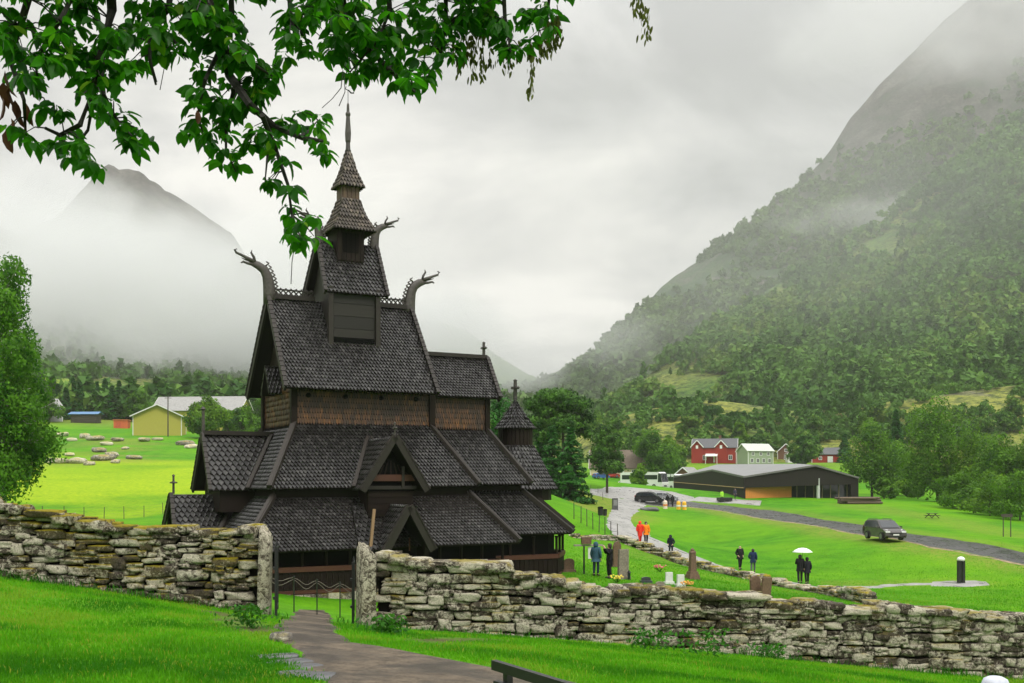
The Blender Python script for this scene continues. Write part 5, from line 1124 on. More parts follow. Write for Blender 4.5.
gable_house('white_roof_hut', hx(46, 325), R(55), 7, 6, 4.2, 2.6, planks('grey_cladding', (.25, .25, .26), (.4, .4, .42)), GR2, 'grey house with pale roof half behind the left birch', wins=[('e', 0, 3.2, .9, 1.1), ('e', 0, 5.2, .7, .8)], door=('e', -1.6, .9, 2, M['white']), group=None)
# the yellow-green barn and the long grey-roofed barn behind it
g = gable_house('yellow_barn', on(160, 268), R(-80), 9, 11.3, 4.6, 2.6, YEL, GR2, 'yellow-green wooden barn with a grey roof at the meadow top', 'barn', over=.7, wins=[('s', -2.5, 2.6, 1.0, .7), ('s', 1.0, 2.6, 1.0, .7)], door=('s', 2.7, 1.6, 2.2, plain('barn_door_red', (.25, .04, .03), .7)), trim=WHT)
gable_house('long_barn', on(203, 296), R(-6), 24, 9.5, 5.6, 3.7, YEL, GR2, 'long barn with wide grey sheet roof behind the yellow-green barn', 'barn', over=.6, wins=[('e', 0, 6.4, 1.0, 1.0), ('s', -8, 3, 1.4, .8), ('s', 8, 3, 1.4, .8)], door=('e', -1.5, 2.2, 2.6, BRN))
q = on(122, 300); g = empty('orange_shed', q, .1, 'small bright orange-red shed at the forest edge left of the barn', 'shed'); mb = MB(); mb.box((0, 0, .7), (3.8, 3, 2.8)); mb.build('wall', [plain('orange_panel', (.5, .1, .03), .6, .1, 1)], g); mb = MB(); mb.box((0, 0, 2.2), (4.2, 3.4, .2)); mb.build('roof', [plain('orange_roof', (.5, .16, .06), .6)], g); mb = MB(); mb.box((-.6, -1.55, .7), (1.4, .08, 1.9)); mb.build('door', [plain('orange_door', (.45, .08, .03), .6)], g)
q = on(86, 320); g = empty('tarpaulin_stack', q, -.1, 'dark timber stack under a bright blue tarpaulin at the forest edge', 'stack'); mb = MB()
for k in range(5):
    for j in range(3): mb.beam((-4, -1 + j, .2 + k * .5), (4, -1 + j, .2 + k * .5), .9, .42, (0, 0, 1), 0, random.random())
mb.build('timber', [M['post']], g); mb = MB(); mb.slab([(-4.8, -1.9, 2.5), (4.8, -1.9, 2.5), (4.6, 0, 3.3), (-4.6, 0, 3.3)], .08); mb.slab([(4.8, 1.9, 2.5), (-4.8, 1.9, 2.5), (-4.6, 0, 3.3), (4.6, 0, 3.3)], .08); mb.build('tarpaulin', [plain('blue_tarpaulin', (.05, .16, .34), .4, .2, 1)], g)
q = on(168, 255); g = empty('utility_pole', q, 0, 'slim wooden utility pole before the yellow-green barn', 'pole'); mb = MB(); mb.tube([(0, 0, -.3), (0, 0, 9.6)], [.16, .11], 8); mb.build('pole', [M['post']], g); mb = MB(); mb.beam((-.8, 0, 9.1), (.8, 0, 9.1), .1, .12); mb.build('crossarm', [M['post']], g)

# ------------------------------------------------------------------ the dark timber hall (visitor centre)
def XY(px, d): return Vector(((px - CX) / F * d, d, 0))
def PT(px, py, d): return Vector(ray(px, py, d))
C_ = XY(744, 172); L_ = XY(673.5, 226); R_ = XY(858.5, 181); B_ = L_ + (R_ - C_) * 1.0 + Vector((8, 4, 0))
ori = Vector((C_.x, C_.y, H(C_.x, C_.y))); hall = empty('timber_hall', ori, 0, 'long dark timber hall with folded grey roof and orange wooden entrance', 'building')
lc = lambda p: Vector(p) - ori
c_t, l_t, r_t = PT(744, 476.6, 172), PT(673.5, 476.8, 226), PT(858.5, 477.5, 181); m_t = PT(713.5, 472.6, 192.5); p_t = PT(815.5, 465.2, 177.3); q1 = PT(717, 464.4, 226); q2 = PT(800, 463.8, 214); b_t = B_.copy(); b_t.z = 6.5
m_t = Vector((L_.x + (C_.x - L_.x) * .62, L_.y + (C_.y - L_.y) * .62, m_t.z + .5))
DW = planks('tarred_cladding', (.006, .005, .0045), (.03, .024, .021), (3, 3, .15)); ROOFG = plain('grey_metal_roof', (.2, .2, .205), .45, .12, .3, .1, .05); ORG = planks('orange_larch', (.48, .17, .035), (.72, .30, .075), (3, 3, .2)); PALE = plain('pale_wood_trim', (.55, .36, .18), .6, .15, 4)
mb = MB()
def tri(*ps):
    ps = [lc(p) for p in ps]; n = (ps[1] - ps[0]).cross(ps[2] - ps[0])
    mb.slab(ps if n.z > 0 else ps[::-1], .22)
out_ = lambda p, k=1.012: Vector((p.x, p.y, p.z + .1))
tri(l_t, m_t, q1); tri(m_t, c_t, q1); tri(c_t, p_t, q2, q1) if False else (tri(c_t, p_t, q1), tri(p_t, q2, q1)); tri(p_t, r_t, q2); tri(r_t, b_t, q2); tri(b_t, q1, q2); tri(b_t, l_t, q1)
mb.build('roof', [ROOFG], hall)
mb = MB()
for a, b in ((l_t, m_t), (m_t, c_t), (c_t, p_t), (p_t, r_t)): mb.beam(lc(a) - Vector((0, .12, .05)), lc(b) - Vector((0, .12, .05)), .12, .28)
mb.build('eave_trim', [plain('grey_eave', (.14, .135, .13), .6)], hall)
def wallpoly(a, b, za, zb, z0a, z0b, th=.25, mi=0):
    """vertical wall polygon from a to b with sloping top and bottom"""
    a, b = lc(a), lc(b); mb.prism([(a.x, a.y, z0a - ori.z), (b.x, b.y, z0b - ori.z), (b.x, b.y, zb - ori.z), (a.x, a.y, za - ori.z)], Vector((b - a).to_2d().orthogonal().to_3d()).normalized() * th, mi)
mb = MB(); wallpoly(L_, m_t, l_t.z, m_t.z, 0, 0); wallpoly(m_t, C_, m_t.z, c_t.z, 0, 0); mb.build('side_wall', [DW], hall)
mb = MB(); a, b = lc(L_), lc(C_); mb.beam((a.x - .15, a.y - .15, 2.05 + H(L_.x, L_.y) - ori.z), (b.x - .15, b.y - .15, 1.75), .1, .09); mb.build('rail_strip', [PALE], hall)
fr = lambda t: C_ + (R_ - C_) * t
zf = lambda t: c_t.z + (p_t.z - c_t.z) * t / .63 if t < .63 else p_t.z + (r_t.z - p_t.z) * (t - .63) / .37
mb = MB()
for k in range(12):                                            # deep dark fascia under the folded gable
    t0, t1 = k / 12, (k + 1) / 12; zb_ = lambda t: ori.z + 1.75 + .55 * t
    wallpoly(fr(t0), fr(t1), zf(t0), zf(t1), zb_(t0), zb_(t1), .2)
mb.build('fascia', [DW], hall)
inn = Vector((.9, 3.2, 0))
mb = MB(); wallpoly(fr(0) + Vector((.3, .5, 0)), fr(.40) + inn * .75, ori.z + 3, ori.z + 3, 0, 0); mb.build('entrance_wall', [ORG], hall)
for t0, t1 in ((.205, .26), (.275, .33)):
    mb = MB(); wallpoly(fr(t0) + inn * .72, fr(t1) + inn * .82, ori.z + 2.3, ori.z + 2.3, ori.z, ori.z, .1); dd = mb.build('door', [PALE], hall)
    mb = MB(); wallpoly(fr(t0 + .014) + inn * .66, fr(t1 - .014) + inn * .76, ori.z + 2.15, ori.z + 2.15, ori.z + .25, ori.z + .25, .08); mb.build('pane', [M['glass']], dd)
mb = MB(); wallpoly(fr(.40) + inn, fr(.985) + inn * .3, ori.z + 3.4, ori.z + 3.4, 0, 0, .1); gl = mb.build('glass_front', [glassy('hall_glass', (.015, .02, .02), .05)], hall)
for k in range(9):
    t = .37 + k * .075; p = lc(fr(t) + inn * (1 - (t - .36) * 1.05) + Vector((0, -.1, 0))); mb = MB(); mb.beam((p.x, p.y, 0), (p.x, p.y, 3.0), .13, .13, (1, 0, 0)); mb.build('mullion', [plain('bronze_mullion', (.22, .17, .10), .5)], gl)
p = lc(fr(.64) + Vector((0, .3, 0))); mb = MB(); mb.lathe([(.3, -.3), (.3, 3.3)], (p.x, p.y, 0), 12); mb.build('column', [plain('pale_column', (.5, .52, .5), .5)], hall)
mb = MB(); wallpoly(fr(.93), fr(1), ori.z + 2.6, ori.z + 2.6, 0, 0, .2); wallpoly(R_, B_, r_t.z, b_t.z, 0, 0); wallpoly(B_, L_, b_t.z, l_t.z, 0, 0); mb.build('rear_wall', [DW], hall)
a, b = lc(fr(.33)), lc(fr(1.02)); mb = MB(); mb.slab([a + Vector((0, -1.6, .12)), b + Vector((0, -1.6, .3)), b + Vector((0, 3.0, .3)), a + Vector((0, 3.0, .12))], .5); mb.build('terrace', [plain('pale_terrace', (.4, .38, .35), .7)], hall)
q = G(724.5, 502); g = empty('handcart', q, .3, 'dark low cart by the side wall of the timber hall', 'cart'); mb = MB(); mb.box((0, 0, .45), (2.2, 1.0, .5)); mb.build('cart_body', [M['iron']], g)
for s in (-1, 1): mb = MB(); mb.tube([(s * .6, -.55, .25), (s * .6, .55, .25)], .26, 10); mb.build('wheel', [M['rubber']], g)
q = G(857, 503.5); g = empty('timber_pile', q, .12, 'brown log pile lying at the right end of the hall', 'log pile'); mb = MB(); r_ = np.random.default_rng(5)
for k in range(18):
    y = (k % 7) * .42 - 1.4; z = .15 + (k // 7) * .34; x = r_.uniform(-1.0, 1.0); mb.tube([(x - 2.8, y, z), (x + 2.8, y + r_.uniform(-.2, .2), z)], .19, 7, 0, r_.random())
mb.build('logs', [toned('log_wood', [(0, (.05, .035, .025)), (1, (.16, .11, .075))], .8)], g)

# ------------------------------------------------------------------ vehicles
def wheel(mb_parent, x, y, r, wd):
    mb = MB(); mb.tube([(x, y - wd / 2, r), (x, y + wd / 2, r)], r, 18); w_ = mb.build('wheel', [M['rubber']], mb_parent, False)
    mb = MB(); s = 1 if y > 0 else -1
    mb.tube([(x, y + s * (wd / 2 - .02), r), (x, y + s * (wd / 2 + .015), r)], r * .64, 12); mb.build('rim', [M['chrome']], w_); return w_
def car(loc, rz, paint, label, suv=True, group=None, name='parked_car'):
    """front towards +x, wheels on the ground"""
    g = empty(name, loc, rz, label, 'car', group); L, W2, hgt = 4.45, .9, (1.66 if suv else 1.46)
    k = hgt / 1.66
    low = [(-2.2, .38), (-2.22, .62), (-2.15, .98), (-1.95, 1.03), (.85, 1.04), (1.55, .96), (2.0, .84), (2.2, .66), (2.22, .42), (2.1, .26), (-2.1, .26)]
    secs = [(-1, .0, 1.0), (-.92, .0, 1.0), (.92, 0, 1.0), (1, 0, 1.0)]
    mb = MB(); n = len(low); vs = []
    for y, ins in ((-W2 + .1, .06), (-W2, 0), (W2, 0), (W2 - .1, .06)):
        for x, z in low: vs.append((x * (1 - ins * .3), y, (z - .65) * (1 - ins * 1.3) + .65))
    fs = [tuple(range(n - 1, -1, -1)), tuple(3 * n + i for i in range(n))]
    for a in range(3):
        for i in range(n): fs.append((a * n + i, a * n + (i + 1) % n, (a + 1) * n + (i + 1) % n, (a + 1) * n + i))
    mb.add(vs, fs); body = mb.build('body', [paint], g)
    cab = [(-2.12, 1.0), (-1.95, 1.45 * k), (-1.6, 1.62 * k), (-.2, 1.66 * k), (.35, 1.58 * k), (1.25, 1.0)]
    mb = MB(); n = len(cab); vs = []
    for y, yy in ((-W2 + .02, -W2 + .2), (W2 - .02, W2 - .2)):
        for x, z in cab:
            t = (z - 1.0) / (.66 * k); vs.append((x, y + (yy - y) * t, z))
    fs = [tuple(range(n - 1, -1, -1)), tuple(n + i for i in range(n))] + [(i, i + 1, n + i + 1, n + i) for i in range(n - 1)]
    mb.add(vs, fs); mb.build('roof', [paint], body)
    def side_y(z): return W2 - .02 - .18 * (z - 1.0) / (.66 * k) + .012
    for s in (-1, 1):
        for wn in ([(-1.9, 1.07), (-1.0, 1.07), (-1.0, 1.5 * k), (-1.72, 1.45 * k)], [(-.92, 1.07), (.02, 1.07), (.02, 1.54 * k), (-.92, 1.53 * k)], [(.1, 1.07), (1.0, 1.07), (.38, 1.48 * k), (.1, 1.54 * k)]):
            mb = MB(); pv = [(x, s * side_y(z), z) for x, z in wn]; mb.slab(pv if s < 0 else pv[::-1], .02); mb.build('side_window', [M['glass']], g)
        mb = MB(); mb.box((.92, s * (W2 + .1), 1.08), (.16, .2, .14)); mb.build('mirror', [paint], g)
        mb = MB(); mb.beam((-1.6, s * .62, 1.7 * k), (.1, s * .62, 1.72 * k), .05, .05); mb.build('roof_rail', [M['chrome']], g)
        mb = MB(); mb.add([(2.0, s * .5, .83), (2.19, s * .5, .69), (2.12, s * .86, .7), (1.75, s * .885, .9), (1.85, s * .6, .9)], [(0, 1, 2, 3, 4) if s > 0 else (4, 3, 2, 1, 0)]); mb.box((2.14, s * .68, .74), (.14, .36, .14)); mb.build('headlight', [plain('lamp_glass', (.7, .7, .72), .15)], g)
        mb = MB(); mb.box((-2.17, s * .72, 1.0), (.1, .22, .34)); mb.build('tail_light', [plain('tail_red', (.35, .01, .01), .3)], g)
        for x in (-1.35, 1.35): wheel(g, x, s * (W2 - .1), .34, .23)
    mb = MB(); pv = [(1.22, -.76, 1.03), (1.22, .76, 1.03), (.4, .68, 1.555 * k), (.4, -.68, 1.555 * k)]; mb.slab([Vector(p) + Vector((.02, 0, .015)) for p in pv], .02); mb.build('windscreen', [M['glass']], g)
    mb = MB(); mb.slab([(-2.12, .7, 1.08), (-2.12, -.7, 1.08), (-1.99, -.62, 1.42 * k), (-1.99, .62, 1.42 * k)], .02); mb.build('rear_window', [M['glass']], g)
    mb = MB(); mb.box((2.2, 0, .6), (.06, 1.0, .16)); mb.box((2.2, 0, .36), (.08, 1.3, .12)); mb.build('grille', [M['iron']], g)
    mb = MB(); mb.box((2.24, 0, .5), (.02, .5, .11)); mb.build('number_plate', [M['white']], g); return g
BRZ = plain('bronze_car_paint', (.085, .078, .075), .22, .06, 2, 0, .001, .6, .4)
q = G(884, 540.3); gl_ = G(905, 538.5); car((q.x, q.y, q.z + .07), R(-84), BRZ, 'dark bronze estate car driving along the wet road', True, None, 'moving_car')
q = G(653.5, 503.5); car((q.x - .5, q.y, q.z + .1), R(-25), plain('black_car_paint', (.012, .013, .016), .25, .05), 'black off-road car parked before the white coach', True, 'cars in the parking place')
q = G(661, 502.5); car((q.x + .6, q.y + 1.6, q.z + .1), R(-18), plain('silver_car_paint', (.45, .46, .48), .3, .05), 'silver car parked just right of the black off-road car', False, 'cars in the parking place')
q = on(611.5, 288); car((q.x, q.y, q.z + .1), R(0), plain('red_car_paint', (.4, .02, .015), .3, .05), 'red car by the yellow house', False, 'cars in the parking place')
q = on(601, 280); car((q.x, q.y, q.z + .1), R(30), plain('blue_car_paint', (.03, .1, .3), .3, .05), 'blue car half hidden by the pine trunk', False, 'cars in the parking place')
q = on(628, 246); car((q.x, q.y, q.z + .1), R(-35), plain('white_car_paint', (.7, .7, .7), .3, .05), 'white car beside the rear of the coach', False, 'cars in the parking place')
# the coach
q = on(644, 232); bus = empty('coach', (q.x, q.y, q.z + .05), R(-40), 'white long-distance coach with dark window band and black windscreen', 'coach')
Lb, Wb, Hb = 10.5, 2.5, 3.55; prof = [(-Lb / 2, .4), (-Lb / 2, Hb - .35), (-Lb / 2 + .4, Hb), (Lb / 2 - .9, Hb), (Lb / 2 - .35, Hb - .3), (Lb / 2 + .12, 1.3), (Lb / 2 + .1, .4)]
mb = MB(); mb.prism([(x, -Wb / 2, z) for x, z in prof], (0, Wb, 0)); mb.build('body', [M['white']], bus)
mb = MB(); mb.beam((-Lb / 2 + .4, 0, 2.45), (Lb / 2 - 1.1, 0, 2.45), Wb + .04, .95); mb.build('window_band', [M['glass']], bus)
mb = MB(); mb.slab([(Lb / 2 - .18, -1.15, 1.45), (Lb / 2 + .0, -1.15, 1.35), (Lb / 2 + .0, 1.15, 1.35), (Lb / 2 - .18, 1.15, 1.45)], .02) if False else mb.slab([(Lb / 2 + .1, -1.2, 1.45), (Lb / 2 + .1, 1.2, 1.45), (Lb / 2 - .3, 1.15, Hb - .25), (Lb / 2 - .3, -1.15, Hb - .25)], .05); mb.prism([(Lb / 2 - 1.0, -Wb / 2 - .015, 1.4), (Lb / 2 + .06, -Wb / 2 - .015, 1.4), (Lb / 2 - .32, -Wb / 2 - .015, Hb - .3), (Lb / 2 - .9, -Wb / 2 - .015, Hb - .3)], (0, .04, 0)); mb.build('windscreen', [M['glass']], bus)
for x in (-3.1, 3.3):
    for s in (-1, 1): wheel(bus, x, s * (Wb / 2 - .12), .5, .3)
for s in (-1, 1):
    mb = MB(); mb.tube([(Lb / 2 - .2, s * 1.2, 3.2), (Lb / 2 + .5, s * 1.45, 3.1), (Lb / 2 + .5, s * 1.45, 2.5)], .07, 6); mb.box((Lb / 2 + .5, s * 1.45, 2.4), (.12, .24, .6)); mb.build('mirror', [M['iron']], bus)
    mb = MB(); mb.box((Lb / 2 + .1, s * .9, .85), (.08, .4, .22)); mb.build('headlight', [plain('coach_lamp', (.6, .6, .6), .2)], bus)
mb = MB(); mb.box((Lb / 2 + .1, 0, .62), (.08, 1.0, .3)); mb.build('grille', [M['iron']], bus)
mb = MB(); mb.prism([(Lb / 2 - .2, -1.24, .45), (Lb / 2 - .2, 1.24, .45), (Lb / 2 - .2, 1.24, .5), (Lb / 2 - .2, -1.24, .5)], (.34, 0, 0)); mb.build('bumper', [M['slate']], bus)
fc = bpy.data.curves.new('lettering', 'FONT'); fc.body = 'CSA'; fc.size = .75; fc.extrude = .008; fo = bpy.data.objects.new('tmp', fc); COL.objects.link(fo)
me = bpy.data.meshes.new_from_object(fo.evaluated_get(bpy.context.evaluated_depsgraph_get())); bpy.data.objects.remove(fo)
me.materials.clear(); me.materials.append(M['iron']); to = bpy.data.objects.new('lettering', me); COL.objects.link(to); to.parent = bus; to.location = (.1, -Wb / 2 - .025, 1.05); to.rotation_euler = (R(90), 0, 0); to.scale = (1.3, 1, 1)

# a second coach standing behind the first, its dark front showing
q = on(667, 247); b2_ = copy_tree(bus); b2_.location = (q.x, q.y, q.z + .05); b2_.rotation_euler = (0, 0, R(-62)); b2_['label'] = 'second white coach, its dark front peeking out behind the first'
for ch in list(b2_.children):
    if ch.name.startswith('lettering'): bpy.data.objects.remove(ch)
for b_ in (bus, b2_): b_['group'] = 'coaches in the parking place'
# ------------------------------------------------------------------ people
DG = bpy.context.evaluated_depsgraph_get
def skin_mesh(name, verts, edges, radii, root, mat, parent=None, sub=1):
    me = bpy.data.meshes.new(name); me.from_pydata([tuple(v) for v in verts], edges, []); o = bpy.data.objects.new('tmp', me); COL.objects.link(o)
    md = o.modifiers.new('s', 'SKIN'); md.use_smooth_shade = True
    lay = me.skin_vertices[0].data
    for i, r in enumerate(radii): lay[i].radius = (r, r) if not hasattr(r, '__len__') else r
    for i in range(len(verts)): lay[i].use_root = (i == root)
    sb = o.modifiers.new('u', 'SUBSURF'); sb.levels = sub; sb.render_levels = sub
    m2 = bpy.data.meshes.new_from_object(o.evaluated_get(DG())); bpy.data.objects.remove(o); bpy.data.meshes.remove(me)
    m2.name = name; m2.materials.clear(); m2.materials.append(mat); m2.polygons.foreach_set('use_smooth', [True] * len(m2.polygons))
    r = bpy.data.objects.new(name, m2); COL.objects.link(r); r.parent = parent; return r
_cl = {}
def cloth(c, rough=.75):
    if c not in _cl: _cl[c] = plain('cloth_' + str(len(_cl)), c, rough, .2, 14, .2, .006, .2)
    return _cl[c]
def person(loc, rz, label, jacket, trousers, hair='hood', height=1.75, pose='stand', sit=False, arms=('down', 'down'), shoes=(.03, .028, .025), hemlen=.82, group=None, lean=0.0, stride=.12, haircol=None, skirt=False):
    """faces -y in its own space; the body is one skinned mesh, clothing and hair sit on it"""
    g = empty('person', loc, rz, label, 'person', group); k = height / 1.75; S_ = lambda p: Vector(p) * k
    dz = -.46 if sit else 0.0; lz = lambda z: z
    hipz = .93 + dz
    J = {'pel': (0, 0, hipz), 'sp': (0, .01 - lean * .3, hipz + .23), 'ch': (0, .01 - lean * .7, hipz + .42), 'nk': (0, .0 - lean, hipz + .57), 'hd': (0, -.015 - lean * 1.1, hipz + .66), 'tp': (0, -.01 - lean * 1.1, hipz + .76)}
    for s, n in ((-1, 'l'), (1, 'r')):
        st = stride * s
        J[n + 'hip'] = (s * .095, 0, hipz - .05)
        if sit: J[n + 'kn'] = (s * .12, -.42, .5); J[n + 'an'] = (s * .12, -.4, .09); J[n + 'to'] = (s * .13, -.57, .04)
        else: J[n + 'kn'] = (s * .1, st * .5 - .03, .5); J[n + 'an'] = (s * .095, st * 1.0 + .02, .09); J[n + 'to'] = (s * .11, st - .14, .035)
        J[n + 'sh'] = (s * .185, .01 - lean * .8, hipz + .5)
        a = arms[0 if s < 0 else 1]; shz = hipz + .5
        if a == 'down': e, w_ = (s * .26, .03 - lean * .4, shz - .29), (s * .25, -.05 - lean * .5, shz - .54)
        elif a == 'pocket': e, w_ = (s * .3, .08 - lean * .4, shz - .28), (s * .2, -.08 - lean * .4, shz - .45)
        elif a == 'photo': e, w_ = (s * .25, -.12, shz - .2), (s * .08, -.27, shz + .1)
        elif a == 'umbrella': e, w_ = (s * .22, -.1, shz - .27), (s * .1, -.25, shz - .1)
        elif a == 'round': e, w_ = (s * .3, .0, shz - .25), (s * .42, .02, shz - .38)
        else: e, w_ = (s * .24, -.1, shz - .27), (s * .14, -.3, shz - .3)
        J[n + 'el'] = e; J[n + 'wr'] = w_
        d = (Vector(w_) - Vector(e)).normalized(); J[n + 'pm'] = tuple(Vector(w_) + d * .07)
    ks = list(J); ix = {q: i for i, q in enumerate(ks)}; V = [S_(J[q]) for q in ks]
    rad = {'pel': .12, 'sp': .115, 'ch': .125, 'nk': .05, 'hd': .085, 'tp': .075}
    for n in 'lr': rad.update({n + 'hip': .085, n + 'kn': .055, n + 'an': .04, n + 'to': .035, n + 'sh': .06, n + 'el': .042, n + 'wr': .028, n + 'pm': .034})
    E_ = [('pel', 'sp'), ('sp', 'ch'), ('ch', 'nk'), ('nk', 'hd'), ('hd', 'tp')]
    for n in 'lr': E_ += [('pel', n + 'hip'), (n + 'hip', n + 'kn'), (n + 'kn', n + 'an'), (n + 'an', n + 'to'), ('ch', n + 'sh'), (n + 'sh', n + 'el'), (n + 'el', n + 'wr'), (n + 'wr', n + 'pm')]
    E2 = [(ix[a], ix[b]) for a, b in E_]; Rd = [rad[q] * k for q in ks]
    # nose and five fingers grow out of the same mesh
    hd = Vector(J['hd']); V.append(S_(hd + Vector((0, -.1, -.005)))); E2.append((ix['hd'], len(V) - 1)); Rd.append(.016 * k)
    for n, s in (('l', -1), ('r', 1)):
        pm = Vector(J[n + 'pm']); d = (pm - Vector(J[n + 'wr'])).normalized(); sd = d.cross(Vector((s, 0, .2))).normalized()
        for f, (o_, ln) in enumerate(((-.03, .07), (-.01, .085), (.01, .08), (.03, .062))):
            V.append(S_(pm + sd * o_ + d * ln * .55)); E2.append((ix[n + 'pm'], len(V) - 1)); Rd.append(.010 * k); V.append(S_(pm + sd * o_ + d * ln * .95 - Vector((s * .02, 0, 0)))); E2.append((len(V) - 2, len(V) - 1)); Rd.append(.008 * k)
        V.append(S_(pm - sd * .055 + d * .01)); E2.append((ix[n + 'wr'], len(V) - 1)); Rd.append(.011 * k)
    skin_mesh('body', V, E2, Rd, ix['pel'], M['skin'], g)
    P = lambda q: S_(J[q]); mix = lambda a, b, t: S_(Vector(J[a]) * (1 - t) + Vector(J[b]) * t)
    # jacket
    vs = [P('pel'), P('sp'), P('ch'), mix('ch', 'nk', .75)]; es = [(0, 1), (1, 2), (2, 3)]; rs = [(.215 * k, .175 * k), (.205 * k, .165 * k), (.2 * k, .165 * k), .08 * k]
    hem = S_((0, .0, (hemlen if not sit else hipz - .08))); vs.append(hem); es.append((0, 4)); rs.append((.22 * k, .18 * k))
    for n in 'lr':
        b = len(vs); vs += [P(n + 'sh'), P(n + 'el'), mix(n + 'el', n + 'wr', .93)]; es += [(2, b), (b, b + 1), (b + 1, b + 2)]; rs += [.1 * k, .08 * k, .06 * k]
    skin_mesh('jacket', vs, es, rs, 0, cloth(jacket), g)
    # trousers
    if skirt:
        pass
    vs = [S_((0, 0, hipz))]; es = []; rs = [.13 * k]
    for n in 'lr':
        b = len(vs); vs += [P(n + 'hip'), P(n + 'kn'), mix(n + 'kn', n + 'an', .93)]; es += [(0, b), (b, b + 1), (b + 1, b + 2)]; rs += [.1 * k, .078 * k, .066 * k]
    skin_mesh('trousers', vs, es, rs, 0, cloth(trousers), g)
    for n in 'lr':
        a, t = P(n + 'an'), P(n + 'to'); mb = MB(); mb.tube([a + Vector((0, .05, -.02)) * k, a + Vector((0, -.03, -.035)) * k, (a + t) / 2 + Vector((0, 0, -.015)) * k, t + Vector((0, -.02, .015)) * k], [.05 * k, .055 * k, .05 * k, .035 * k], 8); mb.build('shoe', [cloth(shoes, .5)], g, True)
    h = P('hd') + Vector((0, .01, .04)) * k
    mb = MB()
    if hair == 'hood':
        mb.lathe([(r * k, z * k) for r, z in [(.09, -.16), (.125, -.08), (.128, .02), (.105, .09), (.055, .13), (.01, .14)]], (h.x, h.y + .025 * k, h.z), 12); mb.build('hood', [cloth(jacket)], g, True)
    elif hair == 'bald':
        mb.lathe([(.095, -.06), (.1, -.01), (.07, .0)], (h.x, h.y + .03 * k, h.z - .02), 10); mb.build('hair', [plain('grey_hair', (.25, .24, .23), .7)], g, True)
    elif hair == 'cap':
        mb.lathe([(r * k, z * k) for r, z in [(.15, -.03), (.145, .0), (.118, .02), (.112, .06), (.095, .1), (.055, .12), (.005, .125)]], (h.x, h.y, h.z + .015 * k), 18); mb.build('hat', [plain('white_hat', (.5, .52, .6), .8, .15, 20)], g, True)
    else:
        mb.lathe([(r * k, z * k) for r, z in [(.07, -.15), (.105, -.08), (.112, .0), (.1, .07), (.06, .105), (.01, .115)]], (h.x, h.y + .022 * k, h.z), 12); mb.build('hair', [haircol or M['hairdark']], g, True)
    for s in (-1, 1): mb = MB(); mb.lathe([(.004, -.008), (.011, 0), (.004, .008)], (h.x + s * .033 * k, h.y - .092 * k, h.z - .02), 6); mb.build('eye', [M['iron']], g)
    return g
def foot(px, py): return G(px, py)
def face_to(rz_deg): return R(rz_deg)
# facing is given as the heading of local -y: 0 looks at the camera, 180 looks away
person(foot(609.5, 578.5), face_to(-75), 'standing visitor in a long black coat holding a camera up to the church', (.008, .008, .01), (.01, .01, .012), 'hair', 1.8, hemlen=.55, stride=.03, arms=('photo', 'photo'))
person(foot(596, 576), face_to(150), 'standing visitor in a blue-green rain jacket seen from behind', (.035, .085, .12), (.03, .045, .085), 'hood', 1.76, hemlen=.74, stride=.04)
V_ = foot(608.8, 578)
person(foot(640, 543), face_to(10), 'walker in a bright red rain poncho on the gravel path', (.75, .035, .02), (.6, .03, .02), 'hood', 1.68, hemlen=.45, stride=.16)
person(foot(646, 544.5), face_to(5), 'walker in an orange jacket and black trousers on the gravel path', (.85, .22, .01), (.015, .015, .018), 'hair', 1.78, stride=.14)
person(foot(671, 556), face_to(-30), 'hooded figure in a dark navy coat half hidden behind the low tumbled wall', (.012, .016, .03), (.012, .012, .016), 'hood', 1.6, lean=.12, stride=.1, arms=('pocket', 'pocket'))
person(foot(740, 569.5), face_to(20), 'bald man in a black jacket walking on the gravel path', (.01, .01, .011), (.012, .012, .013), 'bald', 1.8, arms=('pocket', 'pocket'), stride=.1)
person(foot(753, 572.5), face_to(160), 'walker in a navy blue jacket and grey trousers on the gravel path', (.012, .025, .07), (.1, .1, .12), 'hair', 1.7, arms=('down', 'pocket'), stride=.12)
q1_ = foot(800, 583.5); person(q1_, face_to(175), 'person in black under the white umbrella, on the left', (.008, .008, .009), (.01, .01, .012), 'hair', 1.78, arms=('down', 'umbrella'), stride=.1)
q2_ = foot(807, 584); person(q2_, face_to(185), 'person in dark clothes under the white umbrella, on the right', (.014, .014, .02), (.01, .01, .014), 'hair', 1.66, arms=('down', 'down'), stride=.1)
person(foot(667.5, 506.5), face_to(170), 'far walker in a black jacket by the parking road, left of two', (.012, .012, .014), (.015, .015, .02), 'hair', 1.75, group='walkers by the parking road')
person(foot(672.5, 507), face_to(200), 'far walker in black by the parking road, right of two', (.014, .014, .018), (.012, .012, .014), 'hair', 1.75, group='walkers by the parking road')
q = on(735, 169); person((q.x, q.y, q.z + .1), face_to(30), 'worker in a dark jacket standing by the side wall of the hall', (.03, .03, .05), (.02, .02, .025), 'hair', 1.75)
q = on(723.5, 166.5); person((q.x, q.y + 1.3, q.z + .1), face_to(20), 'worker in a bright lime safety vest behind the dark cart', (.35, .75, .05), (.02, .02, .03), 'hair', 1.75)
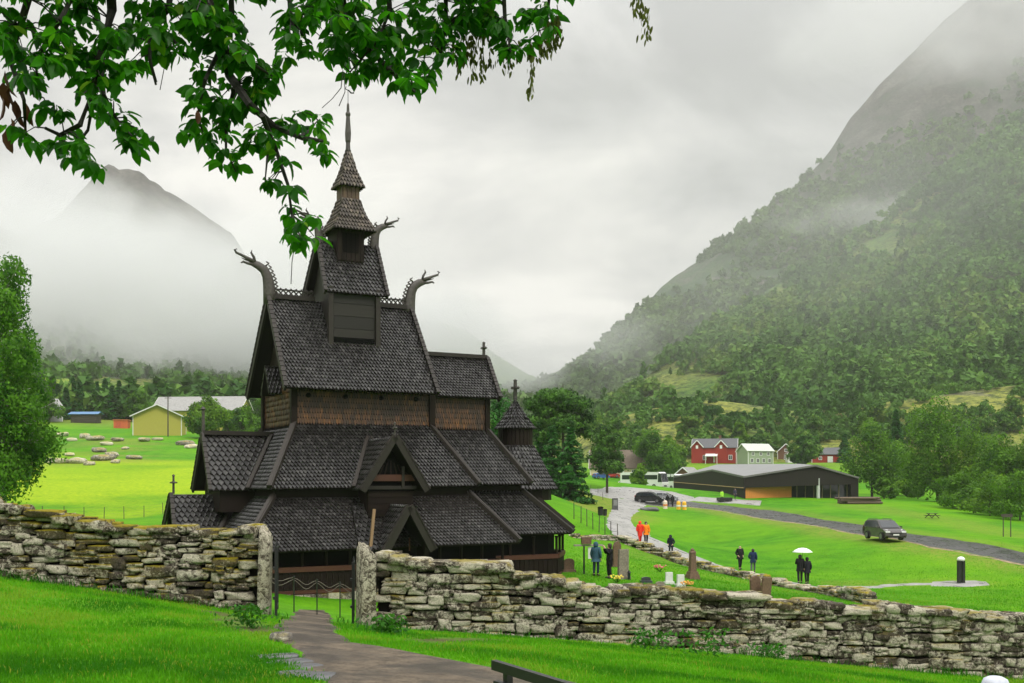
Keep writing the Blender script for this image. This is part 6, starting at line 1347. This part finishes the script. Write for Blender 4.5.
# white umbrella held over the pair
c_ = (q1_ + q2_) / 2; u = empty('umbrella', (c_.x - .02, c_.y + .15, c_.z), 0, 'open white umbrella held over the two people in black', 'umbrella'); mb = MB()
n_ = 8; rings = [(.0, 2.22), (.22, 2.18), (.42, 2.08), (.58, 1.95)]
rings = [(r * 1.08, z - .02) for r, z in rings]
vs_ = []; fs_ = []
for r, z in rings:
    for i in range(24):
        a = i / 24 * 2 * math.pi; sc_ = 1 - .05 * (1 - abs(math.cos(a * 4))) * (r > .3); vs_.append((r * math.cos(a) * sc_, r * math.sin(a) * sc_, z))
for j in range(3):
    for i in range(24): fs_.append((j * 24 + i, (j + 1) * 24 + i, (j + 1) * 24 + (i + 1) % 24, j * 24 + (i + 1) % 24))
mb.add(vs_, fs_); cn = mb.build('canopy', [plain('white_nylon', (.8, .8, .82), .6, .04, 3)], u, True)
md = cn.modifiers.new('thick', 'SOLIDIFY'); md.thickness = .006
mb = MB(); mb.tube([(0, 0, 1.15), (0, 0, 2.25)], .012, 6); mb.build('shaft', [M['iron']], u); mb = MB(); mb.tube([(0, 0, 1.15), (.0, .03, 1.08), (0, .07, 1.1)], .018, 6); mb.build('handle', [M['iron']], u)
# small child with a white hat close to the camera
q = on(995.5, 5.5); top = ZC - (675.5 - HY) / F * 5.5
person((q.x, q.y, q.z), face_to(160), 'child in a white sun hat, only the hat showing at the bottom edge', (.2, .3, .5), (.05, .06, .1), 'cap', (top - q.z) / 1.775 * 1.75, stride=.03)
# ------------------------------------------------------------------ trees
def cards(c, nr, size, rg, long=1.5):
    """pointed four-cornered leaves"""
    n = len(c); nr = nr / np.linalg.norm(nr, axis=1, keepdims=True); t = np.cross(nr, rg.normal(size=(n, 3))); t /= np.linalg.norm(t, axis=1, keepdims=True); b = np.cross(nr, t); s_ = size[:, None]
    return np.stack([c - t * s_ * long * .5, c - b * s_ * .42 + t * s_ * .05, c + t * s_ * long * .5, c + b * s_ * .42 + t * s_ * .05], 1).reshape(-1, 3)
def limbs(mb, p0, p1, r0, rg, depth=0, n=4):
    pts = [Vector(p0).lerp(Vector(p1), t) + Vector(rg.normal(size=3) * .03 * (Vector(p1) - Vector(p0)).length * (0 < t < 1)) for t in np.linspace(0, 1, 5)]
    mb.tube(pts, [r0 * (1 - .75 * t) for t in np.linspace(0, 1, 5)], 7 if depth == 0 else 5)
def tree(name, loc, blobs, trunk, label, mat, leaf=.3, n=9000, cat='tree', group=None, seed=1, droop=0.0, gap=.45, bark=None, fill=.5, lean=(0, 0)):
    """blobs: (x, y, z, rx, ry, rz) crown masses in metres from the base"""
    rg = np.random.default_rng(seed); o = empty(name, loc, 0, label, cat, group); mb = MB(); th = trunk[0]
    tp = Vector((lean[0], lean[1], th)); pts = [Vector((0, 0, -.4)), Vector((lean[0] * .2, 0, th * .3)), Vector((lean[0] * .55, lean[1] * .5, th * .65)), tp]; mb.tube(pts, [trunk[1], trunk[1] * .75, trunk[1] * .5, trunk[1] * .18], 9)
    for b in blobs:
        c = Vector(b[:3]); t = min(max((c.z - b[5] * .7) / th, .22), .95); s = Vector((lean[0] * t, lean[1] * t, th * t)); limbs(mb, s, c, trunk[1] * .34, rg, 1)
        for _ in range(3): limbs(mb, s.lerp(c, .6), c + Vector(rg.normal(size=3) * np.array(b[3:]) * .45), trunk[1] * .14, rg, 2)
    mb.build('trunk', [bark or M['bark']], o)
    w = np.array([b[3] * b[4] + b[3] * b[5] for b in blobs]); w /= w.sum(); k = rg.choice(len(blobs), n, p=w); B = np.array(blobs)[k]
    u = rg.normal(size=(n, 3)); u /= np.linalg.norm(u, axis=1, keepdims=True); rad = (1 - fill * rg.random(n) ** 1.6)[:, None]
    lump = 1 + .34 * (fbm(u[:, 0] * 2.2 + k * 3.1, u[:, 1] * 2.2 + u[:, 2] * 2.4 + k, 3, seed) - .5)[:, None] * 2
    c = B[:, :3] + u * rad * B[:, 3:] * lump
    nv = fbm(c[:, 0] * .9 / max(leaf * 3, .4) + 3, (c[:, 1] * .6 + c[:, 2]) / max(leaf * 3, .4), 3, seed + 3); keep = nv > gap * (.55 + .3 * rg.random(n)); c, u = c[keep], u[keep]; m = len(c)
    if droop: c[:, 2] -= droop * rg.random(m) ** 2 * 1.2
    nr = u + rg.normal(size=(m, 3)) * .7
    if droop: nr[:, 2] *= .35
    else: nr[:, 2] += .35
    sz = leaf * (.6 + .8 * rg.random(m)); V = cards(c, nr, sz, rg); cl = fbm(c[:, 0] / max(leaf * 4, .5), (c[:, 1] + c[:, 2]) / max(leaf * 4, .5), 3, seed + 9)
    tone = np.clip(.08 + .4 * rg.random(m) + 2.3 * (cl - .38), 0, 1)
    np_mesh('crown', V, np.arange(len(V)).reshape(-1, 4), mat, tone.repeat(4), o); return o
def conifer(name, loc, h, r, label, mat, n=6000, leaf=.35, seed=1, group=None, base=.08, cat='tree'):
    rg = np.random.default_rng(seed); o = empty(name, loc, 0, label, cat, group); mb = MB(); mb.tube([(0, 0, -.5), (0, 0, h * .5), (0, 0, h * .98)], [r * .09, r * .05, .02], 8)
    L = int(h / .75)
    ang = rg.random((L, 9)) * 6.28
    for i in range(L):
        z = h * (base + (1 - base) * i / L); rr = r * (1 - (i / L)) ** .85
        for j in range(0, 9, 2): mb.tube([(0, 0, z + .2), (math.cos(ang[i, j]) * rr * .9, math.sin(ang[i, j]) * rr * .9, z - rr * .22)], [.05, .012], 4)
    mb.build('trunk', [M['bark']], o)
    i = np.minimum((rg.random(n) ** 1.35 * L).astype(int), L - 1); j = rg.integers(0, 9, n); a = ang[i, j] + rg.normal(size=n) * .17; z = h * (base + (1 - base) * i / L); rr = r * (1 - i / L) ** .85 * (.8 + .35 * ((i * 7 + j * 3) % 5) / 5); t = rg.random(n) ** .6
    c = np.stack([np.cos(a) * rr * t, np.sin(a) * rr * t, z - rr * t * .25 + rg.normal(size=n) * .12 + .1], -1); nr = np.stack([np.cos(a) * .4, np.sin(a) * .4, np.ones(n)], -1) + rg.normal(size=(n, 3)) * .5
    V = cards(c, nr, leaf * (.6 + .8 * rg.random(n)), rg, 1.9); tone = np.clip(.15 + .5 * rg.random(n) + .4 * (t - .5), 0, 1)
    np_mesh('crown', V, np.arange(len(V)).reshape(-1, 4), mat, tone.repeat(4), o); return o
def deco(px, d, w, h, seed, mat, label, group=None, leaf=None, n=7000, wide=1.0, nb=7, name='broadleaf_tree', gap=.45):
    rg = np.random.default_rng(seed); q = on(px, d); bl = []
    for k in range(nb):
        t = (k + .5) / nb; z = h * (.17 + .73 * t); rr = w * .5 * (math.sin(math.pi * (.26 + .66 * t)) ** .8); a = rg.random() * 6.28; of = rr * .5 * (1 if k < nb - 1 else .15)
        bl.append((math.cos(a) * of, math.sin(a) * of, z, rr * .72, rr * .72, h * .19))
    return tree(name, q, bl, (h * .85, max(.12, h * .018)), label, mat, leaf or max(.16, d * .0017), n, 'tree', group, seed, gap=gap)
# birch at the left edge
rg = np.random.default_rng(3); q = on(2, 58); bl = []
for px, py, r_, dd in ((8, 272, 22, 0), (-8, 300, 30, .5), (14, 305, 20, -1), (2, 340, 30, 1), (24, 352, 22, -1), (-20, 370, 34, .3), (22, 385, 24, .6), (28, 412, 25, -.8), (8, 400, 30, -1.2), (41, 437, 18, .4), (18, 440, 28, 1), (-14, 445, 34, 0), (8, 470, 30, -1), (26, 462, 16, .3), (-40, 400, 40, 0), (-50, 460, 40, .5), (-30, 320, 26, -.4)):
    x = (px - CX) / F * 58 - q.x; z = ZC - (py - HY) / F * 58 - q.z; rr = r_ / F * 58; bl.append((x, dd, z, rr, rr * 1.1, rr * .95))
tree('birch_tree', q, bl, (12.5, .28), 'tall drooping birch with bright green leaves at the left edge', M['birch'], .125, 52000, seed=4, droop=.7, gap=.5, fill=.65, bark=plain('birch_bark', (.4, .38, .34), .7, .5, 6))
# pines and spruces behind the church
def pixblobs(px0, d, lst, q):
    out_ = []
    for px, py, rx, rz, dd in lst: out_.append(((px - CX) / F * d - q.x, dd, ZC - (py - HY) / F * d - q.z, rx / F * d, rx / F * d, rz / F * d))
    return out_
q = on(563, 150)
tree('scots_pine', q, pixblobs(0, 150, [(556, 396, 21, 8, 0), (538, 404, 16, 8, 1), (573, 404, 17, 8, -1), (553, 411, 20, 8, 1), (535, 422, 14, 7, 0), (583, 417, 14, 8, 1), (566, 424, 20, 9, -2), (546, 434, 16, 9, 0), (585, 432, 10, 7, 0)], q), (14.2, .3), 'flat-topped dark pine behind the small apse turret', M['pine'], .26, 19000, seed=11, gap=.46, fill=.75)
for px, d, h, r_, sd, lb in ((552, 138, 8.8, 2.9, 21, 'dark dense spruce left of two, below the flat-topped pine'), (571, 134, 9.2, 3.0, 22, 'dark dense spruce right of two, below the flat-topped pine'), (541, 150, 7.5, 2.6, 25, 'lower spruce half hidden by the apse turret roof')):
    conifer('spruce_tree', on(px, d), h, r_, lb, M['spruce'], 8500, .3, sd, 'spruces behind the church', .04)
q = on(607, 168)
tree('scots_pine', q, pixblobs(0, 168, [(606, 430, 7, 7, 0), (600, 440, 10, 8, 1), (612, 442, 10, 8, -1), (605, 452, 15, 8, 0), (616, 457, 10, 7, 1), (596, 458, 10, 7, 0), (607, 466, 17, 8, 0), (620, 468, 8, 5, 0)], q), (9.6, .22), 'slim bare-trunked pine beside the gravel path', M['pine'], .28, 8000, seed=13, gap=.5, fill=.8)
deco(497, 105, 3.4, 9.3, 31, M['spruce'], 'bluish green tree showing between chancel and apse turret', n=5000, name='young_tree')
deco(640, 222, 3.6, 4.9, 32, M['decid2'], 'small round tree in front of the coach', n=3500)
for px, d, w_, h, sd, mt, lb in ((655, 285, 13, 13.5, 41, 'decid', 'tall round tree above the coach roof'), (668, 298, 9, 11, 42, 'decid2', 'paler tree just left of the red house'), (636, 310, 11, 13.5, 43, 'forest', 'broad tree behind the yellow house roof'), (618, 325, 10, 14, 44, 'decid', 'dark tree above the yellow house roof, left'), (806, 318, 9.5, 9.5, 45, 'forest', 'round bluish tree between the cottage and the red barn'), (872, 212, 12.5, 15, 46, 'decid', 'large rounded tree at the right end of the hall'), (898, 226, 9, 11, 47, 'decid2', 'paler rounded tree beside the large one right of the hall'), (938, 186, 13.5, 18.5, 48, 'decid', 'tallest spreading tree in the right meadow edge'), (972, 186, 13, 12.5, 49, 'decid2', 'bushy tree right of the tallest spreading one'), (1003, 172, 11, 11.5, 50, 'decid', 'bushy tree near the right frame edge'), (1035, 170, 12, 13, 51, 'decid2', 'tree cut by the right frame edge'), (1070, 165, 12, 13, 57, 'decid', 'tree just past the right frame edge'), (918, 205, 7, 5.2, 52, 'decid2', 'low bush under the tallest spreading tree'), (955, 180, 7.5, 4.4, 53, 'decid', 'wide low bush before the bushy trees'), (985, 160, 7, 3.6, 54, 'decid2', 'low bush nearest the twin-legged sign stand'), (884, 200, 5, 4, 55, 'decid', 'low bush at the wall end of the hall'), (1010, 150, 8, 3.2, 58, 'decid', 'low hedge-like bush at the far right'), (962, 158, 8, 5.5, 59, 'decid', 'dense bush at the foot of the tallest spreading tree'), (990, 146, 9, 6.0, 60, 'decid2', 'dense bush behind the twin-legged sign stand'), (1020, 138, 9, 6.5, 63, 'decid', 'dense bush at the right frame edge behind the sign stand')):
    deco(px, d, w_, h, sd, M[mt], lb, n=9000 if h > 9 else 4500, nb=9 if h > 9 else 5, gap=.42)
conifer('spruce_tree', on(896, 262), 18.5, 3.9, 'single tall dark spruce behind the right trees', M['spruce'], 7000, .5, 61, None, .05)
conifer('spruce_tree', on(845, 330), 9, 3, 'small dark spruce right of the red barn', M['spruce'], 3000, .6, 62, None, .05)
# left: trees around the barns
deco(207, 250, 9, 9.6, 71, M['decid2'], 'round light green tree in front of the long barn', n=9000, nb=9)
deco(246, 245, 7.5, 8, 72, M['decid'], 'round green tree at the right end of the long barn', n=7000, nb=8)
deco(228, 275, 6, 6, 75, M['decid2'], 'small tree between the two round trees by the long barn', n=4000)
for i, (px, d, h) in enumerate([(66, 335, 10), (73, 342, 13), (80, 338, 12), (88, 345, 13.5), (97, 340, 12), (105, 346, 13), (112, 338, 11), (119, 344, 12.5), (126, 340, 11), (133, 346, 12), (58, 345, 11)]):
    conifer('spruce_tree', on(px, d), h, h * .24, ['first', 'second', 'third', 'fourth', 'fifth', 'sixth', 'seventh', 'eighth', 'ninth', 'tenth', 'last'][i] + (' spruce from the left in the dark row behind the orange shed' if i < 10 else ' spruce of the dark row, hidden at the birch edge'), M['spruce'], 2600, .6, 80 + i, 'spruce row at the forest edge')
for i, (px, d, w_, h) in enumerate([(50, 318, 9, 9), (142, 335, 9, 10), (28, 325, 11, 12), (262, 300, 9, 10), (10, 318, 9, 9)]):
    deco(px, d, w_, h, 95 + i, M['decid'], ['bushy tree behind the grey house', 'bushy tree at the left gable of the yellow-green barn', 'dark bushy tree behind the birch', 'bushy tree beside the church gable', 'bushy tree glimpsed through the birch'][i], n=4500)
# some single trees on the hillocks above the houses
rg = np.random.default_rng(12); spots = [(598, 372, 12), (640, 365, 10), (690, 372, 10), (738, 360, 8.5), (760, 352, 8), (812, 365, 10.5), (862, 356, 10), (880, 372, 12), (925, 352, 11), (955, 365, 10), (985, 350, 11), (1010, 362, 12)]
for i, (px, d, h) in enumerate(spots):
    s_ = V_knoll.reshape(-1, 3); X = (px - CX) / F * d; k = np.argmin((s_[:, 0] - X) ** 2 + (s_[:, 1] - d) ** 2); z = max(s_[k, 2], H(X, d))
    o = deco(px, d, h * .85, h, 120 + i, M['decid2' if i % 3 == 0 else 'forest'], None, 'trees on the hillock behind the houses', n=3500); o.location.z = z - .3
    o['label'] = ['tree on the hillock above the yellow house, leftmost', 'hillock tree above the white coach', 'hillock tree above the left gable of the red house', 'hillock tree above the red house roof', 'hillock tree above the green house', 'hillock tree above the red barn', 'hillock tree above the large rounded tree, left', 'hillock tree above the large rounded tree, right', 'hillock tree left of the tallest spreading tree', 'hillock tree right of the tallest spreading tree', 'hillock tree above the bushy trees', 'rightmost hillock tree near the frame edge'][i]

# ------------------------------------------------------------------ the big tree whose boughs hang over the camera
base = Vector((-5.6, 1.2, 0)); base.z = H(base.x, base.y); big = empty('overhanging_tree', base, 0, 'leafy boughs with hanging seed bunches reaching over the view from the left', 'tree')
def B3(px, py, d): return Vector(ray(px, py, d)) - base
tb = MB(); tk = [Vector((0, 0, -.4)), Vector((.05, .0, 1.0)), Vector((.1, .1, 2.6)), Vector((.25, .3, 4.2)), Vector((.6, .8, 5.2))]; tb.tube(tk, [.5, .4, .34, .3, .24], 14)
bough = [Vector((.6, .8, 5.2)), Vector((1.8, 2.1, 5.0)), B3(60, -90, 4.9), B3(200, -85, 5.1), B3(340, -75, 5.4), B3(470, -80, 5.7), B3(560, -95, 5.9), B3(650, -110, 6.0)]
tb.tube(bough, [.2, .16, .12, .1, .08, .06, .045, .025], 9); tb.tube([Vector((.3, .35, 4.3)), Vector((-.8, -.9, 5.8)), Vector((-2.2, -1.6, 7.0))], [.2, .14, .06], 8); tb.tube([Vector((.5, .7, 5.1)), Vector((.7, 1.6, 6.8)), Vector((1.6, 2.4, 8.2))], [.18, .11, .05], 8)
tb.build('trunk', [M['bark']], big)
twigs = [([(195, -85), (205, -5), (222, 40), (229, 75), (250, 105), (275, 127), (303, 138), (322, 141)], 5.1, .022), ([(262, 115), (276, 150), (288, 185), (292, 215), (300, 236)], 5.1, .009), ([(105, -88), (112, 10), (101, 55), (95, 85), (80, 125), (60, 135), (45, 128)], 4.9, .017), ([(100, 60), (104, 95), (116, 118), (132, 136)], 4.9, .008),
         ([(185, -85), (168, 10), (150, 32), (150, 60), (156, 85)], 5.0, .012), ([(55, -90), (22, 20), (10, 60), (24, 100), (26, 142)], 4.8, .013), ([(335, -76), (345, 20), (370, 50), (400, 80), (415, 92)], 5.4, .015), ([(445, -80), (446, 20), (440, 62)], 5.6, .012), ([(500, -85), (505, 20), (511, 52)], 5.7, .011), ([(565, -95), (549, 0), (546, 36)], 5.8, .01), ([(640, -108), (641, 0), (643, 12)], 6.0, .006),
         ([(285, -80), (290, 10), (296, 42)], 5.2, .011), ([(228, -85), (232, 20), (246, 60), (272, 76)], 5.0, .012), ([(222, 45), (205, 80), (198, 115), (205, 142)], 5.05, .008), ([(235, 85), (226, 120), (226, 150), (236, 172)], 5.15, .008), ([(120, -88), (60, 20), (35, 60), (40, 96)], 4.7, .010), ([(270, 125), (268, 150), (265, 182)], 5.2, .007), ([(95, 90), (88, 130), (72, 152), (92, 168)], 4.95, .007), ([(385, -78), (390, 10), (378, 40), (350, 72)], 5.5, .011), ([(300, 137), (310, 130), (318, 120)], 5.1, .006), ([(150, 15), (178, 45), (186, 60)], 5.05, .007)]
TP = []
tw = MB()
for pts, d, r0 in twigs:
    P_ = [B3(px, py, d + .12 * math.sin(i * 1.7 + px)) for i, (px, py) in enumerate(pts)]; n = len(P_)
    tw = MB(); tw.tube(P_, [1.45 * r0 * (1 - .72 * i / (n - 1)) for i in range(n)], 6); tw.build('branch', [M['barkdark']], big)
    for a, b in zip(P_, P_[1:]):
        for t in np.linspace(0, 1, 6): TP.append(tuple(a.lerp(b, t)))
TP = np.array(TP)
clusters = [(10, 30, 25), (30, 60, 25), (15, 80, 15), (34, 92, 10), (10, 135, 9), (28, 146, 9), (60, 25, 25), (85, 20, 20), (60, 60, 15), (80, 75, 22), (100, 50, 22), (110, 80, 18), (90, 100, 18), (60, 115, 12), (46, 112, 10), (70, 150, 18), (85, 165, 12), (95, 168, 8), (60, 145, 12), (25, 140, 8), (100, 175, 7), (110, 115, 14), (125, 125, 11), (135, 140, 13), (147, 141, 7), (130, 150, 9), (120, 40, 22), (150, 20, 24), (150, 52, 14), (160, 45, 16), (130, 68, 16), (180, 20, 24), (184, 56, 9), (200, 15, 24), (215, 45, 18), (225, 20, 24), (240, 45, 20), (235, 70, 17), (250, 60, 18), (200, 75, 14), (195, 100, 14), (215, 95, 18), (196, 128, 14), (206, 143, 11), (185, 132, 7), (225, 120, 18), (240, 105, 18), (255, 90, 20), (265, 75, 18), (276, 65, 12), (230, 150, 13), (226, 165, 9), (237, 175, 7), (246, 145, 11), (260, 138, 14), (276, 130, 14), (300, 126, 13), (310, 140, 8), (318, 135, 9), (322, 156, 11), (320, 124, 8), (274, 150, 11), (284, 165, 11), (274, 186, 9), (266, 186, 7), (290, 195, 9), (290, 220, 11), (285, 236, 10), (300, 240, 11), (309, 226, 10), (314, 245, 7), (296, 249, 7), (290, 35, 18), (285, 50, 11), (305, 50, 11), (300, 20, 19), (320, 20, 24), (330, 45, 14), (320, 60, 8), (350, 20, 28), (345, 50, 22), (370, 40, 24), (390, 30, 28), (385, 60, 24), (400, 75, 20), (410, 86, 11), (380, 76, 14), (354, 75, 11), (340, 64, 10), (365, 70, 12), (420, 48, 22), (425, 80, 14), (430, 20, 24), (445, 30, 22), (450, 52, 14), (456, 60, 9), (460, 22, 19), (480, 15, 23), (490, 36, 15), (500, 28, 18), (510, 48, 16), (520, 28, 18), (515, 54, 9), (540, 14, 16), (545, 32, 11), (550, 18, 11), (530, 42, 9)]
rg = np.random.default_rng(17)
for px in range(-60, 600, 26): clusters.append((px + rg.uniform(-10, 10), -18 + rg.uniform(-10, 8), 22))
for px in range(-80, 640, 34): clusters.append((px + rg.uniform(-10, 10), -62 + rg.uniform(-14, 14), 24))
# leaf shape: pointed ovate blade, folded along the midrib and bending down
lx = np.array([0, .22, .5, .78, 1.0]); lw = np.array([.0, .24, .30, .2, .0]); zb_ = -.28 * lx ** 2
LV = [(0, 0, 0)]
for i in (1, 2, 3): LV += [(lx[i], -lw[i], zb_[i] + .09), (lx[i], 0, zb_[i]), (lx[i], lw[i], zb_[i] + .09)]
LV.append((1.0, 0, zb_[4])); LV = np.array(LV)
LF = np.array([(0, 1, 2, 2), (0, 2, 3, 3), (1, 4, 5, 2), (2, 5, 6, 3), (4, 7, 8, 5), (5, 8, 9, 6), (7, 10, 8, 8), (8, 10, 9, 9)])
LT = np.array([t for q in LF for t in ((q[0], q[1], q[2]), (q[0], q[2], q[3])) if len(set(t)) == 3])
Vall, Tone = [], []
stems = MB()
for cx, cy, r in clusters:
    m = max(1, int(round(r * r / 44)))
    for _ in range(m):
        t = rg.random() ** .5 * r * .8; a = rg.random() * 6.28; px, py = cx + math.cos(a) * t, cy + math.sin(a) * t
        d0 = 5.0 + (px - 150) / 500; c = np.array(B3(px, py - 7, d0)); k = np.argmin(((TP - c) ** 2).sum(1)); near = TP[k]
        c[1] = near[1] + rg.normal() * .16; c[0] = (px - CX) / F * (c[1] + base.y) - base.x; c[2] = ZC - (py - 7 - HY) / F * (c[1] + base.y) - base.z
        if ((near - c) ** 2).sum() > .0009 and rg.random() < .5: stems.tube([Vector(near), Vector((near + c) / 2) + Vector((0, 0, .015)), Vector(c)], [.0035, .003, .002], 4)
        nl = int(rg.integers(5, 8)); az0 = rg.random() * 6.28; tn = rg.random()
        for q in range(nl):                                    # a spray of leaflets that hangs from the stalk end
            az = az0 + (q / nl) * 4.6 + rg.normal() * .25; el = -.05 - 1.0 * rg.random(); L = (.038 + .055 * rg.random())
            dx = np.array([math.cos(az) * math.cos(el), math.sin(az) * math.cos(el), math.sin(el)]); up = np.array([0, 0, 1.]) + rg.normal(size=3) * .45; sy = np.cross(up, dx); sy /= np.linalg.norm(sy); sz = np.cross(dx, sy)
            st_ = c + dx * .012; Vall.append(st_ + (LV[:, :1] * dx + LV[:, 1:2] * sy * (.7 + .3 * rg.random()) + LV[:, 2:3] * sz) * L)
            Tone.append(np.full(len(LV), np.clip((.55 * tn + .45 * rg.random()) ** 1.7, 0, .9) if rg.random() > .025 else 1.0))
nleaf = len(Vall); VV = np.concatenate(Vall); FF = (LT[None] + (np.arange(nleaf) * len(LV))[:, None, None]).reshape(-1, 3)
fo_ = np_mesh('foliage', VV, FF, M['leafnear'], np.concatenate(Tone), big, True)
tag(stems.build('leaf_stalks', [M['barkdark']], big), kind='stuff')
# hanging bunches of winged seeds, and a few withered leaves at the left
def seed_bunch(px, py0, py1, d, n):
    KV = []; KT = []; kst = MB(); a, b = B3(px, py0, d), B3(px + rg.normal() * 2, py1, d); kst.tube([a, a.lerp(b, .5) + Vector((.01, 0, 0)), b], [.003, .002, .0015], 4)
    for _ in range(n):
        t = rg.random() ** .7; c = np.array(a.lerp(b, t)) + rg.normal(size=3) * .012; az = rg.random() * 6.28; dx = np.array([math.cos(az) * .35, math.sin(az) * .35, -.95]); sy = np.cross(dx, [math.sin(az), -math.cos(az), .1]); sy /= np.linalg.norm(sy); sz = np.cross(dx, sy); L = .034 + .014 * rg.random()
        KV.append(c + (LV[:, :1] * dx + LV[:, 1:2] * sy * .62 + LV[:, 2:3] * sz * .3) * L); KT.append(np.full(len(LV), rg.random()))
    o = kst.build('seed_bunch', [M['key']], big); np_mesh('seeds', np.concatenate(KV), (LT[None] + (np.arange(n) * len(LV))[:, None, None]).reshape(-1, 3), M['key'], np.concatenate(KT), o, True)
for px, y0, y1, n in ((466, 20, 66, 30), (472, 25, 76, 34), (480, 25, 77, 34), (486, 30, 66, 24), (476, 10, 60, 24), (503, 30, 68, 24), (508, 35, 74, 22), (530, 40, 66, 18), (531, 62, 92, 26), (546, 15, 56, 34), (552, 10, 50, 34), (557, 5, 42, 30), (558, 20, 40, 8), (540, 30, 58, 22), (636, -12, 12, 16), (641, -5, 22, 20), (647, 8, 38, 26), (460, 40, 70, 20), (455, 30, 60, 16), (520, 40, 62, 14)): seed_bunch(px, y0, y1, 5.75, n)
for px, py, L in ((6, 130, .1), (15, 100, .085), (18, 108, .09), (26, 103, .09), (3, 82, .1), (9, 88, .1), (2, 96, .1), (197, 110, .06), (11, 118, .08), (5, 70, .11)):
    c = np.array(B3(px, py, 4.8)); az = rg.random() * 6.28; dx = np.array([.12, .1, -1]); sy = np.array([math.cos(az), math.sin(az), 0]); sz = np.cross(dx, sy)
    np_mesh('withered_leaf', c + (LV[:, :1] * dx + LV[:, 1:2] * sy * .7 + LV[:, 2:3] * sz) * L * 1.1, LT, M['deadleaf'], np.full(len(LV), rg.random()), big, True)
for pts in ([(343, 70), (341, 88), (332, 99), (322, 108)], [(344, 72), (345, 92), (339, 106)], [(296, 236), (292, 262), (291, 284)], [(152, 64), (157, 82)], [(165, 64), (160, 90)]):
    kst = MB(); kst.tube([B3(px, py, 5.1) for px, py in pts], .0022, 4); kst.build('bare_twig', [M['barkdark']], big)
